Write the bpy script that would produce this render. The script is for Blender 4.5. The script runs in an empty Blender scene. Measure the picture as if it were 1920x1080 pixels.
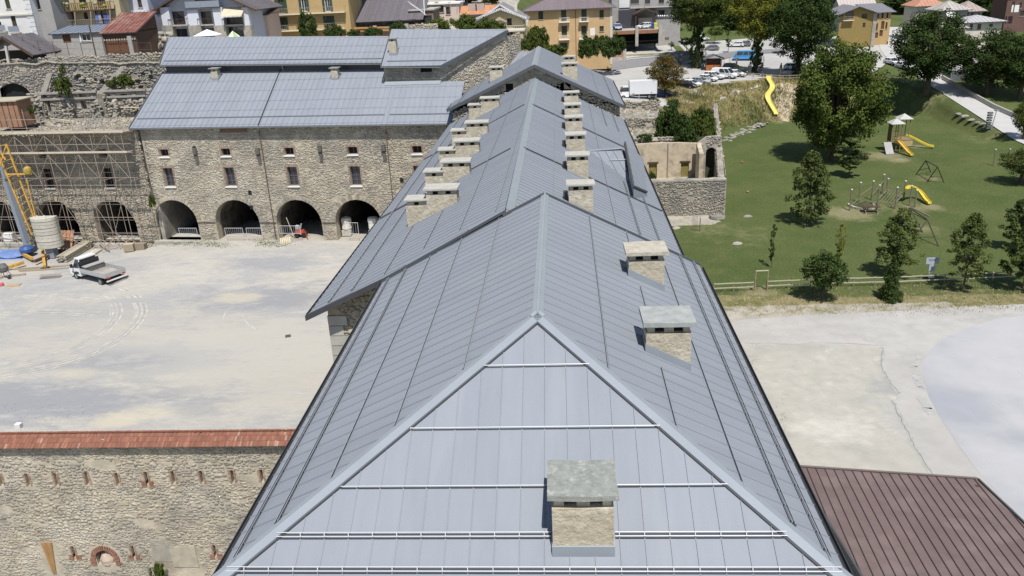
import bpy, bmesh, math, random
import numpy as np
from mathutils import Vector, Matrix
from mathutils.geometry import tessellate_polygon
rnd = random.Random(7)
R_ = math.radians
scene = bpy.context.scene
COL = scene.collection

# ------------------------------------------------------------------ camera, sky, sun, exposure
CAM_H = 30.0
FPX = 1510.0
_yaw, _pit, _rol = R_(4.1), R_(21.45), R_(2.8)
_fw = Vector((-math.sin(_yaw)*math.cos(_pit), math.cos(_yaw)*math.cos(_pit), -math.sin(_pit)))
_rt = Vector((math.cos(_yaw), math.sin(_yaw), 0))
_dn = _fw.cross(_rt)
_c, _s = math.cos(_rol), math.sin(_rol)
_rt, _dn = _rt*_c + _dn*_s, _dn*_c - _rt*_s
cam_data = bpy.data.cameras.new('camera')
cam = bpy.data.objects.new('camera', cam_data)
COL.objects.link(cam)
_m = Matrix.Identity(4)
for _i, _v in enumerate((_rt, -_dn, -_fw)):
    for _j in range(3):
        _m[_j][_i] = _v[_j]
_m.translation = Vector((0, 0, CAM_H))
cam.matrix_world = _m
cam_data.sensor_width = 36
cam_data.lens = 36*FPX/1920
cam_data.clip_start = 0.5
cam_data.clip_end = 5000
scene.camera = cam

SUN_EL, SUN_AZX, SUN_AZY = 61.0, 0.24, -0.97          # direction towards the sun (behind the camera, to the right)
_h = math.hypot(SUN_AZX, SUN_AZY)
sdir = Vector((SUN_AZX/_h*math.cos(R_(SUN_EL)), SUN_AZY/_h*math.cos(R_(SUN_EL)), math.sin(R_(SUN_EL))))
world = bpy.data.worlds.new('World'); scene.world = world; world.use_nodes = True
wn = world.node_tree.nodes; wl = world.node_tree.links
sky = wn.new('ShaderNodeTexSky'); sky.sky_type = 'NISHITA'; sky.sun_disc = False
sky.sun_elevation = R_(SUN_EL); sky.sun_rotation = math.atan2(SUN_AZX, SUN_AZY)
sky.altitude = 900
wl.new(sky.outputs[0], wn['Background'].inputs[0]); wn['Background'].inputs[1].default_value = 0.10
sl = bpy.data.lights.new('sun', 'SUN'); sl.energy = 4.6; sl.angle = R_(0.5); sl.color = (1, 0.955, 0.89)
so = bpy.data.objects.new('sun', sl); COL.objects.link(so)
so.rotation_euler = sdir.to_track_quat('Z', 'Y').to_euler()
scene.view_settings.view_transform = 'Standard'
scene.view_settings.look = 'None'
scene.view_settings.gamma = 1
scene.view_settings.use_curve_mapping = False
scene.view_settings.exposure = 0.25
scene.cycles.max_bounces = 6
scene.cycles.transparent_max_bounces = 6

# ------------------------------------------------------------------ where a point of the photograph stands in the place
def ray(px, py):
    return _rt*((px-960)/FPX) + _dn*((py-540)/FPX) + _fw
def atz(px, py, z):
    d = ray(px, py); t = (z-CAM_H)/d.z
    return Vector((0, 0, CAM_H)) + d*t
def aty(px, py, Y):
    d = ray(px, py); return Vector((0, 0, CAM_H)) + d*(Y/d.y)

def sstep(a, b, x):
    t = np.clip((x-a)/(b-a), 0, 1); return t*t*(3-2*t)

FIELD = [(-60,-80),(-60,121),(23.2,121),(28.5,150),(35,155),(41,158),(52,163),(60,168),(67,170),(70.5,160),(71,140),(70.5,120),(69,100),(67,72),(300,60),(300,-80)]
def _dist_out(x, y):
    x = np.asarray(x, float); y = np.asarray(y, float)
    d = np.full(x.shape, 1e9); ins = np.zeros(x.shape, bool)
    n = len(FIELD)
    for i in range(n):
        ax, ay = FIELD[i]; bx, by = FIELD[(i+1) % n]
        vx, vy = bx-ax, by-ay
        t = np.clip(((x-ax)*vx+(y-ay)*vy)/(vx*vx+vy*vy), 0, 1)
        d = np.minimum(d, np.hypot(x-ax-t*vx, y-ay-t*vy))
        c = ((ay > y) != (by > y)) & (x < (bx-ax)*(y-ay)/((by-ay) if by != ay else 1e-9)+ax)
        ins ^= c
    return np.where(ins, 0, d)
def terr(x, y):
    """height of the ground: lawn and yard at 0, car-park terrace at 7, the upper village street at 20"""
    x = np.asarray(x, float); y = np.asarray(y, float)
    d = _dist_out(x, y)
    e = sstep(60, 71, x)
    P = 7*(1-e)+e*(.9+6.1*np.clip((y-134)/56, 0, 1))
    S = sstep(0, 13-10.5*e, d)
    terrace = np.where(d < 1.5, d/1.5*0.7, 0.7+0.3*sstep(1.5, 26, d))
    wt = sstep(31, 26, x)
    S = S*(1-wt)+terrace*wt
    zr = P*S + np.maximum(0, y-205)*0.05 + 3.0*sstep(190, 206, y)*sstep(40, 28, x)
    v = (x+12.5)*.104+(y-89)*.9946; u = (x+12.5)*-.9946+(y-89)*.104
    v0 = 9.4+8*(u < 38.5)
    zl = 13.2*np.clip((v-v0)/.8, 0, 1) + 6.8*sstep(114.6, 115.6, y)
    zl = zl + np.maximum(0, y-150)*0.06
    x0 = -16.0; x1 = 3+6*sstep(150, 205, y)
    w = sstep(x0, x1, x)
    z = zl*(1-w)+zr*w
    z = z + np.where((x < -8) & (v < 9), 1.0*sstep(74, 90, y)*sstep(-62, -40, x), 0)
    z = z + np.maximum(0, y-280)**2*0.00055
    return z
def tz(x, y):
    return float(terr(np.array([x]), np.array([y]))[0])
def gnd(px, py, far=900.0):
    """the point where the sight line through a pixel first meets the ground"""
    d = ray(px, py)
    ys = np.arange(12.0, far, 0.5)
    t = ys/d.y
    X = d.x*t; Z = CAM_H+d.z*t
    k = np.where(Z < terr(X, ys))[0]
    i = int(k[0]) if len(k) else len(ys)-1
    y1 = ys[i]; y0 = y1-0.5
    for _ in range(12):
        ym = (y0+y1)/2; tt = ym/d.y
        if CAM_H+d.z*tt < tz(d.x*tt, ym): y1 = ym
        else: y0 = ym
    tt = y1/d.y
    return Vector((d.x*tt, y1, tz(d.x*tt, y1)))

# ------------------------------------------------------------------ materials
MATS = {}
def add_spots(n, l, P, base, spots):
    """stains with soft ragged edges at given places: (x, y, rx, ry, colour, strength)"""
    if not spots: return base
    sx = n.new('ShaderNodeSeparateXYZ'); l.new(P, sx.inputs[0])
    t = n.new('ShaderNodeTexNoise'); t.inputs['Scale'].default_value = .35; t.inputs['Detail'].default_value = 8; t.inputs['Roughness'].default_value = .72
    mp = n.new('ShaderNodeMapping'); mp.inputs['Scale'].default_value = (.7, 1.5, 1); l.new(P, mp.inputs[0]); l.new(mp.outputs[0], t.inputs['Vector'])
    def M(op, a, b=None, c=None):
        x = n.new('ShaderNodeMath'); x.operation = op
        for k, v in enumerate((a, b, c)):
            if v is None: continue
            if isinstance(v, (int, float)): x.inputs[k].default_value = v
            else: l.new(v, x.inputs[k])
        return x.outputs[0]
    nz = M('MULTIPLY', M('SUBTRACT', t.outputs['Fac'], .5), 4.2)
    for cx, cy, rx, ry, col, k in spots:
        a = M('DIVIDE', M('SUBTRACT', sx.outputs[0], cx), rx); b = M('DIVIDE', M('SUBTRACT', sx.outputs[1], cy), ry)
        d = M('ADD', M('SQRT', M('ADD', M('MULTIPLY', a, a), M('MULTIPLY', b, b))), nz)
        r = n.new('ShaderNodeMapRange'); r.interpolation_type = 'SMOOTHSTEP'; r.inputs['From Min'].default_value = 1.35; r.inputs['From Max'].default_value = .35; r.inputs['To Max'].default_value = k
        l.new(d, r.inputs['Value'])
        x = n.new('ShaderNodeMix'); x.data_type = 'RGBA'; l.new(r.outputs['Result'], x.inputs[0])
        if isinstance(base, tuple): x.inputs[6].default_value = (*base[:3], 1)
        else: l.new(base, x.inputs[6])
        x.inputs[7].default_value = (*col, 1); base = x.outputs[2]
    return base
def spot(px, py, rx, ry, col, k=1.0):
    p = atz(px, py, 0); return (p.x, p.y, rx, ry, col, k)
def mat(name, col, rough=0.8, var=0.12, scale=1.5, bump=0.0, bscale=None, metal=0.0, attr=None, objvar=0.0, col2=None, c2scale=0.4, c2thr=(0.45, 0.65), spec=0.4, detail=4, stretch=None, trans=0.0, c3=None, c3scale=3.0, c3thr=(0.6, 0.7), spots=()):
    if name in MATS: return MATS[name]
    m = bpy.data.materials.new(name); m.use_nodes = True
    n = m.node_tree.nodes; l = m.node_tree.links; b = n['Principled BSDF']
    b.inputs['Roughness'].default_value = rough; b.inputs['Metallic'].default_value = metal
    b.inputs['Specular IOR Level'].default_value = spec
    tc = n.new('ShaderNodeTexCoord'); src = tc.outputs['Object']
    geo = n.new('ShaderNodeNewGeometry'); src = geo.outputs['Position']
    if stretch:
        mp = n.new('ShaderNodeMapping'); mp.inputs['Scale'].default_value = stretch
        l.new(src, mp.inputs['Vector']); src = mp.outputs['Vector']
    def noise(sc, det=4, rg=0.55):
        t = n.new('ShaderNodeTexNoise'); t.inputs['Scale'].default_value = sc; t.inputs['Detail'].default_value = det
        t.inputs['Roughness'].default_value = rg
        l.new(src, t.inputs['Vector']); return t.outputs['Fac']
    def ramp(sock, a, bb):
        r = n.new('ShaderNodeMapRange'); r.inputs['From Min'].default_value = a; r.inputs['From Max'].default_value = bb
        r.interpolation_type = 'SMOOTHSTEP'
        l.new(sock, r.inputs['Value']); return r.outputs['Result']
    def mix(f, a, c, mode='MIX'):
        x = n.new('ShaderNodeMix'); x.data_type = 'RGBA'; x.blend_type = mode
        if isinstance(f, float): x.inputs[0].default_value = f
        else: l.new(f, x.inputs[0])
        for k, v in ((6, a), (7, c)):
            if isinstance(v, tuple): x.inputs[k].default_value = (*v[:3], 1)
            else: l.new(v, x.inputs[k])
        return x.outputs[2]
    base = tuple(col)
    if attr:
        at = n.new('ShaderNodeAttribute'); at.attribute_name = attr; base = mix(1.0, base, at.outputs['Color'], 'MULTIPLY')
    if col2: base = mix(ramp(noise(c2scale, 5), *c2thr), base, tuple(col2))
    if c3: base = mix(ramp(noise(c3scale, 3), *c3thr), base, tuple(c3))
    base = add_spots(n, l, geo.outputs['Position'], base, spots)
    def gain(sock, lo, hi):
        r = n.new('ShaderNodeMapRange'); r.inputs['From Min'].default_value = 0.25; r.inputs['From Max'].default_value = 0.75
        r.inputs['To Min'].default_value = lo; r.inputs['To Max'].default_value = hi
        l.new(sock, r.inputs['Value']); return r.outputs['Result']
    if var:
        base = mix(1.0, base, gain(noise(scale, detail), 1-var, 1+var), 'MULTIPLY')
    if objvar:
        oi = n.new('ShaderNodeObjectInfo')
        r = n.new('ShaderNodeMapRange'); r.inputs['To Min'].default_value = 1-objvar; r.inputs['To Max'].default_value = 1+objvar
        l.new(oi.outputs['Random'], r.inputs['Value']); base = mix(1.0, base, r.outputs['Result'], 'MULTIPLY')
    if isinstance(base, tuple): b.inputs['Base Color'].default_value = (*base[:3], 1)
    else: l.new(base, b.inputs['Base Color'])
    if bump:
        bn = n.new('ShaderNodeBump'); bn.inputs['Strength'].default_value = 1.0; bn.inputs['Distance'].default_value = bump
        l.new(noise(bscale or scale*3, 5, 0.65), bn.inputs['Height']); l.new(bn.outputs['Normal'], b.inputs['Normal'])
    if trans:
        tr = n.new('ShaderNodeBsdfTranslucent'); ms = n.new('ShaderNodeMixShader'); ms.inputs[0].default_value = trans
        if not isinstance(base, tuple): l.new(base, tr.inputs['Color'])
        else: tr.inputs['Color'].default_value = (*base[:3], 1)
        l.new(b.outputs[0], ms.inputs[1]); l.new(tr.outputs[0], ms.inputs[2]); l.new(ms.outputs[0], n['Material Output'].inputs['Surface'])
    MATS[name] = m
    return m

ZINC = mat('zinc', (.238, .258, .29), .58, .03, 2.4, objvar=.022, spec=.22, col2=(.225, .245, .277), c2scale=.35, c2thr=(.35, .68), c3=(.25, .268, .296), c3scale=.8, c3thr=(.5, .75), stretch=(.28, 1.6, .28), bump=.012, bscale=.8)
ZINC_X = mat('zinc_across', (.238, .258, .29), .58, .03, 2.4, objvar=.022, spec=.22, col2=(.225, .245, .277), c2scale=.35, c2thr=(.35, .68), c3=(.25, .268, .296), c3scale=.8, c3thr=(.5, .75), stretch=(1.6, .28, .28), bump=.012, bscale=.8)
ZINC_C = mat('zinc_cap', (.25, .278, .308), .45, .05, 1.0, spec=.4)
ZINC_D = mat('zinc_dark', (.06, .066, .075), .5, .1, 1.0)
RAIL = mat('galvanised_rail', (.52, .53, .55), .45, .05, 2, metal=.1)
RAIL_D = mat('shaded_rail', (.27, .285, .31), .5, .08, 2)  # darker rail copy: weaker sun on the side slopes painted into the colour
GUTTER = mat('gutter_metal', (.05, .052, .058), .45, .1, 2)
FASCIA = mat('fascia', (.075, .08, .09), .6, .1, 2)
PLASTER_CH = mat('chimney_render', (.42, .375, .285), .95, .24, 4.0, bump=.07, bscale=6, col2=(.5, .465, .385), c2scale=1.6, c2thr=(.5, .7), detail=8)
SLAB = mat('stone_slab', (.25, .262, .24), .9, .25, 5, bump=.03, bscale=9, col2=(.36, .355, .32), c2scale=7, c2thr=(.55, .7), detail=8)
DARK = mat('dark_void', (.012, .012, .012), .9, 0)  # near-black colour standing in for the unlit depth of openings
MORTAR = mat('lime_mortar', (.41, .366, .286), .95, .24, 1.6, bump=.05, bscale=5, col2=(.31, .275, .215), c2scale=.35, detail=8)
MORTAR2 = mat('grey_mortar', (.33, .305, .26), .95, .25, 1.6, bump=.05, bscale=5, col2=(.22, .21, .18), c2scale=.3, detail=8)
STONE = mat('rubble_stone', (.385, .345, .272), .92, .22, 1.6, bump=.03, bscale=9, attr='tint', detail=8, col2=(.27, .25, .21), c2scale=.3, c2thr=(.4, .62), c3=(.42, .385, .32), c3scale=.22, c3thr=(.52, .68))
STONE_G = mat('grey_rubble_stone', (.3, .275, .23), .92, .22, 1.6, bump=.03, bscale=9, attr='tint', detail=8, col2=(.22, .21, .19), c2scale=.4, c3=(.38, .34, .26), c3scale=.3)
BRICK = mat('brick', (.25, .13, .09), .9, .2, 5, bump=.01, bscale=15, objvar=.2)
TILE = mat('clay_tile', (.21, .092, .06), .8, .14, 3, attr='tint', objvar=.12)
WHITE = mat('white_paint', (.72, .72, .7), .6, .04, 2)
WOOD = mat('weathered_wood', (.3, .25, .18), .85, .2, 4, stretch=(1, 1, 4))
WOOD_D = mat('dark_wood', (.075, .045, .03), .8, .2, 4)
WOOD_L = mat('pale_wood', (.52, .46, .33), .8, .15, 4)
STEEL = mat('scaffold_steel', (.36, .305, .25), .5, .15, 4, metal=.3)
YEL = mat('yellow_paint', (.55, .32, .05), .55, .25, 3, col2=(.36, .22, .08), c2scale=2.5)
YPL = mat('yellow_plastic', (.62, .48, .06), .5, .15, 2)
GREYP = mat('grey_paint', (.22, .25, .29), .5, .08, 2)
CONC = mat('concrete', (.4, .38, .34), .9, .12, 2, bump=.01, bscale=10, col2=(.33, .32, .29), c2scale=.8)
GLASS = mat('window_glass', (.03, .04, .05), .08, 0, spec=.8)
RUB = mat('rubber', (.02, .02, .02), .8, 0)
CHROME = mat('headlight_glass', (.6, .62, .65), .15, 0, spec=.8)
TLRED = mat('tail_light', (.35, .02, .02), .25, 0)
BARK = mat('bark', (.09, .07, .05), .95, .3, 5, bump=.03, bscale=12)
def leafmat(name, c, c2): return mat(name, c, .8, .25, 1.3, attr='tint', objvar=.12, col2=c2, c2scale=.5, trans=.14, spec=.08)
LEAF = leafmat('leaf_green', (.064, .096, .022), (.088, .112, .026))
LEAF_D = leafmat('leaf_dark', (.04, .068, .02), (.055, .082, .024))
LEAF_Y = leafmat('leaf_yellow_green', (.13, .15, .024), (.16, .155, .03))
LEAF_B = leafmat('leaf_browning', (.1, .09, .025), (.14, .085, .03))
LEAF_G = leafmat('leaf_grey_green', (.08, .11, .034), (.105, .13, .045))
DRYG = mat('dry_grass_blades', (.33, .27, .12), .9, .2, 1.0, attr='tint')

# ------------------------------------------------------------------ mesh helpers
def link(o, parent=None):
    COL.objects.link(o)
    if parent is not None: o.parent = parent
    return o
def props(o, label=None, cat=None, group=None, kind=None):
    if label: o['label'] = label
    if cat: o['category'] = cat
    if group: o['group'] = group
    if kind: o['kind'] = kind
    return o
def thing(name, label, cat, loc=(0, 0, 0), rz=0, group=None):
    o = bpy.data.objects.new(name, None); o.empty_display_size = .3
    COL.objects.link(o); o.location = loc; o.rotation_euler = (0, 0, rz)
    o.matrix_world = Matrix.Translation(Vector(loc)) @ Matrix.Rotation(rz, 4, 'Z')
    return props(o, label, cat, group)
def root_inv(parent):
    m = Matrix.Identity(4); p = parent
    chain = []
    while p is not None:
        chain.append(p); p = p.parent
    for p in reversed(chain):
        m = m @ Matrix.LocRotScale(p.location, p.rotation_euler, p.scale)
    return m.inverted()

class MB:
    def __init__(s): s.v = []; s.f = []; s.m = []; s.cm = 0; s.t = []; s.ct = (1, 1, 1)
    def add(s, vs, fs, M=None):
        k = len(s.v)
        for p in vs:
            p = Vector(p)
            if M is not None: p = M @ p
            s.v.append(p); s.t.append(s.ct)
        for f in fs: s.f.append([i+k for i in f]); s.m.append(s.cm)
        return s
    def box(s, x0, y0, z0, x1, y1, z1, M=None):
        vs = [(x0,y0,z0),(x1,y0,z0),(x1,y1,z0),(x0,y1,z0),(x0,y0,z1),(x1,y0,z1),(x1,y1,z1),(x0,y1,z1)]
        return s.add(vs, [(0,3,2,1),(4,5,6,7),(0,1,5,4),(1,2,6,5),(2,3,7,6),(3,0,4,7)], M)
    def cbox(s, c, sx, sy, sz, M=None): return s.box(c[0]-sx/2, c[1]-sy/2, c[2]-sz/2, c[0]+sx/2, c[1]+sy/2, c[2]+sz/2, M)
    def hull8(s, bot, top, M=None):
        n = len(bot)
        return s.add(list(bot)+list(top), [tuple(range(n))[::-1], tuple(range(n, 2*n))]+[(i, (i+1) % n, (i+1) % n+n, i+n) for i in range(n)], M)
    def bar(s, a, b, w, h=None, up=(0, 0, 1), M=None):
        a = Vector(a); b = Vector(b); h = w if h is None else h
        d = (b-a); L = d.length
        if L < 1e-6: return s
        d /= L; up = Vector(up)
        x = d.cross(up)
        if x.length < 1e-4: x = d.cross(Vector((1, 0, 0)))
        x.normalize(); y = x.cross(d)
        q = [a+x*i*w/2+y*j*h/2 for i, j in ((-1,-1),(1,-1),(1,1),(-1,1))]
        return s.hull8(q, [p+d*L for p in q], M)
    def tube(s, a, b, r, n=6, r2=None, M=None):
        a = Vector(a); b = Vector(b); d = b-a
        if d.length < 1e-6: return s
        d.normalize(); x = d.orthogonal().normalized(); y = d.cross(x); r2 = r if r2 is None else r2
        A = [a+(x*math.cos(k*6.28318/n)+y*math.sin(k*6.28318/n))*r for k in range(n)]
        B = [b+(x*math.cos(k*6.28318/n)+y*math.sin(k*6.28318/n))*r2 for k in range(n)]
        return s.hull8(A, B, M)
    def poly(s, pts, M=None): return s.add(pts, [tuple(range(len(pts)))], M)
    def slab(s, pts, dn, M=None):
        pts = [Vector(p) for p in pts]; dn = Vector(dn)
        return s.hull8([p+dn for p in pts], pts, M)
    def lathe(s, prof, n=12, c=(0, 0, 0), M=None):
        vs = []; fs = []
        for r, z in prof:
            for k in range(n): vs.append((c[0]+r*math.cos(k*6.28318/n), c[1]+r*math.sin(k*6.28318/n), c[2]+z))
        for i in range(len(prof)-1):
            for k in range(n): fs.append((i*n+k, i*n+(k+1) % n, (i+1)*n+(k+1) % n, (i+1)*n+k))
        fs.append(tuple(range(n))[::-1]); fs.append(tuple((len(prof)-1)*n+k for k in range(n)))
        return s.add(vs, fs, M)
    def build(s, name, mats, parent=None, world=True, loc=None, rz=0, smooth=False, tint=False, **kw):
        if not isinstance(mats, (list, tuple)): mats = [mats]
        me = bpy.data.meshes.new(name)
        if parent is not None and world:
            M = root_inv(parent); vs = [M @ v for v in s.v]
        else: vs = s.v
        me.from_pydata([tuple(v) for v in vs], [], s.f)
        for m in mats: me.materials.append(m)
        if len(mats) > 1: me.polygons.foreach_set('material_index', s.m)
        if smooth: me.polygons.foreach_set('use_smooth', [True]*len(s.f))
        if tint:
            a = me.color_attributes.new('tint', 'FLOAT_COLOR', 'POINT')
            a.data.foreach_set('color', [c for t in s.t for c in (*t, 1)])
        me.update()
        o = bpy.data.objects.new(name, me); link(o, parent)
        if loc is not None: o.location = loc
        if rz: o.rotation_euler = (0, 0, rz)
        return props(o, **kw)

def fast_obj(name, V, F, m, parent=None, tint=None, world=True, smooth=False, **kw):
    """V (n,3) float, F (m,k) int faces of one size"""
    V = np.asarray(V, np.float64)
    if parent is not None and world:
        M = np.array(root_inv(parent)); V = V @ M[:3, :3].T + M[:3, 3]
    me = bpy.data.meshes.new(name); k = F.shape[1]
    me.vertices.add(len(V)); me.vertices.foreach_set('co', V.astype(np.float32).ravel())
    me.loops.add(F.size); me.loops.foreach_set('vertex_index', F.astype(np.int32).ravel())
    me.polygons.add(len(F)); me.polygons.foreach_set('loop_start', np.arange(0, F.size, k, dtype=np.int32))
    me.polygons.foreach_set('loop_total', np.full(len(F), k, np.int32))
    if smooth: me.polygons.foreach_set('use_smooth', np.ones(len(F), bool))
    me.materials.append(m)
    me.update(calc_edges=True)
    if tint is not None:
        a = me.color_attributes.new('tint', 'FLOAT_COLOR', 'POINT')
        t = np.ones((len(V), 4), np.float32); t[:, :3] = tint; a.data.foreach_set('color', t.ravel())
    o = bpy.data.objects.new(name, me); link(o, parent)
    return props(o, **kw)

def copy_tree(o, parent=None):
    c = o.copy(); COL.objects.link(c); c.parent = parent
    for ch in list(o.children): copy_tree(ch, c)
    return c

# a wall with real openings: outline and holes in (u, z), front face plus thickness
def wall(name, m, parent, org, ud, nd, outline, holes, thick, mb=None, **kw):
    org = Vector(org); ud = Vector(ud); nd = Vector(nd)
    loops = [outline]+list(holes)
    flat = [p for lp in loops for p in lp]
    tri = tessellate_polygon([[Vector((p[0], p[1], 0)) for p in lp] for lp in loops])
    front = [org+ud*p[0]+Vector((0, 0, p[1])) for p in flat]
    n = len(flat); back = [p-nd*thick for p in front]
    fs = []
    for t in tri:
        a, b, c = (Vector((flat[i][0], flat[i][1], 0)) for i in t)
        fs.append(tuple(t)); fs.append(tuple(i+n for i in t[::-1]))
    k = 0
    for lp in loops:
        L = len(lp)
        for i in range(L):
            a = k+i; b = k+(i+1) % L
            fs.append((a, b, b+n, a+n))
        k += L
    w = mb or MB(); w.add(front+back, fs)
    if mb: return w
    return w.build(name, m, parent, **kw)
def rect(u0, z0, u1, z1): return [(u0, z0), (u1, z0), (u1, z1), (u0, z1)]
def archp(uc, z0, zs, r, n=10, k=1.0):
    return [(uc-r, z0)]+[(uc+r, z0)]+[(uc+r*math.cos(a), zs+r*k*math.sin(a)) for a in [math.pi*i/n for i in range(n+1)]]

# rubble stones bedded in a wall face
def stone_field(rs, u0, u1, z0, z1, size, skip=None, ragged=None):
    out = []
    z = z0
    while z < z1:
        h = size*rs.uniform(.42, .85); u = u0+rs.uniform(-.3, 0)
        while u < u1:
            w = h*rs.uniform(.8, 2.2)*(1 if rs.random() > .15 else 1.6)
            uc = u+w/2; zc = z+h/2+rs.uniform(-.38, .38)*h+.25*h*math.sin(uc*1.3+z*.9)
            if rs.random() < .06 or math.sin(uc*.53+z*1.1)*math.cos(uc*.31-z*.7) > .9: u += w; continue
            if uc < u1 and not (skip and skip(uc, zc, w, h)): out.append((uc, zc, w*rs.uniform(.95, 1.35), h*rs.uniform(.95, 1.6)))
            u += w
        z += h
    return out
def stones_arrays(st, org, ud, nd, depth, rs):
    N = len(st); st = np.array(st); K = 6
    th = (np.arange(K)/K*2*np.pi)[None, :]+rs.uniform(0, 6, (N, 1))*0+rs.uniform(-.42, .42, (N, K))
    sq = 1/np.maximum(np.abs(np.cos(th)), np.abs(np.sin(th)))**.55
    rr = rs.uniform(.72, 1.12, (N, K))*sq*.5
    du = np.cos(th)*rr*st[:, 2:3]; dz = np.sin(th)*rr*st[:, 3:4]
    tilt = rs.uniform(-.3, .3, (N, 1))
    d = depth*rs.uniform(.4, 1.3, (N, 1))
    U = []; Z = []; D = []
    U.append(st[:, 0:1]+du); Z.append(st[:, 1:2]+dz+tilt*du); D.append(np.full((N, K), -.02))
    U.append(st[:, 0:1]+du*.86); Z.append(st[:, 1:2]+dz*.86+tilt*du); D.append(d*rs.uniform(.65, 1.0, (N, K)))
    U.append(st[:, 0:1]); Z.append(st[:, 1:2]); D.append(d*rs.uniform(.8, 1.1, (N, 1)))
    U = np.concatenate(U, 1); Z = np.concatenate(Z, 1); D = np.concatenate(D, 1)
    org = np.array(org); ud = np.array(ud); nd = np.array(nd)
    V = org+U[..., None]*ud+D[..., None]*nd; V[..., 2] += Z
    f = []
    for k in range(K):
        k2 = (k+1) % K
        f += [(k, k2, K+k2), (k, K+k2, K+k), (K+k, K+k2, 2*K)]
    f = np.array(f)
    F = (f[None]+(np.arange(N)*(2*K+1))[:, None, None]).reshape(-1, 3)
    return V, F, f
def stone_tints(N, rs, warm=.04, var=.14, patch=None):
    g = rs.uniform(1-var, 1+var, N)
    dark = rs.random(N) < .1; g[dark] *= .74
    w = rs.uniform(-warm, warm, N)
    return np.stack([g*(1+w), g, g*(1-w*1.4)], 1)
def stone_wall(name, st, org, ud, nd, depth, parent, seed=1, m=None, singles=0, **kw):
    if not st: return
    rs = np.random.RandomState(seed)
    m = m or (STONE_G if parent.name.startswith(('ruined_wall', 'roofless')) else STONE)
    if singles:
        st = sorted(st, key=lambda s: -s[2]*s[3])
        one, st = st[:singles], st[singles:]
        protos = []
        for k in range(8):
            V, F, f = stones_arrays([(0, 0, 1, 1)], (0, 0, 0), (1, 0, 0), (0, -1, 0), 1, rs)
            protos.append((V[0], f))
        tn = stone_tints(8, rs)
        meshes = []
        U = Vector(ud); Nn = Vector(nd)
        base = Matrix((( U.x, -Nn.x, 0, 0), (U.y, -Nn.y, 0, 0), (U.z, -Nn.z, 1, 0), (0, 0, 0, 1)))
        for k, (V, f) in enumerate(protos):
            o = fast_obj('stone', V, f, m, None, tint=tn[k][None]); meshes.append(o.data); bpy.data.objects.remove(o)
        inv = root_inv(parent)
        for i, s in enumerate(one):
            o = bpy.data.objects.new('stone', meshes[i % 8]); link(o, parent)
            M = inv @ Matrix.Translation(Vector(org)+U*s[0]+Vector((0, 0, s[1]))) @ base @ Matrix.Diagonal((s[2], depth*1.1, s[3], 1))
            o.location, o.rotation_euler, o.scale = M.to_translation(), M.to_euler(), M.to_scale()
    if st:
        V, F, f = stones_arrays(st, org, ud, nd, depth, rs)
        t = np.repeat(stone_tints(len(st), rs), V.shape[1], 0)
        fast_obj(name, V.reshape(-1, 3), F, m, parent, tint=t, kind='stuff', **kw)

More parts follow.
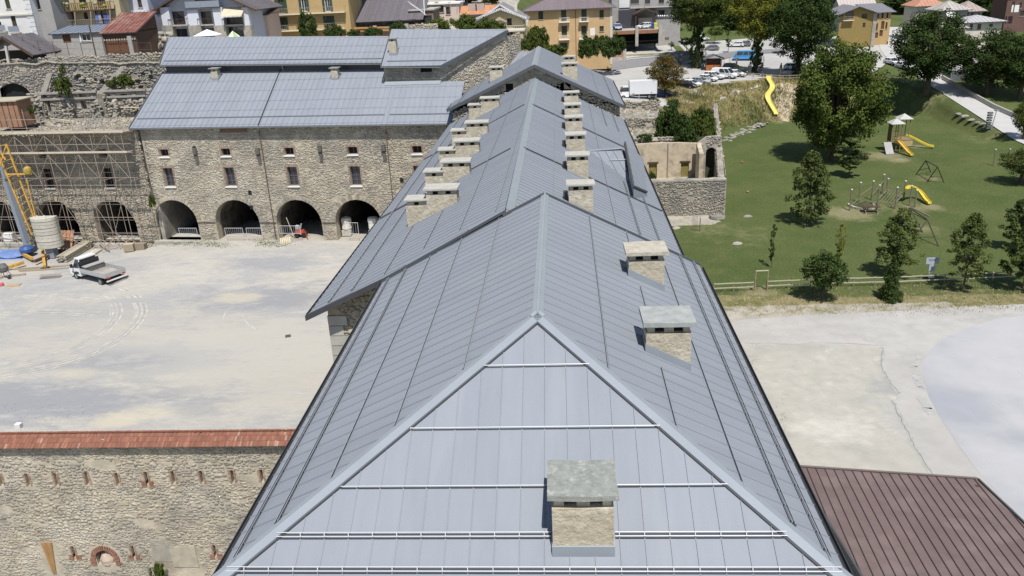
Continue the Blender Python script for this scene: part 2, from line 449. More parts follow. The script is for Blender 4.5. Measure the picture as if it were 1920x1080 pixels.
# sheet-metal roof slope made of single standing-seam trays
def clip_band(poly, a0, a1):
    def cut(P, f):
        out = []
        for i in range(len(P)):
            p, q = P[i], P[(i+1) % len(P)]; fp, fq = f(p), f(q)
            if fp >= 0: out.append(p)
            if fp*fq < 0:
                t = fp/(fp-fq); out.append((p[0]+(q[0]-p[0])*t, p[1]+(q[1]-p[1])*t))
        return out
    P = cut(poly, lambda p: p[0]-a0)
    return cut(P, lambda p: a1-p[0]) if P else P
class Slope:
    def __init__(s, pts, eave=(0, 1)):
        s.pts = [Vector(p) for p in pts]
        s.o = s.pts[eave[0]]; s.e = (s.pts[eave[1]]-s.o).normalized()
        n = Vector((0, 0, 0))
        for i in range(len(s.pts)):
            n += (s.pts[i]-s.o).cross(s.pts[(i+1) % len(s.pts)]-s.o)
        n.normalize()
        if n.z < 0: n = -n
        s.e = (s.e-n*s.e.dot(n)).normalized()
        s.n = n; s.u = n.cross(s.e)
        if s.u.z < 0: s.u = -s.u
        s.p2 = [((p-s.o).dot(s.e), (p-s.o).dot(s.u)) for p in s.pts]
        s.pts = [s.o+s.e*a+s.u*b for a, b in s.p2]
        s.L = abs(s.o.y-30) < 20 and 5 or 50
    def at(s, a, b, h=0): return s.o+s.e*a+s.u*b+s.n*h
    def ab(s, p): p = Vector(p); return ((p-s.o).dot(s.e), (p-s.o).dot(s.u))
    def panels(s, parent, spacing=.61, off=0.0, m=None, rib=.03, name='roof_panel', rw=.026, deck=True, ribm=None, skew=0.0):
        m = m or (ZINC if abs(s.e.y) > .5 else ZINC_X)
        # skew: seams lean by that much along the eave per metre up the slope
        P = [(a-skew*b, b) for a, b in s.p2]
        f = lambda a, b, h: s.at(a+skew*b, b, h)
        gap = .003 if rib < .028 else .005
        lo = min(p[0] for p in P); hi = max(p[0] for p in P)
        k0 = math.floor((lo-off)/spacing); a = off+k0*spacing
        while a < hi:
            Q = clip_band(P, a+gap, a+spacing-gap)
            if len(Q) >= 3:
                ar = abs(sum(Q[i][0]*Q[(i+1) % len(Q)][1]-Q[(i+1) % len(Q)][0]*Q[i][1] for i in range(len(Q))))/2
                if ar > .02:
                    b = MB(); top = [f(x, y, 0) for x, y in Q]; bot = [f(x, y, -.03) for x, y in Q]
                    b.hull8(bot, top)
                    ra = a+gap+rw/2
                    R = clip_band(P, ra, ra+.001)
                    if R:
                        y0 = min(q[1] for q in R); y1 = max(q[1] for q in R)
                        if y1-y0 > .1:
                            if ribm: b.cm = 1
                            A = [f(ra-rw/2, y0, 0), f(ra+rw/2, y0, 0), f(ra+rw/2, y1, 0), f(ra-rw/2, y1, 0)]
                            b.hull8(A, [p+s.n*rib for p in A])
                    b.build(name, [m, ribm] if ribm else m, parent)
            a += spacing
        if deck:
            b = MB(); b.slab([p-s.n*.034 for p in s.pts], -s.n*.12); b.build('roof_deck', ZINC_D, parent)
    def guard(s, parent, b, a0, a1, double=False, spacing=.61, off=0, h=.09, r=.013, skew=0.0, rm=None):
        bright = rm is not None; r = .012 if r < .025 else .015
        g = MB()
        rows = ((b, h), (b+.1, h+.015)) if double else ((b, h),)
        for bb, hh in rows:
            g.cm = 0; g.tube(s.at(a0, bb, hh), s.at(a1, bb, hh), r, 6)
            g.cm = 1; dk = .035 if bright else .03 if double or s.L < 12 else .0
            if dk: g.bar(s.at(a0, bb-.035, hh-.02-dk*.7), s.at(a1, bb-.035, hh-.02-dk*.7), .012, dk, up=s.n)  # dark bar standing in for the shade line under the rail
        g.cm = 0
        x = off+math.ceil((a0-off)/spacing)*spacing+skew*b
        while x < a1:
            if x > a0: g.bar(s.at(x, b-.05, .0), s.at(x, rows[-1][0]+.01, rows[-1][1]+.01), .022, .022, up=s.e)
            x += spacing
        g.build('snow_guard', [rm or RAIL_D, GUTTER], parent)
def gutter(parent, a, b, out, r=.09, m=None):
    g = MB(); a = Vector(a); b = Vector(b); out = Vector(out).normalized()
    prof = [(0, .0), (.0, -.1), (.05, -.15), (.12, -.15), (.17, -.1), (.17, .0), (.15, .0), (.15, -.09), (.11, -.13), (.06, -.13), (.02, -.09), (.02, 0)]
    A = [a+out*x+Vector((0, 0, z)) for x, z in prof]; B = [b+out*x+Vector((0, 0, z)) for x, z in prof]
    g.hull8(A, B); g.build('gutter', m or GUTTER, parent)
def verge(parent, a, b, out, w=.12, h=.28, name='verge_board', m=None, lift=.05):
    a = Vector(a); b = Vector(b); out = Vector(out).normalized()*w
    g = MB(); up = Vector((0, 0, lift)); dn = Vector((0, 0, -h))
    g.hull8([a+dn, b+dn, b+out+dn, a+out+dn], [a+up, b+up, b+out+up, a+out+up]); g.build(name, m or FASCIA, parent)
def cap_strip(parent, a, b, n1, n2, w=.28, name='ridge_cap', m=None, t=.06):
    """folded flashing along a ridge or hip; n1,n2: in-slope directions away from the line on both sides"""
    a = Vector(a); b = Vector(b); n1 = Vector(n1); n2 = Vector(n2)
    up = Vector((0, 0, t)); g = MB()
    for nn in (n1, n2):
        q = [a, b, b+nn*w, a+nn*w]
        g.hull8([p+Vector((0, 0, .01)) for p in q], [p+up for p in q])
    g.build(name, m or ZINC_C, parent)

def chimney(parent, x0, x1, y0, y1, ztop, zfun, cap=.13, over=.13, vents=(.3, .72), vent_h=.22, rz=0, m=None, capm=None, flash=.3, piv=None):
    """rendered stack standing in a roof slope; front (towards -y) has square smoke openings under a stone slab"""
    M = Matrix.Identity(4)
    if rz: M = Matrix.Translation(Vector(piv)) @ Matrix.Rotation(rz, 4, 'Z')
    c = [(x0, y0), (x1, y0), (x1, y1), (x0, y1)]
    zb = lambda x, y: zfun(*( (M @ Vector((x, y, 0))).xy ))
    zt = ztop-cap
    b = MB(); lo = zt-vent_h-.12
    b.hull8([(x, y, zb(x, y)-.1) for x, y in c], [(x, y, lo) for x, y in c], M)
    # ring with openings: piers between vents
    b.box(x0, y0, lo, x1, y1, lo+.06, M); W = x1-x0; vw = .3*min(1, W/1.4)
    xs = [x0]+[x0+W*v+sg*vw/2 for v in vents for sg in (-1, 1)]+[x1]
    xs[0] += .05; xs[-1] -= .05
    for i in range(0, len(xs), 2): b.box(xs[i], y0+.11, lo+.06, xs[i+1], y1-.05, zt-.07, M)
    b.box(x0, y0, zt-.06, x1, y1, zt, M)
    body = b.build('chimney', m or PLASTER_CH, parent)
    v = MB()
    for q in vents: v.box(x0+W*q-vw/2+.01, y0+.24, lo+.06, x0+W*q+vw/2-.01, y1-.2, zt-.06, M)
    v.build('flue_opening', DARK, body)
    s = MB(); o = over; J = lambda: rnd.uniform(-.03, .03)
    cc = [(x0-o+J(), y0-o+J()), ((x0+x1)/2, y0-o+J()), (x1+o+J(), y0-o+J()), (x1+o+J(), (y0+y1)/2), (x1+o+J(), y1+o+J()), ((x0+x1)/2+J(), y1+o+J()), (x0-o+J(), y1+o+J())]
    s.hull8([(x, y, zt+.003) for x, y in cc], [(x, y, ztop+J()*.4) for x, y in cc], M); s.build('cap_slab', capm or SLAB, body)
    if flash:
        f = MB(); e = .025
        ff = [(x0-e, y0-e), (x1+e, y0-e), (x1+e, y1+e), (x0-e, y1+e)]
        f.hull8([(x, y, zb(x, y)-.05) for x, y in ff], [(x, y, zb(x, y)+flash) for x, y in ff], M); f.build('flashing', ZINC_C, body)
    return body
# ------------------------------------------------------------------ ground
def masks(X, Y, Z, d):
    g = np.zeros(X.shape+(3,), np.float32)
    return g
def ground_material():
    m = bpy.data.materials.new('ground'); m.use_nodes = True
    n = m.node_tree.nodes; l = m.node_tree.links; b = n['Principled BSDF']; b.inputs['Roughness'].default_value = .95; b.inputs['Specular IOR Level'].default_value = .2
    geo = n.new('ShaderNodeNewGeometry'); P = geo.outputs['Position']
    def noise(sc, det=5, rg=.6, dist=0, stretch=None):
        t = n.new('ShaderNodeTexNoise'); t.inputs['Scale'].default_value = sc; t.inputs['Detail'].default_value = det; t.inputs['Roughness'].default_value = rg
        t.inputs['Distortion'].default_value = dist
        s = P
        if stretch:
            mp = n.new('ShaderNodeMapping'); mp.inputs['Scale'].default_value = stretch; l.new(P, mp.inputs[0]); s = mp.outputs[0]
        l.new(s, t.inputs['Vector']); return t.outputs['Fac']
    def rampv(sock, a, c, lo=0, hi=1):
        r = n.new('ShaderNodeMapRange'); r.inputs['From Min'].default_value = a; r.inputs['From Max'].default_value = c; r.interpolation_type = 'SMOOTHSTEP'
        r.inputs['To Min'].default_value = lo; r.inputs['To Max'].default_value = hi
        l.new(sock, r.inputs['Value']); return r.outputs['Result']
    def mix(f, a, c, mode='MIX'):
        x = n.new('ShaderNodeMix'); x.data_type = 'RGBA'; x.blend_type = mode
        if isinstance(f, float): x.inputs[0].default_value = f
        else: l.new(f, x.inputs[0])
        for k, v in ((6, a), (7, c)):
            if isinstance(v, tuple): x.inputs[k].default_value = (*v, 1)
            else: l.new(v, x.inputs[k])
        return x.outputs[2]
    def addm(a, c, op='ADD'):
        x = n.new('ShaderNodeMath'); x.operation = op
        for k, v in ((0, a), (1, c)):
            if isinstance(v, (int, float)): x.inputs[k].default_value = v
            else: l.new(v, x.inputs[k])
        return x.outputs[0]
    at = n.new('ShaderNodeAttribute'); at.attribute_name = 'tint'
    sp = n.new('ShaderNodeSeparateColor'); l.new(at.outputs['Color'], sp.inputs[0])
    # lawn
    lawn = mix(rampv(noise(.09, 4), .38, .62), (.062, .096, .024), (.088, .12, .034))
    lawn = mix(rampv(noise(.28, 5, .75), .45, .75), lawn, (.125, .135, .05))
    lawn = mix(rampv(noise(.05, 3, .6), .5, .7), lawn, (.115, .13, .045))
    lawn = mix(rampv(noise(4.5, 6, .8), .35, .65), mix(.6, lawn, (.035, .052, .015)), mix(.18, lawn, (.2, .2, .09)))
    dry = mix(rampv(noise(.25, 5, .7), .4, .62), (.25, .215, .115), (.13, .135, .045))
    dry = mix(rampv(noise(1.2, 5, .7), .5, .7), dry, (.32, .28, .18))
    grav = mix(rampv(noise(.5, 6, .7), .35, .65), (.42, .39, .33), (.33, .31, .27))
    nz = addm(addm(noise(.6, 6, .75), -.5), 1.1, 'MULTIPLY')
    f1 = rampv(addm(sp.outputs['Red'], nz), .35, .6)
    f2 = rampv(addm(sp.outputs['Green'], nz), .35, .6)
    f3 = rampv(addm(sp.outputs['Blue'], nz), .3, .75)
    lawn = mix(f3, lawn, (.2, .19, .1)); lawn = mix(rampv(addm(sp.outputs['Blue'], nz), .75, 1.15), lawn, (.3, .26, .19))
    c = mix(f1, dry, lawn); c = mix(f2, c, grav)
    l.new(c, b.inputs['Base Color'])
    bp = n.new('ShaderNodeBump'); bp.inputs['Distance'].default_value = .08; l.new(noise(5, 6, .8), bp.inputs['Height']); l.new(bp.outputs['Normal'], b.inputs['Normal'])
    return m
xs = np.concatenate([np.arange(-900, -160, 40), np.arange(-160, -70, 6), np.arange(-70, 110, 1.0), np.arange(110, 200, 6), np.arange(200, 1000, 40)])
ys = np.concatenate([np.arange(-60, 60, 6), np.arange(60, 260, 1.0), np.arange(260, 420, 8), np.arange(420, 1900, 60)])
GX, GY = np.meshgrid(xs, ys)
GZ = terr(GX, GY)
nr, nc = GX.shape
V = np.stack([GX.ravel(), GY.ravel(), GZ.ravel()], 1)
ii = (np.arange(nr-1)[:, None]*nc+np.arange(nc-1)[None]).ravel()
F = np.stack([ii, ii+1, ii+nc+1, ii+nc], 1)
D_ = _dist_out(GX, GY)
lawn = ((D_ < 4) & (GX > 8)).astype(float)*1.0
lawn = np.where((D_ >= 4) & (D_ < 9), .45, lawn)
lawn = np.where(GY > 205, .75, lawn)
lawn = np.where((GX > 67) & (GY < 200), .8, lawn)
fence_y = 75.6-.03*(GX-16)
lawn = np.where((GY < fence_y-1.6) & (D_ < 1) & (GX > 8), .55, lawn)
lawn = np.where((GY < fence_y-3.4) & (D_ < 1), 0, lawn)
grav = np.where((GX < 8.5) & (GY < 94), 1.0, 0)
grav = np.where((GY < fence_y-5.0) & (GX >= 8), .55, grav)
grav = np.where((GY < fence_y-7.6) & (GX >= 8), 1.0, grav)
grav = np.where((GX < -10) & (GY >= 94), 1.0, grav)
grav = np.where((GX < 24) & (GY > 95) & (GY < 124) & (GX > 6) & (GX < 19.5+(GY-100)*.15), .6, grav)
wear = np.zeros(GX.shape)
for px_, py_, r_, k_ in ((1592, 400, 4, .9), (1640, 385, 5, .55), (1700, 390, 4, .6), (1745, 388, 2, .9), (1685, 300, 2.2, 1), (1720, 275, 1.8, .9), (1655, 292, 4, .9), (1740, 335, 3, .6), (1735, 430, 3, .6), (1640, 295, 4, .6), (1455, 228, 3, 1), (1500, 250, 10, .25), (1400, 440, 7, .45), (1330, 430, 6, .5), (1300, 460, 8, .3), (1800, 300, 14, .25), (1850, 260, 8, .45), (1550, 470, 10, .2), (1700, 500, 12, .2), (1760, 215, 8, .5), (1700, 210, 8, .4), (1425, 550, 2.5, .9), (1514, 424, 2, .5), (1540, 566, 3, .4), (1805, 550, 2.5, .5), (1390, 500, 8, .25)):
    q = atz(px_, py_, 0); wear = np.maximum(wear, k_*np.exp(-((GX-q.x)**2+(GY-q.y)**2)/(r_*r_)))
fast_obj('ground', V, F, ground_material(), tint=np.stack([lawn.ravel(), grav.ravel(), wear.ravel()], 1), smooth=True, kind='structure')

def yard_material():
    m = bpy.data.materials.new('yard_concrete'); m.use_nodes = True
    n = m.node_tree.nodes; l = m.node_tree.links; b = n['Principled BSDF']; b.inputs['Roughness'].default_value = .9; b.inputs['Specular IOR Level'].default_value = .25
    geo = n.new('ShaderNodeNewGeometry'); P = geo.outputs['Position']
    def noise(sc, det=6, rg=.6, stretch=(1, 1, 1), off=(0, 0, 0), dist=0):
        mp = n.new('ShaderNodeMapping'); mp.inputs['Scale'].default_value = stretch; mp.inputs['Location'].default_value = off; l.new(P, mp.inputs[0])
        t = n.new('ShaderNodeTexNoise'); t.inputs['Scale'].default_value = sc; t.inputs['Detail'].default_value = det; t.inputs['Roughness'].default_value = rg; t.inputs['Distortion'].default_value = dist
        l.new(mp.outputs[0], t.inputs['Vector']); return t.outputs['Fac']
    def rampv(sock, a, c):
        r = n.new('ShaderNodeMapRange'); r.inputs['From Min'].default_value = a; r.inputs['From Max'].default_value = c; r.interpolation_type = 'SMOOTHSTEP'
        l.new(sock, r.inputs['Value']); return r.outputs['Result']
    def mix(f, a, c, mode='MIX'):
        x = n.new('ShaderNodeMix'); x.data_type = 'RGBA'; x.blend_type = mode
        if isinstance(f, float): x.inputs[0].default_value = f
        else: l.new(f, x.inputs[0])
        for k, v in ((6, a), (7, c)):
            if isinstance(v, tuple): x.inputs[k].default_value = (*v, 1)
            else: l.new(v, x.inputs[k])
        return x.outputs[2]
    c = mix(rampv(noise(.10, 6, .6, (1, 1.6, 1), dist=.6), .40, .58), (.40, .378, .33), (.29, .292, .3))
    c = mix(rampv(noise(.16, 6, .65, (.6, 2.2, 1), (30, 9, 0), .8), .54, .66), c, (.275, .285, .305))
    c = mix(rampv(noise(.22, 6, .7, (.7, 1.6, 1), (7, 3, 0), 1.0), .6, .7), c, (.46, .425, .34))
    c = mix(rampv(noise(.3, 8, .75, (.35, 1.8, 1), (3, 77, 0), .5), .5, .72), c, (.46, .44, .4))
    c = mix(.42, c, mix(rampv(noise(2.2, 8, .8, (.5, 1.6, 1)), .35, .65), (.31, .3, .28), (.47, .455, .42)))
    BL = (.245, .253, .27); LB = (.47, .43, .34); BE = (.40, .38, .335)
    c = add_spots(n, l, P, c, [spot(300, 650, 22, 9, BE, .6), spot(560, 700, 9, 7, BE, .8), spot(250, 675, 9, 3, BL, .9), spot(60, 750, 12, 3.5, BL, .85), spot(500, 560, 8, 3.5, BL, .8), spot(520, 505, 5, 2, BL, .6), spot(140, 590, 8, 3, (.33, .325, .31), .6), spot(450, 560, 3, 1.5, LB, .7), spot(290, 775, 2.6, 1.3, LB, .9), spot(215, 790, 2.2, 1, LB, .8), spot(140, 700, 2.4, 1, LB, .6), spot(460, 650, 14, 6, (.42, .405, .365), .6), spot(360, 765, 3, 1.5, BL, .5)])
    l.new(c, b.inputs['Base Color'])
    bp = n.new('ShaderNodeBump'); bp.inputs['Distance'].default_value = .01; l.new(noise(6), bp.inputs['Height']); l.new(bp.outputs['Normal'], b.inputs['Normal'])
    return m
def drape(name, pts, dz, m, res=2.0, jitter=0.0, **kw):
    """a sheet laid over the ground: outline in world x,y"""
    bm = bmesh.new()
    vs = [bm.verts.new((p[0], p[1], 0)) for p in pts]
    bm.faces.new(vs)
    x0, x1 = min(p[0] for p in pts), max(p[0] for p in pts); y0, y1 = min(p[1] for p in pts), max(p[1] for p in pts)
    x = math.ceil(x0)
    while x < x1:
        bmesh.ops.bisect_plane(bm, geom=bm.verts[:]+bm.edges[:]+bm.faces[:], plane_co=(x, 0, 0), plane_no=(1, 0, 0)); x += res
    y = math.ceil(y0)
    while y < y1:
        bmesh.ops.bisect_plane(bm, geom=bm.verts[:]+bm.edges[:]+bm.faces[:], plane_co=(0, y, 0), plane_no=(0, 1, 0)); y += res
    bmesh.ops.triangulate(bm, faces=[f for f in bm.faces if len(f.verts) > 4])
    bm.verts.ensure_lookup_table()
    co = np.array([v.co for v in bm.verts]); z = terr(co[:, 0], co[:, 1])+dz
    for v, zz in zip(bm.verts, z): v.co.z = zz
    bmesh.ops.recalc_face_normals(bm, faces=bm.faces[:])
    me = bpy.data.meshes.new(name); bm.to_mesh(me); bm.free(); me.materials.append(m)
    o = bpy.data.objects.new(name, me); COL.objects.link(o); return props(o, **kw)
YARD = yard_material()
drape('courtyard', [(-75, 30), (-8, 30), (-8, 88.6), (-12, 89.0), (-40, 91.5), (-75, 92)], .02, YARD, kind='structure')
# wheel tracks ground into the yard surface
TRK = mat('dusty_track', (.51, .48, .41), .9, .12, 2.5, col2=(.375, .37, .35), c2scale=.8, c2thr=(.4, .55), detail=8)
def ribbon(name, pts, w, dz, m, n=6, flat=False, **kw):
    P = [Vector((p[0], p[1], 0)) for p in pts]
    for _ in range(n//3):
        Q = [P[0]]
        for a, b in zip(P, P[1:]): Q += [a*.75+b*.25, a*.25+b*.75]
        P = Q+[P[-1]]
    b = MB(); L = []; Rr = []
    for i, p in enumerate(P):
        d = (P[min(i+1, len(P)-1)]-P[max(i-1, 0)]).normalized(); nn = Vector((-d.y, d.x, 0))
        ww = w*(rnd.uniform(.8, 1.15) if not flat else 1)
        L.append(p+nn*ww/2); Rr.append(p-nn*ww/2)
    for p in L+Rr: p.z = tz(p.x, p.y)+dz
    k = len(P)
    b.add(L+Rr, [(i, i+1, k+i+1, k+i) for i in range(k-1)])
    return b.build(name, m, **kw)
def gp(*pts): return [tuple(atz(x, y, 0).xy) for x, y in pts]
TRK2 = mat('scuffed_track', (.29, .28, .255), .9, .15, 2.0, col2=(.38, .365, .33), c2scale=.7, c2thr=(.42, .58), detail=8)
def offset_path(pts, o):
    P = [Vector((x, y, 0)) for x, y in pts]; out = []
    for i, p in enumerate(P):
        d = (P[min(i+1, len(P)-1)]-P[max(i-1, 0)]).normalized(); out.append((p.x-d.y*o, p.y+d.x*o))
    return out
for base in (((0, 689), (50, 680), (100, 668), (150, 650), (190, 627), (214, 602), (222, 583), (214, 566), (196, 556)), ((0, 706), (70, 694), (140, 677), (200, 653), (245, 621), (268, 592), (266, 570), (250, 553), (222, 543)),
             ((20, 560), (80, 556), (150, 557), (205, 563)), ((0, 590), (90, 585), (180, 590))):
    P = gp(*base)
    for o, w, m_ in ((-.45, .14, TRK), (-.2, .1, TRK2), (0, .2, TRK), (.22, .09, TRK2), (.42, .16, TRK), (.66, .1, TRK)):
        ribbon('wheel_track', offset_path(P, o+rnd.uniform(-.04, .04)), w, .024+abs(o)*.003, m_, n=9, kind='structure')
ribbon('wheel_track', gp((418, 600), (422, 585), (440, 575)), .1, .024, TRK, n=9, kind='structure'); ribbon('wheel_track', gp((455, 592), (462, 606), (480, 618)), .12, .024, TRK, n=9, kind='structure')

# right-hand side: pale compacted gravel and the bleached road bend
PAVE = mat('pale_gravel', (.365, .355, .335), .95, .1, .7, col2=(.40, .39, .37), c2scale=.12, c2thr=(.4, .62), c3=(.35, .345, .32), c3scale=.5, c3thr=(.6, .72), detail=9)
PAVE2 = mat('pale_asphalt', (.40, .40, .405), .9, .05, .5, col2=(.30, .31, .34), c2scale=.06, c2thr=(.45, .65), detail=8)
PAVE3 = mat('gravel_edge', (.42, .41, .37), .95, .14, 1.2, detail=9)
drape('gravel_yard', gp((1385, 600), (1500, 592), (1640, 585), (1780, 578), (1920, 570), (2100, 560), (2200, 1100))+[(40, 10), (7, 10), (7, 60)], .008, PAVE, res=4, kind='structure')
drape('dirt_apron', gp((1395, 650), (1480, 645), (1560, 646), (1620, 648), (1655, 652), (1653, 690), (1672, 722), (1686, 738), (1676, 752), (1700, 790), (1722, 840), (1750, 890), (1760, 920), (1500, 920), (1440, 760)), .014, mat('dusty_apron', (.385, .37, .33), .95, .12, 1.2, col2=(.345, .335, .3), c2scale=.3, c3=(.42, .405, .37), c3scale=.5, detail=9, spots=(spot(1665, 722, 1.8, 1.6, (.3, .3, .29), .9), spot(1690, 790, 1.6, 3.5, (.35, .345, .325), .7), spot(1560, 800, 3, 2, (.47, .455, .41), .8))), res=4, kind='structure')
drape('road_bend', gp((2000, 588), (1920, 592), (1870, 598), (1820, 612), (1775, 632), (1748, 652), (1732, 675), (1730, 700), (1740, 740), (1758, 775), (1790, 825), (1830, 880), (1870, 925), (1950, 1010), (2000, 1060), (2300, 1000)), .018, mat('pale_asphalt', (.385, .38, .365), .9, .05, .5, col2=(.36, .355, .34), detail=8, spots=(spot(1925, 740, 4.2, 9, (.25, .252, .262), .95), spot(1885, 690, 4, 9, (.31, .31, .315), .6), spot(1780, 830, 1.0, 3, (.47, .47, .465), .5))), res=4, kind='structure')
CRK = mat('dark_crack', (.2, .19, .17), .95, .2, 3); GRD = mat('seam_grit', (.35, .345, .325), .95, .25, 2.5, detail=8)
def ragged(pts, j, n=5):
    out = []
    for a, b in zip(pts, pts[1:]):
        for k in range(n): t = k/n; out.append((a[0]+(b[0]-a[0])*t+rnd.gauss(0, j), a[1]+(b[1]-a[1])*t+rnd.gauss(0, j)))
    return out+[pts[-1]]
for pts in (((1655, 652), (1653, 690), (1672, 722), (1687, 738)), ((1671, 752), (1690, 785), (1706, 820), (1722, 850), (1748, 890))):
    ribbon('ground_crack', ragged(gp(*pts), .05), .05, .027, CRK, n=3, kind='structure'); ribbon('gravel_seam', ragged(gp(*pts), .08, 3), .28, .022, GRD, n=3, kind='structure')
ribbon('gravel_seam', ragged(gp((1395, 643), (1480, 645), (1560, 643), (1660, 648)), .06, 4), .12, .022, GRD, n=3, kind='structure')
for pts, w in ((((1712, 688), (1720, 680), (1724, 668)), .5), (((1716, 700), (1722, 718), (1728, 728)), .55), (((1726, 745), (1738, 765), (1748, 778)), .6), (((1800, 600), (1850, 594), (1900, 588)), .25)):
    ribbon('gravel_seam', ragged(gp(*pts), .1, 4), w, .023, mat('weathered_patch', (.36, .36, .35), .95, .2, 2, detail=8), n=3, kind='structure')

# parking terrace, village road and the lane down the right side
ASPH = mat('bleached_asphalt', (.36, .355, .34), .9, .08, .4, col2=(.42, .41, .39), c2scale=.08, c2thr=(.4, .6), detail=8)
ASPH_D = mat('grey_asphalt', (.19, .19, .2), .9, .08, .6, detail=7)
def gg(*pts): return [tuple(gnd(x, y).xy) for x, y in pts]
drape('parking_ground', [(8, 151), (20, 152), (34, 164.5), (48, 174), (64, 178), (70, 186), (76, 196), (84, 210), (96, 236), (60, 246), (36, 240), (20, 224), (6, 200), (4, 170)], .03, ASPH, res=3, kind='structure')
ribbon('village_road', gg((1080, 138), (1110, 130), (1160, 121), (1230, 112), (1290, 107), (1370, 100), (1440, 97), (1520, 92)), 6.0, .14, ASPH_D, n=6, flat=True, kind='structure')
ribbon('kerb_line', gg((1085, 126), (1130, 118), (1190, 111), (1260, 106)), .35, .2, mat('kerb_stone', (.5, .49, .46), .8, .05), n=6, flat=True, kind='structure')
ribbon('lane', [(98, 255), (86, 225), (79, 200), (77.2, 180), (76.6, 165), (76.2, 150), (75.8, 134), (75, 118), (74, 100), (73, 84), (74, 60)], 5.6, .1, mat('lane_asphalt', (.43, .425, .41), .9, .07, .5, detail=8), n=9, flat=True, kind='structure')
ribbon('street', [(-160, 136), (-110, 129), (-80, 127), (-50, 128), (-20, 131)], 6, .05, ASPH, n=6, flat=True, kind='structure')

def zl(*c): return lambda x, y: c[0]+c[1]*x+c[2]*y
# ------------------------------------------------------------------ block A: near hipped roof
A = thing('barracks_building', 'near block with hipped blue-grey metal roof, closest to the camera, three chimneys', 'building', (-1.1, 26, 0))
ze = 16.42
a_l = Slope([(-8.75, 15.3, ze), (-8.75, 35.6, ze), (-.88, 37.1, 20.1), (-.88, 22.8, 20.1)])
a_r = Slope([(6.45, 36.9, ze), (6.45, 15.3, ze), (-.88, 22.8, 20.1), (-.88, 37.1, 20.1)])
a_h = Slope([(-8.75, 15.3, ze), (6.45, 15.3, ze), (-.88, 22.8, 20.1)])
a_l.panels(A, .655, off=16.44-15.3)
a_r.panels(A, .655, off=.35)
a_h.panels(A, .616, off=(-6.83+8.75), rib=.022, rw=.022)
for X, dbl, y0 in ((-8.45, True, 15.7), (-7.6, True, 16.75), (-6.36, False, 17.85), (-4.84, False, 19.35), (-3.04, False, 21.1)):
    b = a_l.ab((X, 20, ze+(X+8.75)*(20.1-ze)/7.87))[1]
    a_l.guard(A, b, y0-15.3, 35.6-15.3+(X+8.75)*.19-.1, dbl, .655, 1.14)
zr = lambda X: ze+(6.45-X)*(20.1-ze)/7.33
for X, dbl, y0, segs in ((6.15, True, 15.7, None), (5.5, True, 16.7, None), (4.4, False, 17.5, None), (2.9, False, 19.1, ((19.1, 22.8), (25.6, 29.8), (32.3, 36.8))), (1.15, False, 20.9, None)):
    b = a_r.ab((X, 20, zr(X)))[1]
    for s0, s1 in (segs or ((y0, 36.8),)):
        a_r.guard(A, b, 36.9-s1, 36.9-s0, dbl, .655, .35)
zh = lambda Y: ze+(Y-15.3)*(20.1-ze)/7.5
for Y, dbl, segs in ((21.04, 0, ((-2.44, .63),)), (19.14, 0, ((-4.38, 2.46),)), (17.55, 0, ((-6.03, -.52), (1.05, 4.0))), (16.3, 1, ((-7.44, -.5), (1.08, 5.22))), (15.5, 1, ((-8.5, 6.3),))):
    b = a_h.ab((0, Y, zh(Y)))[1]
    for s0, s1 in segs: a_h.guard(A, b, s0+8.75, s1+8.75, bool(dbl), .616, 1.92, r=.02, rm=RAIL)
apx = Vector((-.88, 22.8, 20.1))
for cx, sl_ in ((-8.75, a_l), (6.45, a_r)):
    c0 = Vector((cx, 15.3, ze)); d = (apx-c0).normalized()
    n1 = a_h.n.cross(d).normalized(); n1 = n1 if n1.dot(Vector((-.88, 15, 16))-c0) > 0 else -n1
    n2 = sl_.n.cross(d).normalized(); n2 = n2 if n2.y > 0 else -n2
    cap_strip(A, c0, apx+d*.1, n1, n2, .23, 'hip_cap', t=.09)
    g = MB(); o1 = n1*.245+a_h.n*.035
    g.bar(c0+o1, apx+o1-d*.25, .03, .05, up=a_h.n); g.build('hip_gap', GUTTER, A)
cap_strip(A, apx, (-.88, 37.15, 20.1), -a_l.u, -a_r.u, .2, 'ridge_cap')
g = MB(); g.bar(apx+Vector((0, 0, .08)), (-.88, 37.15, 20.18), .08, .05); g.build('ridge_roll', ZINC_C, A)
gutter(A, (-8.75, 15.3, ze-.02), (-8.75, 35.6, ze-.02), (-1, 0, 0)); gutter(A, (6.45, 15.3, ze-.02), (6.45, 36.9, ze-.02), (1, 0, 0))
verge(A, (-8.8, 35.62, ze), (-.88, 37.12, 20.1), (-.19, 1, 0), .1, .22); verge(A, (6.5, 36.92, ze), (-.88, 37.12, 20.1), (.03, 1, 0), .1, .22)
g = MB(); g.bar((-2.9, 36.72, 19.24), (-.88, 37.1, 20.16), .1, .12); g.bar((-.88, 37.1, 20.16), (6.45, 36.9, ze+.06), .1, .1); g.build('verge_trim', FASCIA, A)
MB().box(-8.2, 15.9, -1, 5.9, 35.9, ze-.05).build('wall', MORTAR2, A)
b = MB(); b.add([(-8.2, 36.2, ze-.3), (5.9, 36.2, ze-.3), (-.88, 36.2, 19.85), (-8.2, 35.9, ze-.3), (5.9, 35.9, ze-.3), (-.88, 35.9, 19.85)], [(0, 2, 1), (3, 4, 5), (0, 1, 4, 3), (1, 2, 5, 4), (2, 0, 3, 5)]); b.build('gable_wall', MORTAR2, A)
chimney(A, -.45, 1.02, 15.88, 17.2, 18.5, lambda x, y: zh(y), cap=.14, over=.1, flash=.3)
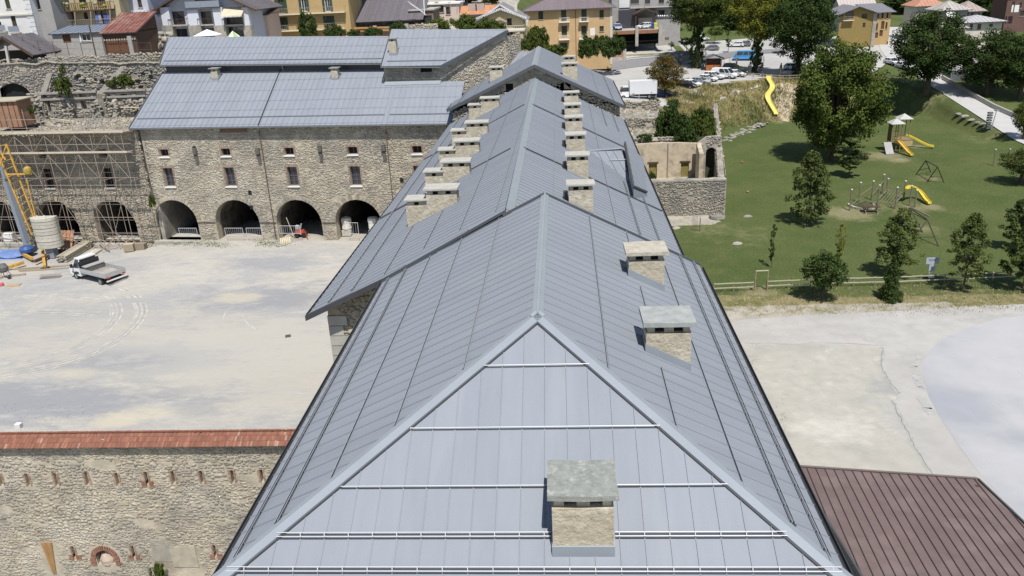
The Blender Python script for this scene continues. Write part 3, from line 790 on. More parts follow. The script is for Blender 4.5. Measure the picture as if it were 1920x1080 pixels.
chimney(A, 2.54, 3.97, 23.6, 24.75, 19.45, lambda x, y: zr(x), cap=.16, over=.13, flash=.28, capm=mat('pale_slab', (.31, .325, .315), .9, .2, 3, bump=.02, bscale=8, detail=8))
chimney(A, 2.54, 3.96, 30.5, 31.6, 19.42, lambda x, y: zr(x), cap=.14, over=.15, flash=.3, capm=mat('mossy_slab', (.42, .39, .32), .9, .25, 3, bump=.03, bscale=8, detail=8))

# ------------------------------------------------------------------ block B: long lower roof
B = thing('barracks_building', 'long metal-roofed block with two rows of chimneys behind the near hipped roof', 'building', (-3, 62, 0))
b_l = Slope([(-12.7, 35.9, 14.7), (-12.1, 88.2, 14.7), (-2.75, 87, 19.4), (-2.75, 36.78, 19.4), (-8.75, 35.64, 16.56)])
b_r = Slope([(6.55, 87.4, 14.7), (6.55, 36.0, 14.7), (-2.75, 36.78, 19.4), (-2.75, 87, 19.4)])
b_l.panels(B, .62, rib=.045, rw=.042); b_r.panels(B, .62, rib=.045, rw=.042)
def hit(sl_, px, py):
    d = ray(px, py); o = Vector((0, 0, CAM_H)); t = (sl_.o-o).dot(sl_.n)/d.dot(sl_.n); return o+d*t
for q, dbl in (((672, 490), 1), ((697, 490), 1), ((737, 490), 0), ((784, 490), 0), ((852, 460), 0), ((930, 400), 0)):
    b = b_l.ab(hit(b_l, *q))[1]; b_l.guard(B, b, 1.3 if q[0] > 750 else .2, 51.5, bool(dbl), .62, 0, r=.03)
for q, dbl in (((1142, 366), 0), ((1186, 393), 1), ((1220, 407), 1), ((1039, 270), 0)):
    b = b_r.ab(hit(b_r, *q))[1]
    for s0, s1 in (((.2, 10), (31.5, 50.3)) if q[0] > 1180 else ((.2, 50.3),)): b_r.guard(B, b, s0, s1, bool(dbl), .62, 0, r=.03)
cap_strip(B, (-2.75, 37.2, 19.4), (-2.75, 87, 19.4), -b_l.u, -b_r.u, .42, 'ridge_cap')
gutter(B, (-12.7, 36, 14.68), (-12.1, 88.2, 14.68), (-1, 0, 0)); gutter(B, (6.55, 35.6, 14.68), (6.55, 87.4, 14.68), (1, 0, 0))
verge(B, (-12.85, 35.88, 14.63), (-8.8, 35.72, 16.52), (0, -1, 0), .1, .24, m=GUTTER)
for s0, dr in ((Vector((-12.4, 0, 0)), 1),):
    pass
# line of the expansion joint that crosses the long roof in front of the far third
for sl_, a0 in ((b_l, 16.0), (b_r, 35.5), (b_l, 34.0), (b_r, 17.5)):
    g = MB(); pts = sl_.p2; g.bar(sl_.at(a0, .1, .06), sl_.at(a0+(0.4 if sl_ is b_l else 0), 10.2, .06), .06, .08, up=sl_.n); g.build('expansion_joint', ZINC_D, B)
bw = MB(); bw.box(-12.0, 36.9, -1, 6.0, 87, 14.5)
bw.build('wall', MORTAR, B)
zbl = lambda x, y: 14.7+(x+12.6)*4.7/9.9
wall('end_wall', MORTAR, B, (0, 36.75, 0), (1, 0, 0), (0, -1, 0), [(-12.0, -1), (-7.9, -1), (-7.9, 16.3), (-12.0, 14.55)], [], .5)
rs = np.random.RandomState(4)
st = stone_field(rs, -11.25, -8, 0, 15.9, .28, lambda u, z, w, h: z > 14.7+(u+12)*.45 or (u < -10.2 and z < 8.2))
stone_wall('stonework', st, (0, 36.75, 0), (1, 0, 0), (0, -1, 0), .07, B, 5)
for k in range(13):
    w = .72 if k % 2 else .95
    b = MB(); z0 = 7.0+k*.56; b.box(-12.03, 36.66, z0+.015, -12.0+w, 37.6, z0+.53); b.build('quoin', mat('cut_stone', (.4, .39, .35), .9, .15, 2, objvar=.2, bump=.01, bscale=10), B)
b = MB(); b.box(-11.95, 36.68, 4, -10.3, 36.9, 7.0); b.build('render_patch', mat('mossy_render', (.22, .17, .09), .95, .35, 1.2, col2=(.16, .16, .05), c2scale=1.5), B)
CAP_P = mat('pale_cap_slab', (.4, .39, .35), .9, .15, 3, bump=.02, bscale=8, detail=8)
for i, (y0, big) in enumerate(((43.8, 1), (50.7, 1), (57.4, 1), (64.9, 1), (78.2, 1))):
    chimney(B, -7.75, -6.0, y0, y0+1.05, 18.85, lambda x, y: zbl(x, y), cap=.1, over=.09, flash=.2, capm=CAP_P)
    chimney(B, -8.95, -7.752, y0+.02, y0+.98, 18.25, lambda x, y: zbl(x, y), cap=.09, over=.08, vents=(.5,), flash=.2, capm=CAP_P)
zbr = lambda x, y: 14.7+(6.55-x)*4.7/9.3
for y0 in (43.9, 51.4, 58.3, 65.6, 72.1, 79.6):
    y0 -= .45; chimney(B, .28, 1.62, y0, y0+.95, 18.95, lambda x, y: zbr(x, y), cap=.1, over=.11, flash=.1, capm=CAP_P)
    s = MB(); s.box(-.02, y0+.35, zbr(0, 0)-.05, .24, y0+.75, zbr(0, 0)+.4); s.build('vent_box', GUTTER, B)
# cross dormer on the right slope
dz = lambda x: zbr(x, 0)
r0 = Vector((2.0, 61.3, 16.98)); r1 = Vector((4.55, 61.8, 16.98))
near = Slope([r0, r1, Vector((4.75, 56.8, zbr(4.7, 0)+.05)), Vector((4.5, 56.6, zbr(4.5, 0)+.05))])
near.panels(B, .62, rib=.04)
far_ = Slope([r0, r1, Vector((5.6, 67.4, zbr(5.5, 0)+.05)), Vector((5.3, 67.6, zbr(5.5, 0)+.05))]); far_.panels(B, .62, rib=.04)
near.guard(B, -1.9, 1.1, 2.6, False, rm=RAIL); near.guard(B, -3.6, 1.9, 2.7, False, rm=RAIL)
cap_strip(B, r0, r1, near.u*-1, far_.u*-1, .15)
ql = [atz(1188, 349, 16.55), atz(1213, 360, 15.45), atz(1206, 297, 15.35), atz(1172, 267, 17.15)]
lid = Slope(ql, (1, 2)); lid.panels(B, 1.4, rib=.05)
MB().hull8([p-Vector((0, 0, 1.15)) if i in (0, 3) else p-Vector((0, 0, .45)) for i, p in enumerate(ql)], [p-Vector((0, 0, .17)) for p in ql]).build('dormer_wall', ZINC_C, B)
g = MB(); g.bar(ql[0]+Vector((0, 0, .03)), ql[3]+Vector((0, 0, .03)), .12, .1); g.bar(ql[0], ql[1], .1, .12); g.build('dormer_edge', ZINC_D, B)

# ------------------------------------------------------------------ block C: cross gable at the far end
C_ = thing('gabled_building', 'gabled block with shaded front gable closing the far end of the long roof', 'building', (-2.8, 97, 0))
pk = 20.78
c_l = Slope([(-12.2, 87, 16.55), (-12.2, 108.5, 16.55), (-2.75, 108.5, pk), (-2.75, 87, pk)])
c_r = Slope([(6.65, 108.5, 16.2), (6.65, 87, 16.2), (-2.75, 87, pk), (-2.75, 108.5, pk)])
c_l.panels(C_, .62, rib=.045, rw=.042); c_r.panels(C_, .62, rib=.045, rw=.042)
for fr in (.12, .3, .55, .8):
    L = 10.3; c_r.guard(C_, L*fr, .2, 21.2, fr < .2, .62, 0, r=.03); c_l.guard(C_, L*fr, .2, 21.2, fr < .2, .62, 0, r=.03)
cap_strip(C_, (-2.75, 86.95, pk), (-2.75, 108.5, pk), -c_l.u, -c_r.u, .35)
verge(C_, (-12.3, 87.0, 16.5), (-2.75, 87.0, pk), (0, -1, 0), .12, .3); verge(C_, (6.75, 87.0, 16.15), (-2.75, 87.0, pk), (0, -1, 0), .12, .3)
gutter(C_, (6.65, 87, 16.18), (6.65, 108.5, 16.18), (1, 0, 0)); gutter(C_, (-12.2, 87, 16.5), (-12.2, 97, 16.5), (-1, 0, 0))
wall('gable_wall', MORTAR, C_, (0, 87.5, 0), (1, 0, 0), (0, -1, 0), [(-11.7, 0), (6.2, 0), (6.2, 16.2), (-2.75, pk-.25), (-11.7, 16.5)], [rect(-5.9, 18.2, -5.1, 18.9), rect(.3, 18.1, 1.0, 18.8)], .6)
MB().box(-5.95, 87.9, 18.15, -5.05, 88.05, 18.95).build('window', DARK, C_); MB().box(.25, 87.9, 18.05, 1.05, 88.05, 18.85).build('window', DARK, C_)
st = stone_field(rs, -11.6, 6.1, 14, 20.4, .28, lambda u, z, w, h: z > pk-.5-abs(u+2.75)*.47 or (abs(u+5.5) < .7 and abs(z-18.55) < .6) or (abs(u-.65) < .7 and abs(z-18.45) < .6))
stone_wall('stonework', st, (0, 87.5, 0), (1, 0, 0), (0, -1, 0), .07, C_, 6)
MB().box(-11.7, 88.3, 0, 6.2, 108.2, 16.0).build('wall', MORTAR, C_)
MB().hull8([(-11.7, 108, 16), (6.2, 108, 16), (-2.75, 108, 16.1)], [(-11.7, 107.9, 16.2), (6.2, 107.9, 16.1), (-2.75, 107.9, pk-.3)]).build('rear_gable', MORTAR, C_)
chimney(C_, .2, 1.75, 89.2, 90.2, 20.6, lambda x, y: pk-(x+2.75)*.487, cap=.11, over=.12, flash=.1, capm=CAP_P)
chimney(C_, .35, 1.6, 96.5, 97.4, 20.6, lambda x, y: pk-(x+2.75)*.487, cap=.11, over=.12, flash=.1, capm=CAP_P)
chimney(C_, -7.9, -6.5, 92.2, 93.2, 20.2, lambda x, y: pk+(x+2.75)*.447, cap=.11, over=.12, flash=.1, capm=CAP_P)
q = [atz(951, 134, 18.7), atz(985, 134, 18.7), atz(1008, 97, 20.4), atz(952, 97, 20.4)]
cw = Slope(q); cw.panels(C_, .62, rib=.05); cw.guard(C_, 1.5, -.2, 2.5); cw.guard(C_, 4.2, .3, 4.5)
cap_strip(C_, q[3], q[2], -cw.u, Vector((0, 1, -.4)), .2)

# ------------------------------------------------------------------ block D: long wing with the arcade
FO = Vector((-12.5, 89.0, 0)); FU = Vector((-.9946, .104, 0)); FB = Vector((.104, .9946, 0)); FN = -FB
def L(u, v, z): return FO+FU*u+FB*v+Vector((0, 0, z))
D = thing('arcaded_building', 'long rubble-stone wing with vaulted ground-floor arches, small windows and two-step grey metal roof', 'building', tuple(L(19, 5, 0)))
zp = lambda v: 14.8+.47*(v+.8)
d1 = Slope([L(38.35, -.6, zp(-.6)), L(7.0, -.75, zp(-.75)), L(8.1, 10.2, zp(10.2)), L(39.5, 10.4, zp(10.4))])
d2 = Slope([L(6.98, -.75, zp(-.75)), L(-1.0, -.8, zp(-.8)), L(-.6, 6.8, zp(6.8)), L(7.75, 6.8, zp(6.8))])
d1.panels(D, .665, off=.3, rib=.045, rw=.042, skew=-.095); d2.panels(D, .665, off=.1, rib=.045, rw=.042, skew=-.095)
for v, dbl in ((7.9, 0), (5.9, 0), (3.9, 0), (2.2, 0), (.9, 1), (-.4, 0)):
    b = (v+.7)*1.105
    d1.guard(D, b, .3-b*.1, 31.0-b*.1, bool(dbl), .665, .3, r=.03, skew=-.095)
    if v < 6: d2.guard(D, b, .2-b*.1, 7.5, bool(dbl), .665, .1, r=.03, skew=-.095)
g = MB(); g.bar(d1.at(*d1.ab(L(22.2, -.6, zp(-.6))), .07), d1.at(*d1.ab(L(23.45, 10.2, zp(10.2))), .07), .1, .12, up=d1.n); g.build('expansion_joint', ZINC_D, D)
verge(D, L(38.4, -.6, zp(-.6)), L(39.55, 10.4, zp(10.4)), FU, .12, .3)
gutter(D, L(38.4, -.6, zp(-.6)-.03), L(-1, -.78, zp(-.78)-.03), FN, m=mat('zinc_gutter', (.16, .17, .19), .4, .05))
u1 = Slope([L(39.3, 9.6, 20.98), L(9.1, 8.7, 20.45), L(10.3, 14.2, 23.1), L(41.2, 15.9, 23.9)])
u1.panels(D, .665, off=.2, rib=.045, rw=.042, skew=-.1)
for b, dbl in ((3.9, 0), (2.4, 0), (.85, 1), (.2, 0)): u1.guard(D, b, .2-b*.1, 30.1-b*.2, bool(dbl), .665, .2, r=.03, skew=-.1)
cap_strip(D, L(41.2, 15.9, 23.9), L(10.3, 14.2, 23.1), -u1.u, FB*.9-Vector((0, 0, .42)), .2)
ub = Slope([L(10.3, 14.2, 23.1), L(41.2, 15.9, 23.9), L(42.5, 22, 20.9), L(10.9, 20, 20.2)], (3, 2)); ub.panels(D, 2.0)
verge(D, L(39.35, 9.6, 20.98), L(41.25, 15.9, 23.9), FU, .12, .3); gutter(D, L(39.3, 9.6, 20.95), L(9.1, 8.7, 20.42), FN, m=MATS['zinc_gutter'])
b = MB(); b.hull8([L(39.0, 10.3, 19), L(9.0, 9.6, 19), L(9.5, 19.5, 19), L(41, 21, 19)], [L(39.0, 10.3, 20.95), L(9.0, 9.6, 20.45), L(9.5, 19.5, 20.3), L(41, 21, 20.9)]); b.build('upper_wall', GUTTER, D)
g = MB(); g.tube(L(39.2, 9.9, 20.9), L(39.1, 10.2, 19.8), .06); g.tube(L(22.95, 9.5, 20.7), L(23.0, 9.95, 19.6), .06); g.build('downpipe', mat('pale_pipe', (.35, .36, .38), .5), D)
# raised corner tower with the splayed side wall
t1 = Slope([L(9.0, 5.9, 20.4), L(1.95, 5.9, 20.2), L(-4.8, 13.1, 23.45), L(9.85, 14.0, 23.9)])
t1.panels(D, .665, off=.2, rib=.045, rw=.042, skew=-.1)
for b, dbl in ((6.3, 0), (4.4, 0), (2.7, 0), (1.0, 1)): t1.guard(D, b, .5-b*.1, 6.8+b*.85, bool(dbl), .665, .2, r=.03, skew=-.1)
cap_strip(D, L(9.85, 14.0, 23.9), L(-4.9, 13.1, 23.45), -t1.u, FB*.9-Vector((0, 0, .42)), .2)
tb = Slope([L(-4.8, 13.1, 23.45), L(9.85, 14.0, 23.9), L(10.2, 20, 21.2), L(-5.2, 20, 20.6)], (3, 2)); tb.panels(D, 2.0)
verge(D, L(1.9, 5.85, 20.2), L(-4.85, 13.1, 23.45), -FU, .12, .34); verge(D, L(9.05, 5.9, 20.4), L(9.9, 14, 23.9), FU, .1, .25)
gutter(D, L(9.0, 5.9, 20.36), L(1.95, 5.9, 20.16), FN, m=MATS['zinc_gutter'])
wall('tower_wall', MORTAR2, D, L(0, 6.7, 0), FU, FN, [(2.2, 17.5), (9.0, 17.5), (9.0, 20.7), (2.2, 20.6)], [rect(3.2, 19.5, 4.6, 20.2)], .5)
MB().hull8([L(3.1, 7.0, 19.4), L(4.7, 7.0, 19.4), L(4.7, 7.1, 19.4), L(3.1, 7.1, 19.4)], [L(3.1, 7.0, 20.3), L(4.7, 7.0, 20.3), L(4.7, 7.1, 20.3), L(3.1, 7.1, 20.3)]).build('window', DARK, D)
st = stone_field(rs, 2.3, 8.9, 18.2, 20.5, .28, lambda u, z, w, h: abs(u-3.9) < 1.1 and z > 19.3)
stone_wall('stonework', st, L(0, 6.7, 0), FU, FN, .07, D, 7)
MB().hull8([L(2.2, 6.55, 17.9), L(9.0, 6.55, 17.9), L(9.0, 6.2, 17.9), L(2.2, 6.2, 17.9)], [L(2.2, 6.55, 18.55), L(9.0, 6.55, 18.55), L(9.0, 6.2, 18.2), L(2.2, 6.2, 18.2)]).build('base_flashing', ZINC_C, D)
g0 = L(2.2, 6.75, 0); g1 = L(-4.6, 13.3, 0); gd = (g1-g0).normalized(); gl = (g1-g0).length; gn = Vector((gd.y, -gd.x, 0))
if gn.x < 0: gn = -gn
wall('splayed_wall', MORTAR, D, g0, gd, gn, [(0, 13), (gl, 13), (gl, 23.1), (0, 20.2)], [], .6)
st = stone_field(rs, .1, gl-.3, 14, 23, .28, lambda u, z, w, h: z > 19.5+u*.31)
stone_wall('stonework', st, g0, gd, gn, .08, D, 8)
wall('tower_wall', MORTAR2, D, g1, Vector((.25, .97, 0)).normalized(), Vector((.97, -.25, 0)).normalized(), [(0, 12), (6, 12), (6, 21.5), (0, 23)], [], .5)
st = stone_field(rs, .1, 5.8, 14, 22.6, .28); stone_wall('stonework', st, g1, Vector((.25, .97, 0)).normalized(), Vector((.97, -.25, 0)).normalized(), .08, D, 9)
MB().hull8([L(2.5, 7.3, 12), L(9, 7.3, 12), L(9.5, 19.5, 12), L(-4.2, 19.5, 12), L(-4.2, 13.6, 12)], [L(2.5, 7.3, 20.2), L(9, 7.3, 20.2), L(9.5, 19.5, 20.2), L(-4.2, 19.5, 20.2), L(-4.2, 13.6, 20.2)]).build('wall', MORTAR2, D)
def dchim(px, py, w, h, sl_, cap=.1):
    p = hit(sl_, px, py); zf = lambda x, y: sl_.o.z-((x-sl_.o.x)*sl_.n.x+(y-sl_.o.y)*sl_.n.y)/sl_.n.z
    a = math.atan2(FU.y, FU.x)+math.pi
    chimney(D, -w/2, w/2, 0, .75, p.z+h, zf, cap=cap, over=.16, vents=(.5,), vent_h=.2, flash=.3, rz=a, piv=(p.x, p.y, 0))
BRK = mat('chimney_tan', (.33, .27, .19), .9, .15, 4)
dchim(403.5, 151, .85, 1.5, d1); dchim(628, 150, .85, 1.45, d1); dchim(737, 104, .9, 1.95, t1, cap=.06)

# facade with real openings
wins = [35.0, 27.1, 19.2, 11.5, 3.9]; archs = [35.25, 27.15, 19.25, 11.8]
h_f = []
for uc in wins:
    h_f.append(rect(uc-.62, 7.7, uc+.62, 9.95)); h_f.append(rect(uc-.56, 11.35, uc+.56, 12.2))
for uc in archs: h_f.append(archp(uc, .95, 3.15, 2.85, 12))
wall('facade', MORTAR, D, L(0, 0, 0), FU, FN, [(-1, -1), (38, -1), (37.1, 14.9), (-1, 14.9)], h_f, 1.1)
def skip_f(wl, al, extra=None):
    def f(u, z, w, h):
        for uc in wl:
            if abs(u-uc) < .72+w/2 and 7.5-h/2 < z < 10.1+h/2: return True
            if abs(u-uc) < .66+w/2 and 11.2-h/2 < z < 12.35+h/2: return True
        for uc in al:
            if z < 3.15 and abs(u-uc) < 2.95+w/2: return True
            if z >= 3.15 and math.hypot(u-uc, z-3.15) < 3.4+h/2: return True
        return bool(extra and extra(u, z, w, h))
    return f
st = stone_field(rs, -.9, 37.9, .6, 14.7, .27, skip_f(wins, archs, lambda u, z, w, h: u > 38.0-.065*z))
stone_wall('stonework', st, L(0, 0, 0), FU, FN, .045, D, 10)
WF = mat('window_frame', (.13, .1, .11), .6, .1, 4)
def small_window(parent, uc, z0, z1, hw, barred, brick=True, org=None):
    f = MB(); w = .06
    P = lambda u, v, z: L(u, v, z)
    def bx(mb, ua, ub_, va, vb, za, zb_): mb.hull8([P(ua, va, za), P(ub_, va, za), P(ub_, vb, za), P(ua, vb, za)], [P(ua, va, zb_), P(ub_, va, zb_), P(ub_, vb, zb_), P(ua, vb, zb_)])
    bx(f, uc-hw, uc-hw+w, .38, .46, z0, z1); bx(f, uc+hw-w, uc+hw, .38, .46, z0, z1); bx(f, uc-hw, uc+hw, .38, .46, z0, z0+w); bx(f, uc-hw, uc+hw, .38, .46, z1-w, z1)
    bx(f, uc-.03, uc+.03, .38, .46, z0, z1)
    if barred:
        for k in (1, 2, 3): bx(f, uc-hw, uc+hw, .39, .45, z0+(z1-z0)*k/4-.02, z0+(z1-z0)*k/4+.02)
    fr = f.build('window', WF, parent)
    pn = MB(); bx(pn, uc-hw, uc+hw, .47, .5, z0, z1); pn.build('pane', GLASS if barred else DARK, fr)
    s = MB(); bx(s, uc-hw-.14, uc+hw+.14, -.16, .1, z0-.16, z0-.02); s.build('sill', WHITE, fr)
    if brick:
        b = MB()
        for side in (-1, 1):
            z = z0
            while z < z1+.25:
                ww = rnd.uniform(.08, .26); u = uc+side*(hw+.01)
                b.ct = (rnd.uniform(.75, 1.25),)*3
                bx(b, min(u, u+side*ww), max(u, u+side*ww), -.03-rnd.uniform(0, .03), .05, z, z+.075); z += .09
        u = uc-hw-.1
        while u < uc+hw+.1:
            b.ct = (rnd.uniform(.75, 1.25),)*3
            bx(b, u, u+.08, -.04, .05, z1+.01, z1+.27); u += .095
        b.build('brick_surround', mat('brick_tinted', (.3, .225, .175), .9, .2, 5, attr='tint'), fr, tint=True)
def bxl(mb, ua, ub_, va, vb, za, zb_): mb.hull8([L(ua, va, za), L(ub_, va, za), L(ub_, vb, za), L(ua, vb, za)], [L(ua, va, zb_), L(ub_, va, zb_), L(ub_, vb, zb_), L(ua, vb, zb_)])
for uc in wins:
    small_window(D, uc, 7.7, 9.95, .62, True); small_window(D, uc, 11.35, 12.2, .56, False)
VAULT = mat('vault_render', (.13, .12, .1), .95, .3, 1.0, col2=(.07, .065, .06), c2scale=.7)  # darkened colour: the dimness inside the arches is painted in
def vault(parent, uc, zf=.95, dp=16.5):
    b = MB(); n = 12; r = 2.85; dp = 9 if zf < .9 else dp
    for i in range(n):
        a0, a1 = math.pi*i/n, math.pi*(i+1)/n
        P = lambda a, rr, v: L(uc+rr*math.cos(a), v, 3.15+rr*math.sin(a))
        b.hull8([P(a0, r, 1.1), P(a1, r, 1.1), P(a1, r+.3, 1.1), P(a0, r+.3, 1.1)], [P(a0, r, dp), P(a1, r, dp), P(a1, r+.3, dp), P(a0, r+.3, dp)])
    bxl(b, uc-r-.3, uc-r, 1.1, dp, .2, 3.15); bxl(b, uc+r, uc+r+.3, 1.1, dp, .2, 3.15)
    b.build('vault', VAULT, parent)
    k = MB(); bxl(k, uc-r-.3, uc+r+.3, dp+.003, dp+.3, .2, 6.3); k.build('back_wall', mat('vault_shade', (.03, .028, .025), .95, .2), parent)  # near-black back wall paints the shade deep in the vault
    k = MB(); bxl(k, uc-.2, uc+r, 4.0, 4.4, zf, 4.6) if False else bxl(k, uc-r, uc+r, 4.5, dp, zf+.003, zf+.02); k.build('inner_floor', MATS['vault_shade'], parent)  # dark sheet over the rear floor, painted shade as well
    f = MB(); bxl(f, uc-r-.2, uc+r+.2, -.75, dp, zf-.9, zf); f.build('threshold', CONC if zf > .5 else CONC, parent)
    s = MB(); m = 22
    for i in range(m):      # arch ring of cut stones
        a0 = math.pi*(i+.06)/m; a1 = math.pi*(i+.94)/m; r1 = r+.5*rnd.uniform(.75, 1.3); t = .04+rnd.uniform(0, .05)
        s.ct = tuple(np.array((1, .98, .94))*rnd.uniform(.55, 1.2))
        q = [(a0, r+.01), (a1, r+.01), (a1, r1), (a0, r1)]
        s.hull8([L(uc+rr*math.cos(a), .1, 3.15+rr*math.sin(a)) for a, rr in q], [L(uc+rr*math.cos(a), -t, 3.15+rr*math.sin(a)) for a, rr in q])
    s.build('arch_ring', STONE, parent, tint=True)
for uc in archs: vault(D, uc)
t = MB()
for a, b_ in ((38.0, 38.1), (32.3, 30.1), (24.2, 22.2), (16.3, 14.7), (8.9, 2)): bxl(t, min(a, b_), max(a, b_), -.12, -.02, 3.16, 3.24)
t.build('tie_rail', mat('rusty_steel', (.1, .065, .05), .8, .2), D)
for u in (22.45, 7.3):
    t = MB(); t.tube(L(u-.1, -.3, 14.2), L(u, -.16, 1.2), .055, 6); t.build('downpipe', MATS['rusty_steel'], D)
for u, z in ((30.9, 12.0), (23.0, 11.9), (15.35, 12.1), (7.75, 12.1)):
    t = MB(); bxl(t, u-.22, u+.22, -.32, .05, z-.35, z+.35); bxl(t, u-.2, u+.18, -.16, .05, z-1.5, z-.35); t.build('corbel', mat('dark_stone', (.11, .1, .09), .95, .3, 4, bump=.03), D)
for u, z in ((30.95, 12.3), (6.0, 8.3), (24.9, 6.9), (25.0, 5.1)):
    t = MB(); bxl(t, u-.2, u+.2, -.08, .1, z-.25, z+.25); t.build('wall_hole', DARK, D)
MB().hull8([L(24, -.1, 14.1), L(27.3, -.1, 14.1), L(27.3, 0, 14.1), L(24, 0, 14.1)], [L(24, -.1, 14.7), L(27.3, -.1, 14.7), L(27.3, 0, 14.7), L(24, 0, 14.7)]).build('timber_plate', mat('timber_brown', (.16, .1, .07), .9, .2), D)
bod = MB(); bod.hull8([L(-1, 9.4, 7.2), L(38, 9.4, 7.2), L(40, 20, 7.2), L(-1, 20, 7.2)], [L(-1, 9.4, 18.2), L(37.3, 9.4, 18.2), L(39.3, 20, 19.0), L(-1, 20, 18.8)]); bod.build('wall', MORTAR2, D)
wall('side_wall', MORTAR2, D, L(37.55, .0, 0), FB, FU, [(0, 0), (20, 0), (20, 19.5), (9.5, 19.3), (0, 14.8)], [], .5)
MB().hull8([L(37.5, 1.1, 6.6), L(-1, 1.1, 6.6), L(-1, 9.4, 6.6), L(37.5, 9.4, 6.6)], [L(37.5, 1.1, 7.1), L(-1, 1.1, 7.1), L(-1, 9.4, 7.1), L(37.5, 9.4, 7.1)]).build('floor', MORTAR2, D)
for uc in wins:
    pass

# ------------------------------------------------------------------ near loopholed curtain wall with tile coping
W = thing('loophole_wall', 'high rubble-stone wall with narrow slits and red clay-tile coping, bottom left', 'wall', (-24, 34, 0))
WY = 34.0
def wp(px, py): p = aty(px, py, WY); return p.x, p.z
slots = []
for px, y0, y1 in ((1, 885, 912), (52, 886, 913), (105, 884, 913), (163, 883, 911), (220, 884, 912), (275, 882, 911), (325, 881, 909), (378, 881, 908), (436, 880, 907), (491, 879, 906), (138, 1021, 1049), (250, 1021, 1048), (403, 1019, 1047)):
    x, z = wp(px, (y0+y1)/2); slots.append((x, z))
ax, az = wp(197, 1045)
holes = [rect(x-.08, z-.38, x+.08, z+.38) for x, z in slots]+[archp(ax, az-.45, az, .5, 8)]
XL, XR, ZT = -37.0, -8.25, 8.75
wall('wall_body', MORTAR, W, (0, WY, 0), (1, 0, 0), (0, -1, 0), [(XL, -2), (XR, -2), (XR, ZT), (XL, ZT)], holes, .45)
MB().box(XL, WY+.46, -2, XR, WY+.8, ZT-.02).build('wall_core', MORTAR2, W)
def skipw(u, z, w, h):
    for qx0, qx1, qz0 in PATCH:
        if qx0-w/2 < u < qx1+w/2 and z < qz0+h/2: return True
    for x, zz in slots:
        if abs(u-x) < .13+w/2 and abs(z-zz) < .42+h/2: return True
    return math.hypot(u-ax, z-az) < .85+w/2 or (abs(u-ax) < .6+w/2 and az-.6 < z < az)
PATCH = [(wp(77, 1017)[0]-.1, wp(107, 1075)[0]+.3, wp(80, 1015)[1]), (wp(305, 1030)[0]-.6, wp(345, 1040)[0]+.75, wp(320, 1025)[1])]
rs = np.random.RandomState(11)
st = stone_field(rs, -33.2, XR, -.2, 8.72, .235, lambda u, z, w, h: skipw(u, z, w, h) or rs.random() < .0)
stone_wall('stonework', st, (0, WY, 0), (1, 0, 0), (0, -1, 0), .03, W, 12, singles=290)
def brickbox(parent, x0, z0, x1, z1, dy=.05, y=WY, a=0.0, c=None):
    b = MB(); w, h = (x1-x0)/2, (z1-z0)/2
    M = Matrix.Translation(((x0+x1)/2, y, (z0+z1)/2)) @ Matrix.Rotation(a, 4, 'Y')
    b.box(-w, -dy, -h, w, .2, h, M); b.build('brick', BRICK, parent)
for i, (x, z) in enumerate(slots):
    low = i >= 10
    if i in (5,) or low:
        for k in range(4):
            brickbox(W, x-.07-.2-rnd.uniform(0, .08), z-.5+k*.085, x-.08, z-.5+k*.085+.07); brickbox(W, x+.08, z-.5+k*.085, x+.29+rnd.uniform(0, .1), z-.5+k*.085+.07)
    b = MB()
    for s in (-1, 1):
        zz = z-.36
        while zz < z+.4:
            b.ct = (rnd.uniform(.7, 1.2),)*3; xa = x+s*.085; xb = x+s*(.14+rnd.uniform(0, .08)); b.box(min(xa, xb), WY-.035, zz, max(xa, xb), WY+.1, zz+.07); zz += .085
    b.build('slit_surround', mat('brick_tinted', (.36, .21, .15)) if low else mat('ochre_surround', (.34, .235, .17), .9, .2, 4, attr='tint'), W, tint=True, kind='stuff')
    v = MB(); v.box(x-.2, WY+.455, z-.5, x+.2, WY+.458, z+.5); v.build('slit_opening', DARK, W)
for k in range(17):
    a = math.pi*(k+.5)/17; r = .63+rnd.uniform(-.02, .02)
    brickbox(W, ax+r*math.cos(a)-.14, az+r*math.sin(a)-.04, ax+r*math.cos(a)+.14, az+r*math.sin(a)+.04, .07, a=-a)
for k in range(5):
    brickbox(W, ax-.85, az-.5+k*.1, ax-.55, az-.42+k*.1, .06); brickbox(W, ax+.55, az-.5+k*.1, ax+.85+rnd.uniform(-.1, .1), az-.42+k*.1, .06)
b = MB(); b.lathe([(.01, -.55), (.42, -.5), (.45, -.2), (.3, .12), (.01, .22)], 10, (ax, WY+.32, az)); b.build('blocking_rubble', mat('pinkish_mortar', (.42, .34, .27), .95, .25, 3, bump=.05, bscale=7), W)
x0, z0 = wp(77, 1017); x1, z1 = wp(107, 1075)
MB().hull8([(x0+.15, WY-.05, z1), (x1-.02, WY-.05, z1), (x1-.02, WY, z1), (x0+.15, WY, z1)], [(x0, WY-.05, z0), (x0+.62, WY-.05, z0), (x0+.62, WY, z0), (x0, WY, z0)]).build('timber_patch', mat('orange_timber', (.3, .17, .07), .9, .35, 1.5, stretch=(3, 1, .7)), W)
x0, z0 = wp(305, 1030); MB().box(x0-.6, WY-.03, z0-.8, x0+.5, WY+.02, z0+.6).build('slate_patch', mat('grey_patch', (.3, .28, .235), .95, .25, 2), W)
x0, z0 = wp(345, 1040); MB().box(x0-.7, WY-.045, z0-.8, x0+.7, WY+.02, z0+.6).build('render_patch', mat('green_grey_render', (.37, .335, .26), .95, .25, 2), W)
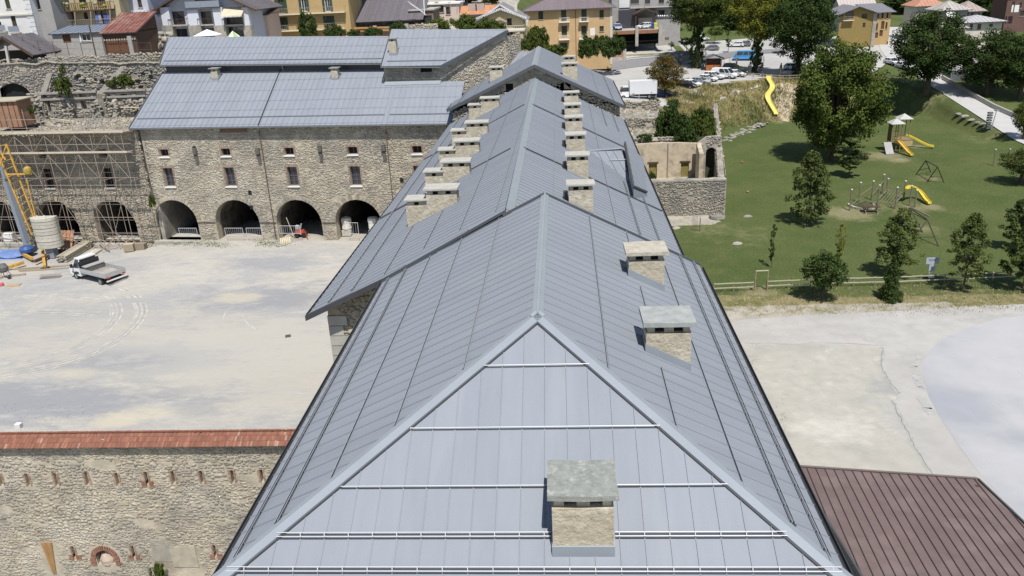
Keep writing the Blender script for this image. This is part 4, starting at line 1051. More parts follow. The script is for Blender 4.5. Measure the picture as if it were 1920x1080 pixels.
# tile coping: three courses towards the camera, one hidden behind
rows = [(33.62, 8.60), (33.86, 8.76), (34.10, 8.92), (34.34, 9.08)]
tw = .095; tl = MB(); n1 = 0
tm = []
for k in range(6):
    b = MB(); b.hull8([(-.045, 0, -.012), (.045, 0, -.012), (.045, .3, .158), (-.045, .3, .158)], [(-.045, 0, .022), (.045, 0, .022), (.045, .3, .195), (-.045, .3, .195)])
    b.ct = (1, 1, 1)
    c = ((1, 1, 1), (.85, .8, .8), (1.12, 1.1, 1.1), (.95, .9, .85), (1.25, 1.3, 1.35), (1.5, 2.2, 2.6))[k]
    b.t = [c]*8
    o = b.build('tile', TILE, None, tint=True); tm.append(o.data); bpy.data.objects.remove(o)
rest = MB(); cnt = 0
x = XL
XV0 = -25.5
allt = []
for r in range(3):
    x = XL
    while x < XR-.3:
        pale = rnd.random() < (.012 if x < -17 else .06)
        allt.append((r, x, 5 if pale else rnd.choice((0, 0, 0, 1, 2, 3, 3, 4)))); x += tw
allt.sort(key=lambda t: (t[0], -t[1]))
inv = root_inv(W)
for i, (r, x, k) in enumerate(allt):
    y, z = rows[r][0]+rnd.uniform(-.012, .012), rows[r][1]+rnd.uniform(0, .008)
    if r == 0 and x > -33 and cnt < 290:
        o = bpy.data.objects.new('tile', tm[k]); link(o, W); o.location = inv @ Vector((x, y, z)); cnt += 1
    else:
        me = tm[k]; rest.ct = tuple(me.color_attributes['tint'].data[0].color[:3])
        rest.add([Vector(v.co)+Vector((x, y, z)) for v in me.vertices], [tuple(p.vertices) for p in me.polygons])
for x in np.arange(XL, XR-.3, .3):
    rest.ct = (.9, .9, .9); rest.hull8([(x, 34.25, 9.08), (x+.28, 34.25, 9.08), (x+.28, 35.1, 8.6), (x, 35.1, 8.6)], [(x, 34.25, 9.14), (x+.28, 34.25, 9.14), (x+.28, 35.1, 8.66), (x, 35.1, 8.66)])
rest.build('roof_tiles', TILE, W, tint=True, kind='stuff')
MB().hull8([(XL, 33.75, 8.6), (XR, 33.75, 8.6), (XR, 34.95, 8.6), (XL, 34.95, 8.6)], [(XL, 33.75, 8.66), (XR, 33.75, 8.66), (XR, 34.3, 9.06), (XL, 34.3, 9.06)]).build('coping_bed', DARK, W)
b = MB(); x0 = aty(38, 808, 35.2); b.cbox((x0.x, 35.2, 9.0), .3, .25, .25); tag_b = b.build('white_box', WHITE)
props(tag_b, 'small white box just behind the tile coping of the loopholed wall', 'box')

# ------------------------------------------------------------------ brown metal shed roof, bottom right
S = thing('metal_roof_shed', 'open shed with brown ribbed sheet-metal roof, bottom right corner', 'shed', (16, 30, 0))
BRN = mat('brown_sheet', (.16, .118, .115), .55, .12, .8, objvar=.05, spec=.3, col2=(.19, .145, .14), c2scale=.5)
s1 = Slope([(21.4, 37.1, 3.95), (12.3, 38.1, 4.15), (12.3, 18, 6.75), (21.4, 18, 6.45)])
s1.panels(S, .47, off=.1, m=BRN, rib=.045, rw=.035, ribm=mat('brown_rib', (.06, .045, .045), .5, 0), deck=True, skew=0)
cap_strip(S, (21.45, 37.15, 3.97), (12.25, 38.15, 4.17), s1.u, s1.u*.2, .14, 'edge_trim', m=mat('brown_trim', (.17, .14, .13), .6))
g = MB(); g.bar((21.5, 37.1, 3.9), (21.5, 18, 6.4), .1, .2); g.bar((12.25, 38.1, 4.1), (12.25, 18, 6.7), .1, .2); g.build('edge_beam', FASCIA, S)
for x in (12.6, 17, 21.1):
    for y in (36.3, 28, 20): MB().box(x-.1, y-.1, -.2, x+.1, y+.1, 4.0+(37-y)*.12).build('post', WOOD_D, S)

# ------------------------------------------------------------------ vegetation generators
def leaf_cloud(cen, rad, n, size, rs, flat=.8, ax=None):
    """leaf quads on a set of clump spheres"""
    m = len(cen); w = rad**2; w = w/w.sum()
    idx = rs.choice(m, n, p=w)
    d = rs.normal(size=(n, 3)); d /= np.linalg.norm(d, axis=1)[:, None]
    r = rad[idx]*rs.uniform(.35, 1.1, n)
    p = cen[idx]+d*r[:, None]*np.array([1, 1, flat])
    nn = d*.8+rs.normal(size=(n, 3))*.55+np.array([0, 0, .45]); nn /= np.linalg.norm(nn, axis=1)[:, None]
    a = np.cross(nn, rs.normal(size=(n, 3))); a /= np.linalg.norm(a, axis=1)[:, None]; b = np.cross(nn, a)
    s = size*rs.uniform(.6, 1.3, (n, 1))
    V = np.stack([p-a*s*.5, p-b*s*.36+a*s*.05, p+a*s*.55, p+b*s*.36+a*s*.05], 1)
    V[:, 1] += nn*s*.12; V[:, 3] += nn*s*.12
    g = rs.uniform(.65, 1.3, (n, 1))*(0.85+.3*rs.random(m)[idx])[:, None]
    t = np.concatenate([g*rs.uniform(.9, 1.2, (n, 1)), g, g*.9], 1)
    return V, t
def crown_data(kind, seed, n, leaf):
    rs = np.random.RandomState(seed)
    if kind == 'round':
        k = 210; d = rs.normal(size=(k, 3)); d /= np.linalg.norm(d, axis=1)[:, None]
        r = rs.uniform(.25, 1, k)**.55*.8; c = d*r[:, None]
        c[:, :2] *= (1-.28*np.clip(c[:, 2], 0, 1)-.12*np.clip(-c[:, 2], 0, 1))[:, None]; c[:, 2] *= 1.02; rad = rs.uniform(.08, .2, k)
    elif kind == 'oval':
        k = 170; z = rs.uniform(-.95, .97, k); prof = np.where(z > -.35, (1-((z+.35)/1.4)**1.6)**.8, (1-((z+.35)/.75)**2)**.5)
        rr = np.nan_to_num(prof)*.68*rs.uniform(.05, 1, k)**.55*rs.uniform(.8, 1.12, k); th = rs.uniform(0, 6.28, k)
        c = np.stack([rr*np.cos(th), rr*np.sin(th), z], 1); rad = rs.uniform(.05, .15, k)
    elif kind == 'sparse':
        k = 60; z = rs.uniform(-.9, .95, k); rr = (1-np.abs(z)**1.5*.7)*.42*rs.uniform(.2, 1.2, k); th = rs.uniform(0, 6.28, k)
        c = np.stack([rr*np.cos(th), rr*np.sin(th), z], 1); rad = rs.uniform(.05, .12, k)
    elif kind == 'cone':
        k = 90; z = np.linspace(-.97, .97, k); rr = (1-(z+1)/2)*.75*rs.uniform(.3, 1.05, k)+.02; th = np.arange(k)*2.4+rs.uniform(-.3, .3, k)
        c = np.stack([rr*np.cos(th), rr*np.sin(th), z], 1); rad = .05+.17*(1-(z+1)/2)
    else:  # bush
        k = 40; th = rs.uniform(0, 6.28, k); q = rs.uniform(0, 1, k)**.5*.78
        c = np.stack([q*np.cos(th), q*np.sin(th), rs.uniform(.05, .8, k)*(1-.45*q*q)], 1); rad = rs.uniform(.14, .26, k)
    V, t = leaf_cloud(c, rad, n, leaf, rs)
    return V.reshape(-1, 3), np.arange(4*n).reshape(-1, 4), np.repeat(t, 4, 0), c
CR = {}
def crown_mesh(kind, seed, n, leaf, m):
    key = (kind, seed, n, leaf, m.name)
    if key not in CR:
        V, F, t, c = crown_data(kind, seed, n, leaf)
        o = fast_obj('crown', V, F, m, None, tint=t); CR[key] = (o.data, c); bpy.data.objects.remove(o)
    return CR[key]
def tree(label, base, h, w, kind='round', m=None, n=9000, leaf=.06, seed=1, bare=.22, trunk=None, group=None, name='tree', cat='tree', lean=(0, 0), mult=1.0, limb=True, depth=None, ivy=0):
    """base: point on the ground; h: total height; w: crown width; bare: height share of clear stem"""
    base = Vector(base)
    T = thing(name, label, cat, tuple(base), 0, group)
    me, cen = crown_mesh(kind, seed, n, leaf, m or LEAF)
    ch = h*(1-bare); o = bpy.data.objects.new('crown', me); link(o, T)
    ox = {'round': .8, 'oval': .62, 'sparse': .55, 'cone': .9, 'bush': 1.0}[kind]
    dw = depth or w
    sc = (w/2/ox, dw/2/ox, ch/2 if kind != 'bush' else ch)
    o.location = (lean[0], lean[1], h*bare+(ch/2 if kind != 'bush' else 0)); o.scale = sc; o.rotation_euler = (0, 0, (seed*1.7+base.x) % 6.28)
    if trunk is None: trunk = max(.06, w*.05)
    if kind != 'bush':
        b = MB(); p = Vector((0, 0, -.3)); q = Vector((lean[0]*.5, lean[1]*.5, h*(bare+(1-bare)*.35))); r = trunk
        b.tube(p, (p+q)/2+Vector((trunk*.3, 0, 0)), r*1.15, 8, r*.85); b.tube((p+q)/2+Vector((trunk*.3, 0, 0)), q, r*.85, 8, r*.55)
        b.tube(q, Vector((lean[0], lean[1], h*(bare+(1-bare)*.8))), r*.55, 6, r*.15)
        if limb:
            rot = Matrix.Rotation(o.rotation_euler[2], 4, 'Z')
            for c in cen[::7]:
                e = rot @ Vector((c[0]*sc[0]*.8, c[1]*sc[1]*.8, c[2]*sc[2]*.9)) + Vector(o.location)
                s0 = Vector((lean[0]*.4, lean[1]*.4, h*(bare+(1-bare)*rnd.uniform(.05, .4))))
                if e.z > s0.z: b.tube(s0, e, r*.3, 5, r*.08)
        b.build('trunk', BARK, T, world=False)
    if ivy:
        me2, _c = crown_mesh('oval', 41, 7000, .07, LEAF_D); v = bpy.data.objects.new('ivy', me2); link(v, T)
        v.scale = (ivy/.62, ivy/.62, h*(bare+.15)/2); v.location = (0, 0, h*(bare+.15)/2)
    return T
def px_tree(label, bx, by, top, wpx, base=None, **k):
    """size taken from the picture: foot pixel, pixel row of the top, crown width in pixels"""
    g = Vector(base) if base is not None else gnd(bx, by)
    d = (g-Vector((0, 0, CAM_H))).dot(_fw); s = FPX/d
    # height: intersect the sight line through the top with the vertical axis plane
    t = aty(bx, top, g.y); h = t.z-g.z
    return tree(label, g, h, wpx/s, **k)
# ------------------------------------------------------------------ trees and bushes
BIG = dict(n=22000, leaf=.045)
px_tree('huge dark-green broadleaf tree with a shadow beside it on the lawn', 1560, 300, 48, 176, seed=1, m=LEAF, bare=.0, trunk=.5, n=46000, leaf=.038, name='chestnut_tree')
px_tree('tall dark tree with ivy-clad trunk beside the small parking kiosk', 1306, 128, -50, 112, seed=2, m=LEAF, bare=.36, trunk=.45, ivy=1.9, **BIG, name='lime_tree')
px_tree('yellow-green tree standing at the top end of the yellow hillside slide', 1417, 137, -45, 106, seed=3, m=LEAF_Y, bare=.28, trunk=.4, ivy=1.5, **BIG, name='lime_tree')
px_tree('dark grey-green tree between the yellow-green tree and the huge lawn tree', 1494, 142, -40, 122, seed=4, m=LEAF_D, bare=.1, trunk=.4, ivy=1.2, **BIG, name='lime_tree')
px_tree('large dark rounded tree overhanging the lane right of the yellow villa', 1736, 176, 2, 140, seed=5, m=LEAF_D, bare=.06, trunk=.6, n=26000, leaf=.042, name='chestnut_tree')
px_tree('wide green tree in front of the cream houses at upper right', 1848, 178, 46, 128, seed=6, m=LEAF_D, bare=.05, trunk=.45, **BIG)
px_tree('green tree cut by the right picture edge beyond the lane', 1910, 185, 48, 110, seed=7, m=LEAF_D, bare=.05, trunk=.45, **BIG)
px_tree('browning tree with reddish leaf edges over the white box lorry', 1246, 182, 97, 72, seed=8, m=LEAF_B, bare=.08, trunk=.3, n=11000, leaf=.055, name='maple_tree')
px_tree('tree beside the lane at the right edge with a long shadow on the lawn', 1917, 262, 180, 46, seed=9, m=LEAF, bare=.1, n=9000, leaf=.06)
px_tree('tree at the right edge of the lawn beyond the climbing posts', 1912, 345, 272, 84, seed=2, m=LEAF_G, kind='round', bare=.15, n=9000, leaf=.06)
YG = dict(n=8500, leaf=.06)
px_tree('bushy young oval tree with a stake, alone in mid lawn', 1514, 421, 285, 76, seed=11, kind='oval', m=LEAF_G, bare=.1, trunk=.09, **YG, name='young_tree')
px_tree('small open-crowned young tree in front of the huge tree', 1591, 333, 258, 66, seed=12, kind='sparse', m=LEAF_G, bare=.22, trunk=.07, n=3600, leaf=.09, name='young_tree')
px_tree('young tree with rounded crown just behind the rail fence', 1541, 564, 466, 84, seed=13, kind='round', m=LEAF_D, bare=.2, trunk=.06, n=5000, leaf=.085, name='young_tree')
px_tree('very thin sapling by the left side of the lawn', 1446, 502, 420, 18, seed=14, kind='sparse', m=LEAF_D, bare=.14, trunk=.035, n=900, leaf=.12, name='sapling')
px_tree('pale slender sapling rising behind the round-crowned fence tree', 1572, 498, 420, 24, seed=15, kind='sparse', m=LEAF_Y, bare=.2, trunk=.04, n=900, leaf=.11, name='sapling')
px_tree('grey-green young tree behind the dark fence conifer', 1676, 520, 392, 76, seed=16, kind='oval', m=LEAF_G, bare=.16, trunk=.09, **YG, name='young_tree')
px_tree('dark bushy conifer growing through the rail fence', 1667, 563, 478, 54, seed=17, kind='cone', m=LEAF_D, bare=.0, n=5000, leaf=.09, trunk=.08, name='conifer')
px_tree('leafy young tree right of the blue and white park sign', 1805, 547, 402, 72, seed=18, kind='oval', m=LEAF_G, bare=.2, trunk=.1, **YG, name='young_tree')
px_tree('tall young tree at the right picture edge by the fence', 1917, 545, 372, 84, seed=19, kind='oval', m=LEAF_G, bare=.14, trunk=.11, n=8000, leaf=.07, name='young_tree')
px_tree('narrow young tree at the right edge under the lane-side trees', 1905, 470, 375, 60, seed=11, kind='oval', m=LEAF_D, bare=.2, trunk=.09, n=4000, leaf=.09, name='young_tree')
# little trees of the car park
for bx, by, tp, w, lb in ((1287, 100, 68, 30, 'small car-park tree left of the ivy-clad tree'), (1440-100, 82, 48, 34, 'small leafy tree behind the grey parked hatchback'), (1365, 99, 72, 16, 'thin sapling between the kiosk and the blue van'), (1468, 101, 60, 30, 'small tree in the car park casting a round shadow'),
                      (1259, 95, 78, 14, 'tiny tree beside the car-deck pillar'), (1270, 70, 48, 22, 'small tree at the right end of the hotel car deck'), (1384-20, 76, 52, 12, 'thin sapling behind the grey hatchback')):
    px_tree(lb, bx, by, tp, w, seed=12+bx % 4, kind='sparse' if w < 20 else 'round', m=LEAF, bare=.4, trunk=.08, n=1500, leaf=.14, name='young_tree', group=None)
# dark backdrop wood beyond the village on the right
k = 0
for bx, by, tp, w, mm in ((1360, 22, -50, 80, LEAF_D), (1395, 40, -30, 60, LEAF_D), (1545, 44, -8, 60, LEAF_D), (1580, 30, -30, 70, LEAF), (1690, 25, -20, 80, LEAF_D), (1820, 18, -30, 70, LEAF_D), (1862, 28, -18, 44, LEAF_D), (880, 8, -30, 70, LEAF_D), (925, 12, -26, 50, LEAF), (1500, 20, -40, 60, LEAF_D), (1440, 18, -40, 70, LEAF_D), (720, -5, -45, 60, LEAF), (320, 12, -30, 40, LEAF_Y)):
    lb = ('dark tree in the wooded belt behind the car park', 'dark tree right behind the yellow-green slide tree', 'dark tree left of the ochre villa', 'green tree rising behind the ochre villa roof', 'dark tree behind the right end of the ochre villa', 'dark tree behind the cream houses', 'dark tree left of the brown house', 'dark tree behind the gabled cream house', 'green tree left of the chimneys of the orange house', 'dark tree between the two car-park limes', 'dark tree filling the gap above the blue van', 'tree at the top edge above the slate-roofed house', 'bright tree between the white house and the chalet')[k]
    px_tree(lb, bx, by, tp, w, seed=20+k % 3, m=mm, bare=.02, n=7000, leaf=.085, trunk=.4); k += 1
for bx, by, tp, w, lb in ((1300, 40, -20, 70, 'dark hedge-like tree right of the hotel'), (1330, 48, 0, 60, 'dark tree behind the ivy-clad tree'), (1375, 55, 12, 66, 'round dark tree above the parked hatchbacks'), (1420, 52, 8, 70, 'dark tree behind the yellow-green crown'), (1462, 52, 0, 70, 'dark tree between the car park and the meadow'), (1515, 52, -6, 70, 'dark tree behind the grey-green car-park tree'), (1868, 45, 0, 60, 'bushy tree left of the brown house'), (1838, 16, -40, 60, 'tree at the top edge above the cream houses'), (1560, 22, -30, 60, 'dark tree at the top edge left of the ochre villa')):
    px_tree(lb, bx, by, tp, w, seed=20+bx % 3, m=LEAF_D, bare=.0, n=7000, leaf=.085, trunk=.4)

def bush(label, px, py, wpx, hpx, Y=None, z=None, m=None, n=2500, leaf=.13, seed=31, name='bush', depth=None):
    g = gnd(px, py) if Y is None else aty(px, py, Y)
    d = (g-Vector((0, 0, CAM_H))).dot(_fw); s = FPX/d
    return tree(label, g-Vector((0, 0, .1)), hpx/s*1.05, wpx/s, kind='bush', m=m or LEAF, n=n, leaf=leaf, seed=seed, bare=0, name=name, cat='bush', depth=depth)
for px, py, w, h, Y, lb in ((1130-28, 106, 44, 44, 186, 'left part of the dark hedge in front of the orange house'), (1130, 104, 46, 42, 187, 'middle of the dark hedge above the brick garden wall'), (1158, 102, 46, 40, 188, 'right end of the dark hedge beside the car deck'),
                            (1010, 100, 52, 56, 145, 'pointed shrub at the left corner of the orange house'), (1040, 104, 50, 24, 138, 'low bushes behind the ridge of the cross gable'), (985, 92, 30, 22, 140, 'green bush below the scalloped gable house')):
    bush(lb, px, py, w, h, Y, m=LEAF_D if px > 1050 else LEAF, n=3500, leaf=.11, seed=31+px % 3)
for px, py, w, h, Y, lb in ((870, 58, 66, 32, 140, 'bright green bush behind the right end of the upper metal roof'), (915, 60, 60, 28, 140, 'green bush left of the white-edged terrace'), (955-20, 60, 40, 20, 139, 'small bush right of the bright green bush'),
                            (580, 66, 44, 50, 142, 'upright bush in front of the ochre balcony house'), (625, 68, 44, 26, 142, 'low bush at the right corner of the ochre balcony house'), (660, 68, 40, 14, 141, 'low bush left of the white satellite dish'), (700, 66, 44, 18, 141, 'bush just left of the white satellite dish'), (745, 62, 40, 26, 141, 'thin bush right of the white satellite dish'), (820, 56, 60, 26, 150, 'olive bush on the stone wall behind the metal roof')):
    bush(lb, px, py, w, h, Y, m=LEAF if px > 800 else LEAF_D, n=3000, leaf=.11, seed=31+px % 3)
for px, py, w, h, Y, lb in ((1315, 262, 62, 72, 123.5, 'dense rounded bush on the ruin behind the arched niche'), (1252, 262, 62, 78, 125, 'dark ivy bush hanging on the broken ruin wall'), (1288, 268, 66, 60, 122.8, 'dark bush between the ruin walls'), (1208, 264, 36, 16, 122.5, 'small bush on the ledge above the plastered ruin room'),
                            (1222, 340, 18, 22, 110, 'small bush inside the roofless room by the metal roof edge')):
    bush(lb, px, py, w, h, Y, m=LEAF_D if px != 1315 else LEAF, n=4500, leaf=.1, seed=31+px % 3)
for px, py, w, h, Y, lb in ((120, 175, 34, 38, 107, 'green shrub spilling over the ruined vault'), (232, 160, 46, 26, 109, 'green bush on the ledge beside the metal roof'), (118, 135, 14, 18, 112, 'yellow-green tuft growing on the ruin wall top'), (208, 160, 22, 14, 109, 'small bush on the ledge left of the bigger bush'), (287, 388, 15, 28, 91.5, 'bush growing out of the arcade wall beside the scaffold'), (60, 213, 22, 18, 103, 'weed clump on the rubble beside the brown sheeting'), (95, 100, 40, 8, 118, 'grass tufts on the verge above the ruin wall')):
    bush(lb, px, py, w, h, Y, m=LEAF, n=1300, leaf=.15, seed=31+px % 3)
bush('bush at the foot of the loopholed wall near the metal roof', 298, 1085, 34, 42, 33.3, n=1500, leaf=.12)

# dry grass on the bank and weeds along the edges
def tufts(name, pts, m, h, seed, blades=7, tint=(1, 1, 1), label=None, spread=.25, wid=.035):
    rs = np.random.RandomState(seed); P = np.array(pts); N = len(P)
    n = N*blades; base = np.repeat(P, blades, 0)+np.concatenate([rs.normal(size=(n, 2))*spread, np.zeros((n, 1))], 1)
    th = rs.uniform(0, 6.28, n); hh = h*rs.uniform(.5, 1.4, n)
    ax = np.stack([np.cos(th), np.sin(th), 0*th], 1)*wid*rs.uniform(.6, 1.6, (n, 1)); lean = rs.normal(size=(n, 2))*.35*hh[:, None]
    tip = base+np.concatenate([lean, hh[:, None]], 1)
    V = np.stack([base-ax, base+ax, tip], 1).reshape(-1, 3)
    g = np.repeat(rs.uniform(.55, 1.3, (n, 1)), 3, 0)
    return fast_obj(name, V, np.arange(3*n).reshape(-1, 3), m, None, tint=g*np.array(tint), kind='stuff')
rs = np.random.RandomState(5)
def scatter(n, x0, x1, y0, y1, cond):
    x = rs.uniform(x0, x1, n); y = rs.uniform(y0, y1, n); z = terr(x, y); k = cond(x, y, z)
    return np.stack([x, y, z-.03], 1)[k]
bank = scatter(26000, 20, 66, 121, 176, lambda x, y, z: (z > .5) & (z < 6.9))
clump = np.sin(bank[:, 0]*.55)*np.cos(bank[:, 1]*.43)+rs.normal(size=len(bank))*.6
tufts('dry_grass', bank[clump < .75], DRYG, .45, 1, 6, (1, 1, .95), wid=.05)
tufts('green_grass', bank[clump >= .75], mat('green_blades', (.1, .12, .035), .9, .2, 1, attr='tint'), .6, 2, 7, wid=.05)
fy = lambda x: 75.6-.03*(x-16)
verge_p = scatter(3500, 9, 62, 67, 76, lambda x, y, z: (y < fy(x)-.3) & (y > fy(x)-6.5-rs.random(len(x))*1.5))
tufts('verge_weeds', verge_p, mat('straw_blades', (.3, .27, .15), .95, .2, 1, attr='tint'), .16, 3, 5, wid=.03)
yw = [tuple(atz(x+rnd.gauss(0, 14), y+rnd.gauss(0, 3), tz(*atz(x, y, .9).xy))) for x, y in ((295, 455), (340, 458), (380, 457), (410, 459), (505, 456), (520, 457)) for _ in range(60)]
tufts('yard_weeds', yw, mat('weed_blades', (.13, .16, .05), .95, .2, 1, attr='tint'), .14, 4, 6, wid=.03)
yw = [tuple(atz(rnd.uniform(0, 170), rnd.uniform(755, 800), 0)) for _ in range(60)]+[tuple(atz(1410+rnd.gauss(0, 8), 690+rnd.gauss(0, 22), 0)) for _ in range(60)]+[tuple(atz(1462+rnd.gauss(0, 9), 790+rnd.gauss(0, 22), 0)) for _ in range(60)]
tufts('yard_weeds', yw, MATS['weed_blades'], .07, 6, 4, wid=.02, spread=.12)

# boulders along the toe of the bank
rs2 = random.Random(3)
def boulder(parent, p, r, m, name='boulder'):
    b = MB(); n = 7; prof = [(.5, -.2), (.95, .1), (.8, .45), (.3, .62)]
    vs = []; fs = []
    for rr, z in prof:
        for k in range(n): a = k*6.28/n; q = rr*r*rs2.uniform(.75, 1.15); vs.append((p[0]+q*math.cos(a)*1.3, p[1]+q*math.sin(a), p[2]+z*r*rs2.uniform(.85, 1.1)))
    for i in range(len(prof)-1):
        for k in range(n): fs.append((i*n+k, i*n+(k+1) % n, (i+1)*n+(k+1) % n, (i+1)*n+k))
    fs.append(tuple(range(3*n, 4*n))); b.add(vs, fs); return b.build(name, m, parent)
ROCK = mat('pale_rock', (.27, .255, .22), .9, .2, 3, objvar=.25, bump=.03)
toe = [gnd(x, y) for x, y in ((1362, 264), (1378, 256), (1392, 249), (1405, 242), (1420, 235), (1432, 229))]
RB = thing('rock_edging', 'row of pale rough rocks along the foot of the dry grass bank', 'rocks', tuple(toe[0]))
for i in range(64):
    t = i/63*(len(toe)-1); a = toe[min(int(t), len(toe)-2)]; c = toe[min(int(t), len(toe)-2)+1]; p = a.lerp(c, t-int(t) if int(t) < len(toe)-1 else 1)
    boulder(RB, p+Vector((rs2.uniform(-.9, .9), rs2.uniform(-1.4, 1.4), 0)), rs2.uniform(.15, .48), ROCK, 'rock')
for x, y, lb in ((1402, 407, 'flat pale boulder at the foot of the ruin front wall'), (1345, 410, 'long low rock beside the ruin corner'), (1268, 429, 'oval pale stone lying on the lawn near the roof edge'), (1382, 458, 'small pale stone on the lawn below the ruin')):
    p = gnd(x, y); o = boulder(None, p, .9 if x in (1345,) else .45, ROCK); props(o, lb, 'stone')
LR = thing('boulder_group', 'low white and dark boulders between the lawn and the lane', 'rocks', tuple(gnd(1810, 222)))
for x, y in ((1797, 215), (1810, 220), (1822, 226), (1833, 231), (1843, 235)): boulder(LR, gnd(x, y), rs2.uniform(.5, .8), ROCK, 'rock')

lp = scatter(30000, 9, 72, 72, 170, lambda x, y, z: (z < .6) & (x > 19.5+np.clip(y-100, -200, 60)*.16-np.where(y < 100, 12, 0)) & (y > fy(x)-.5))
tufts('lawn_grass', lp, mat('lawn_blades', (.1, .13, .04), .95, .2, .3, attr='tint'), .07, 8, 5, wid=.03, spread=.3)

for px, py, w, h, Y, lb in ((1225, 196, 30, 16, 149, 'scrubby bush under the white box lorry'), (1175, 198, 24, 12, 148, 'dry scrub at the corner of the cross gable'), (1262, 196, 30, 14, 151, 'scrub on the bank under the browning tree')):
    bush(lb, px, py, w, h, Y, m=LEAF_G, n=1500, leaf=.12, seed=31+px % 3)
# ------------------------------------------------------------------ unroofed wing behind the scaffold
U = thing('ruined_wing', 'unrestored part of the arcaded wing with ragged top, behind the scaffolding at left', 'ruin', tuple(L(50, 5, 0)))
uw, ua = [43.1, 51.3, 59.4], [43.6, 51.6, 59.6]
hh = []
for uc in uw: hh += [rect(uc-.6, 7.6, uc+.6, 10.0), rect(uc-.56, 11.3, uc+.56, 12.3)]
for uc in ua: hh.append(archp(uc, .5, 3.15, 2.85, 12))
topo = [(38+i*1.3, 14.2+rnd.uniform(-.35, .35)) for i in range(21)]
wall('facade', MORTAR, U, L(0, .05, 0), FU, FN, [(38.02, -1), (64, -1)]+topo[::-1], hh, 1.2)
st = stone_field(rs := np.random.RandomState(21), 38.1, 63.5, .2, 14.2, .29, skip_f(uw, ua))
stone_wall('stonework', st, L(0, .05, 0), FU, FN, .08, U, 22)
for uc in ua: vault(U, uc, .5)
for uc in uw: small_window(U, uc, 7.6, 10.0, .6, False); 
MB().hull8([L(38, 1.25, 13.0), L(64, 1.25, 13.0), L(64, 8, 13.3), L(38, 8, 13.3)], [L(38, 1.25, 13.3), L(64, 1.25, 13.3), L(64, 8, 13.4), L(38, 8, 13.4)]).build('vault_top', MORTAR2, U)
# rear ruin walls standing on the vaults: low wall with openings, high wall behind
V2 = 14.5
RN = thing('ruined_wall', 'tall ruined rubble wall with blind arch, small square openings and bushes, upper left', 'ruin', tuple(L(52, 15, 13)))
YB = 108.0
def xy(px, py, Y=YB): p = aty(px, py, Y); return p.x, p.z
ops = []
for px, py, w, h in ((86, 179, 14, 6), (112, 179, 10, 6), (155, 179, 16, 6), (200, 180, 14, 6), (232, 180, 14, 7), (265, 181, 12, 7), (92, 199, 11, 22), (127, 201, 11, 22), (157, 197, 14, 16), (207, 200, 12, 20), (240, 200, 14, 18)):
    x0, z1 = xy(px-w/2, py-h/2); x1, z0 = xy(px+w/2, py+h/2); ops.append((x0, z0, x1, z1))
xl, _ = xy(60, 200); xr, _ = xy(300, 200)
topz = xy(180, 172)[1]
ol = [(xl, 12), (xr, 12)]+[(xr-(xr-xl)*i/16, topz+rnd.uniform(-.25, .25)) for i in range(17)]
wall('window_wall', MORTAR2, RN, (0, YB, 0), (1, 0, 0), (0, -1, 0), ol, [rect(*o) for o in ops], .7)
def sk(u, z, w, h): return any(a-w/2-.05 < u < c+w/2+.05 and b-h/2-.03 < z < d+h/2+.03 for a, b, c, d in ops)
st = stone_field(rs, xl, xr-.3, 13.0, topz-.1, .42, sk); stone_wall('stonework', st, (0, YB, 0), (1, 0, 0), (0, -1, 0), .14, RN, 23)
MB().box(xl, YB+2.2, 12, xr, YB+2.5, topz-.4).build('inner_wall', mat('blackish_wall', (.05, .045, .04), .95, .2), RN)  # near-black wall set back behind the openings
for za in (184, ):
    zz = xy(150, za)[1]
    for a, c in ((76, 182), (193, 275)):
        MB().box(xy(a, za)[0], YB-.3, zz-.12, xy(c, za)[0], YB+.1, zz+.12).build('lintel', mat('pale_lintel', (.3, .28, .25), .9, .2, 3), RN)
zz = xy(150, 173)[1]
for a, c in ((76, 182), (193, 275)): MB().box(xy(a, 173)[0], YB-.35, zz-.1, xy(c, 173)[0], YB+.1, zz+.14).build('cornice', MATS['pale_lintel'], RN)
for a in (78, 135, 190, 222, 250, 272):      # ragged piers and fallen masonry in front
    x, z = xy(a, 215)
    st = [(x+rs.uniform(-.7, .7), z+rs.uniform(-.4, 2.0), rs.uniform(.3, .6), rs.uniform(.25, .4)) for _ in range(26)]
    b = MB(); b.hull8([(x-.7, YB-1.0, 12.5), (x+.7, YB-1.0, 12.5), (x+.6, YB, 12.5), (x-.6, YB, 12.5)], [(x-.3, YB-.6, z+1.7), (x+.35, YB-.5, z+1.9), (x+.3, YB, z+2.4), (x-.3, YB, z+2.2)]); b.build('broken_pier', MORTAR2, RN)
    stone_wall('stonework', st, (0, YB-.75, 0), (1, 0, 0), (0, -1, 0), .25, RN, int(a))
# high wall
YH = 112.2; xl2 = xy(-10, 150, YH)[0]; xr2 = xy(312, 130, YH)[0]
tops = [(-10, 122), (40, 118), (70, 121), (88, 115), (110, 118), (150, 118), (210, 117), (225, 120), (250, 117), (312, 118)]
tp = [xy(a, c, YH) for a, c in tops]
ax2, az2 = xy(28, 181, YH)
wall('high_wall', MORTAR2, RN, (0, YH, 0), (1, 0, 0), (0, -1, 0), [(xl2, 12), (xr2, 12)]+tp[::-1], [archp(ax2, az2-.4, az2, 2.45, 10, .75)], .8)
def skh(u, z, w, h):
    i = np.searchsorted([p[0] for p in tp], u); i = min(max(i, 1), len(tp)-1)
    a, b = tp[i-1], tp[i]; zt = a[1]+(b[1]-a[1])*(u-a[0])/(b[0]-a[0])
    return z > zt-.15 or (abs(u-ax2) < 2.6 and az2-.6 < z < az2+2.0 and math.hypot(u-ax2, (z-az2)/.75) < 2.7) or (z < az2 and abs(u-ax2) < 2.5 and z > az2-.6)
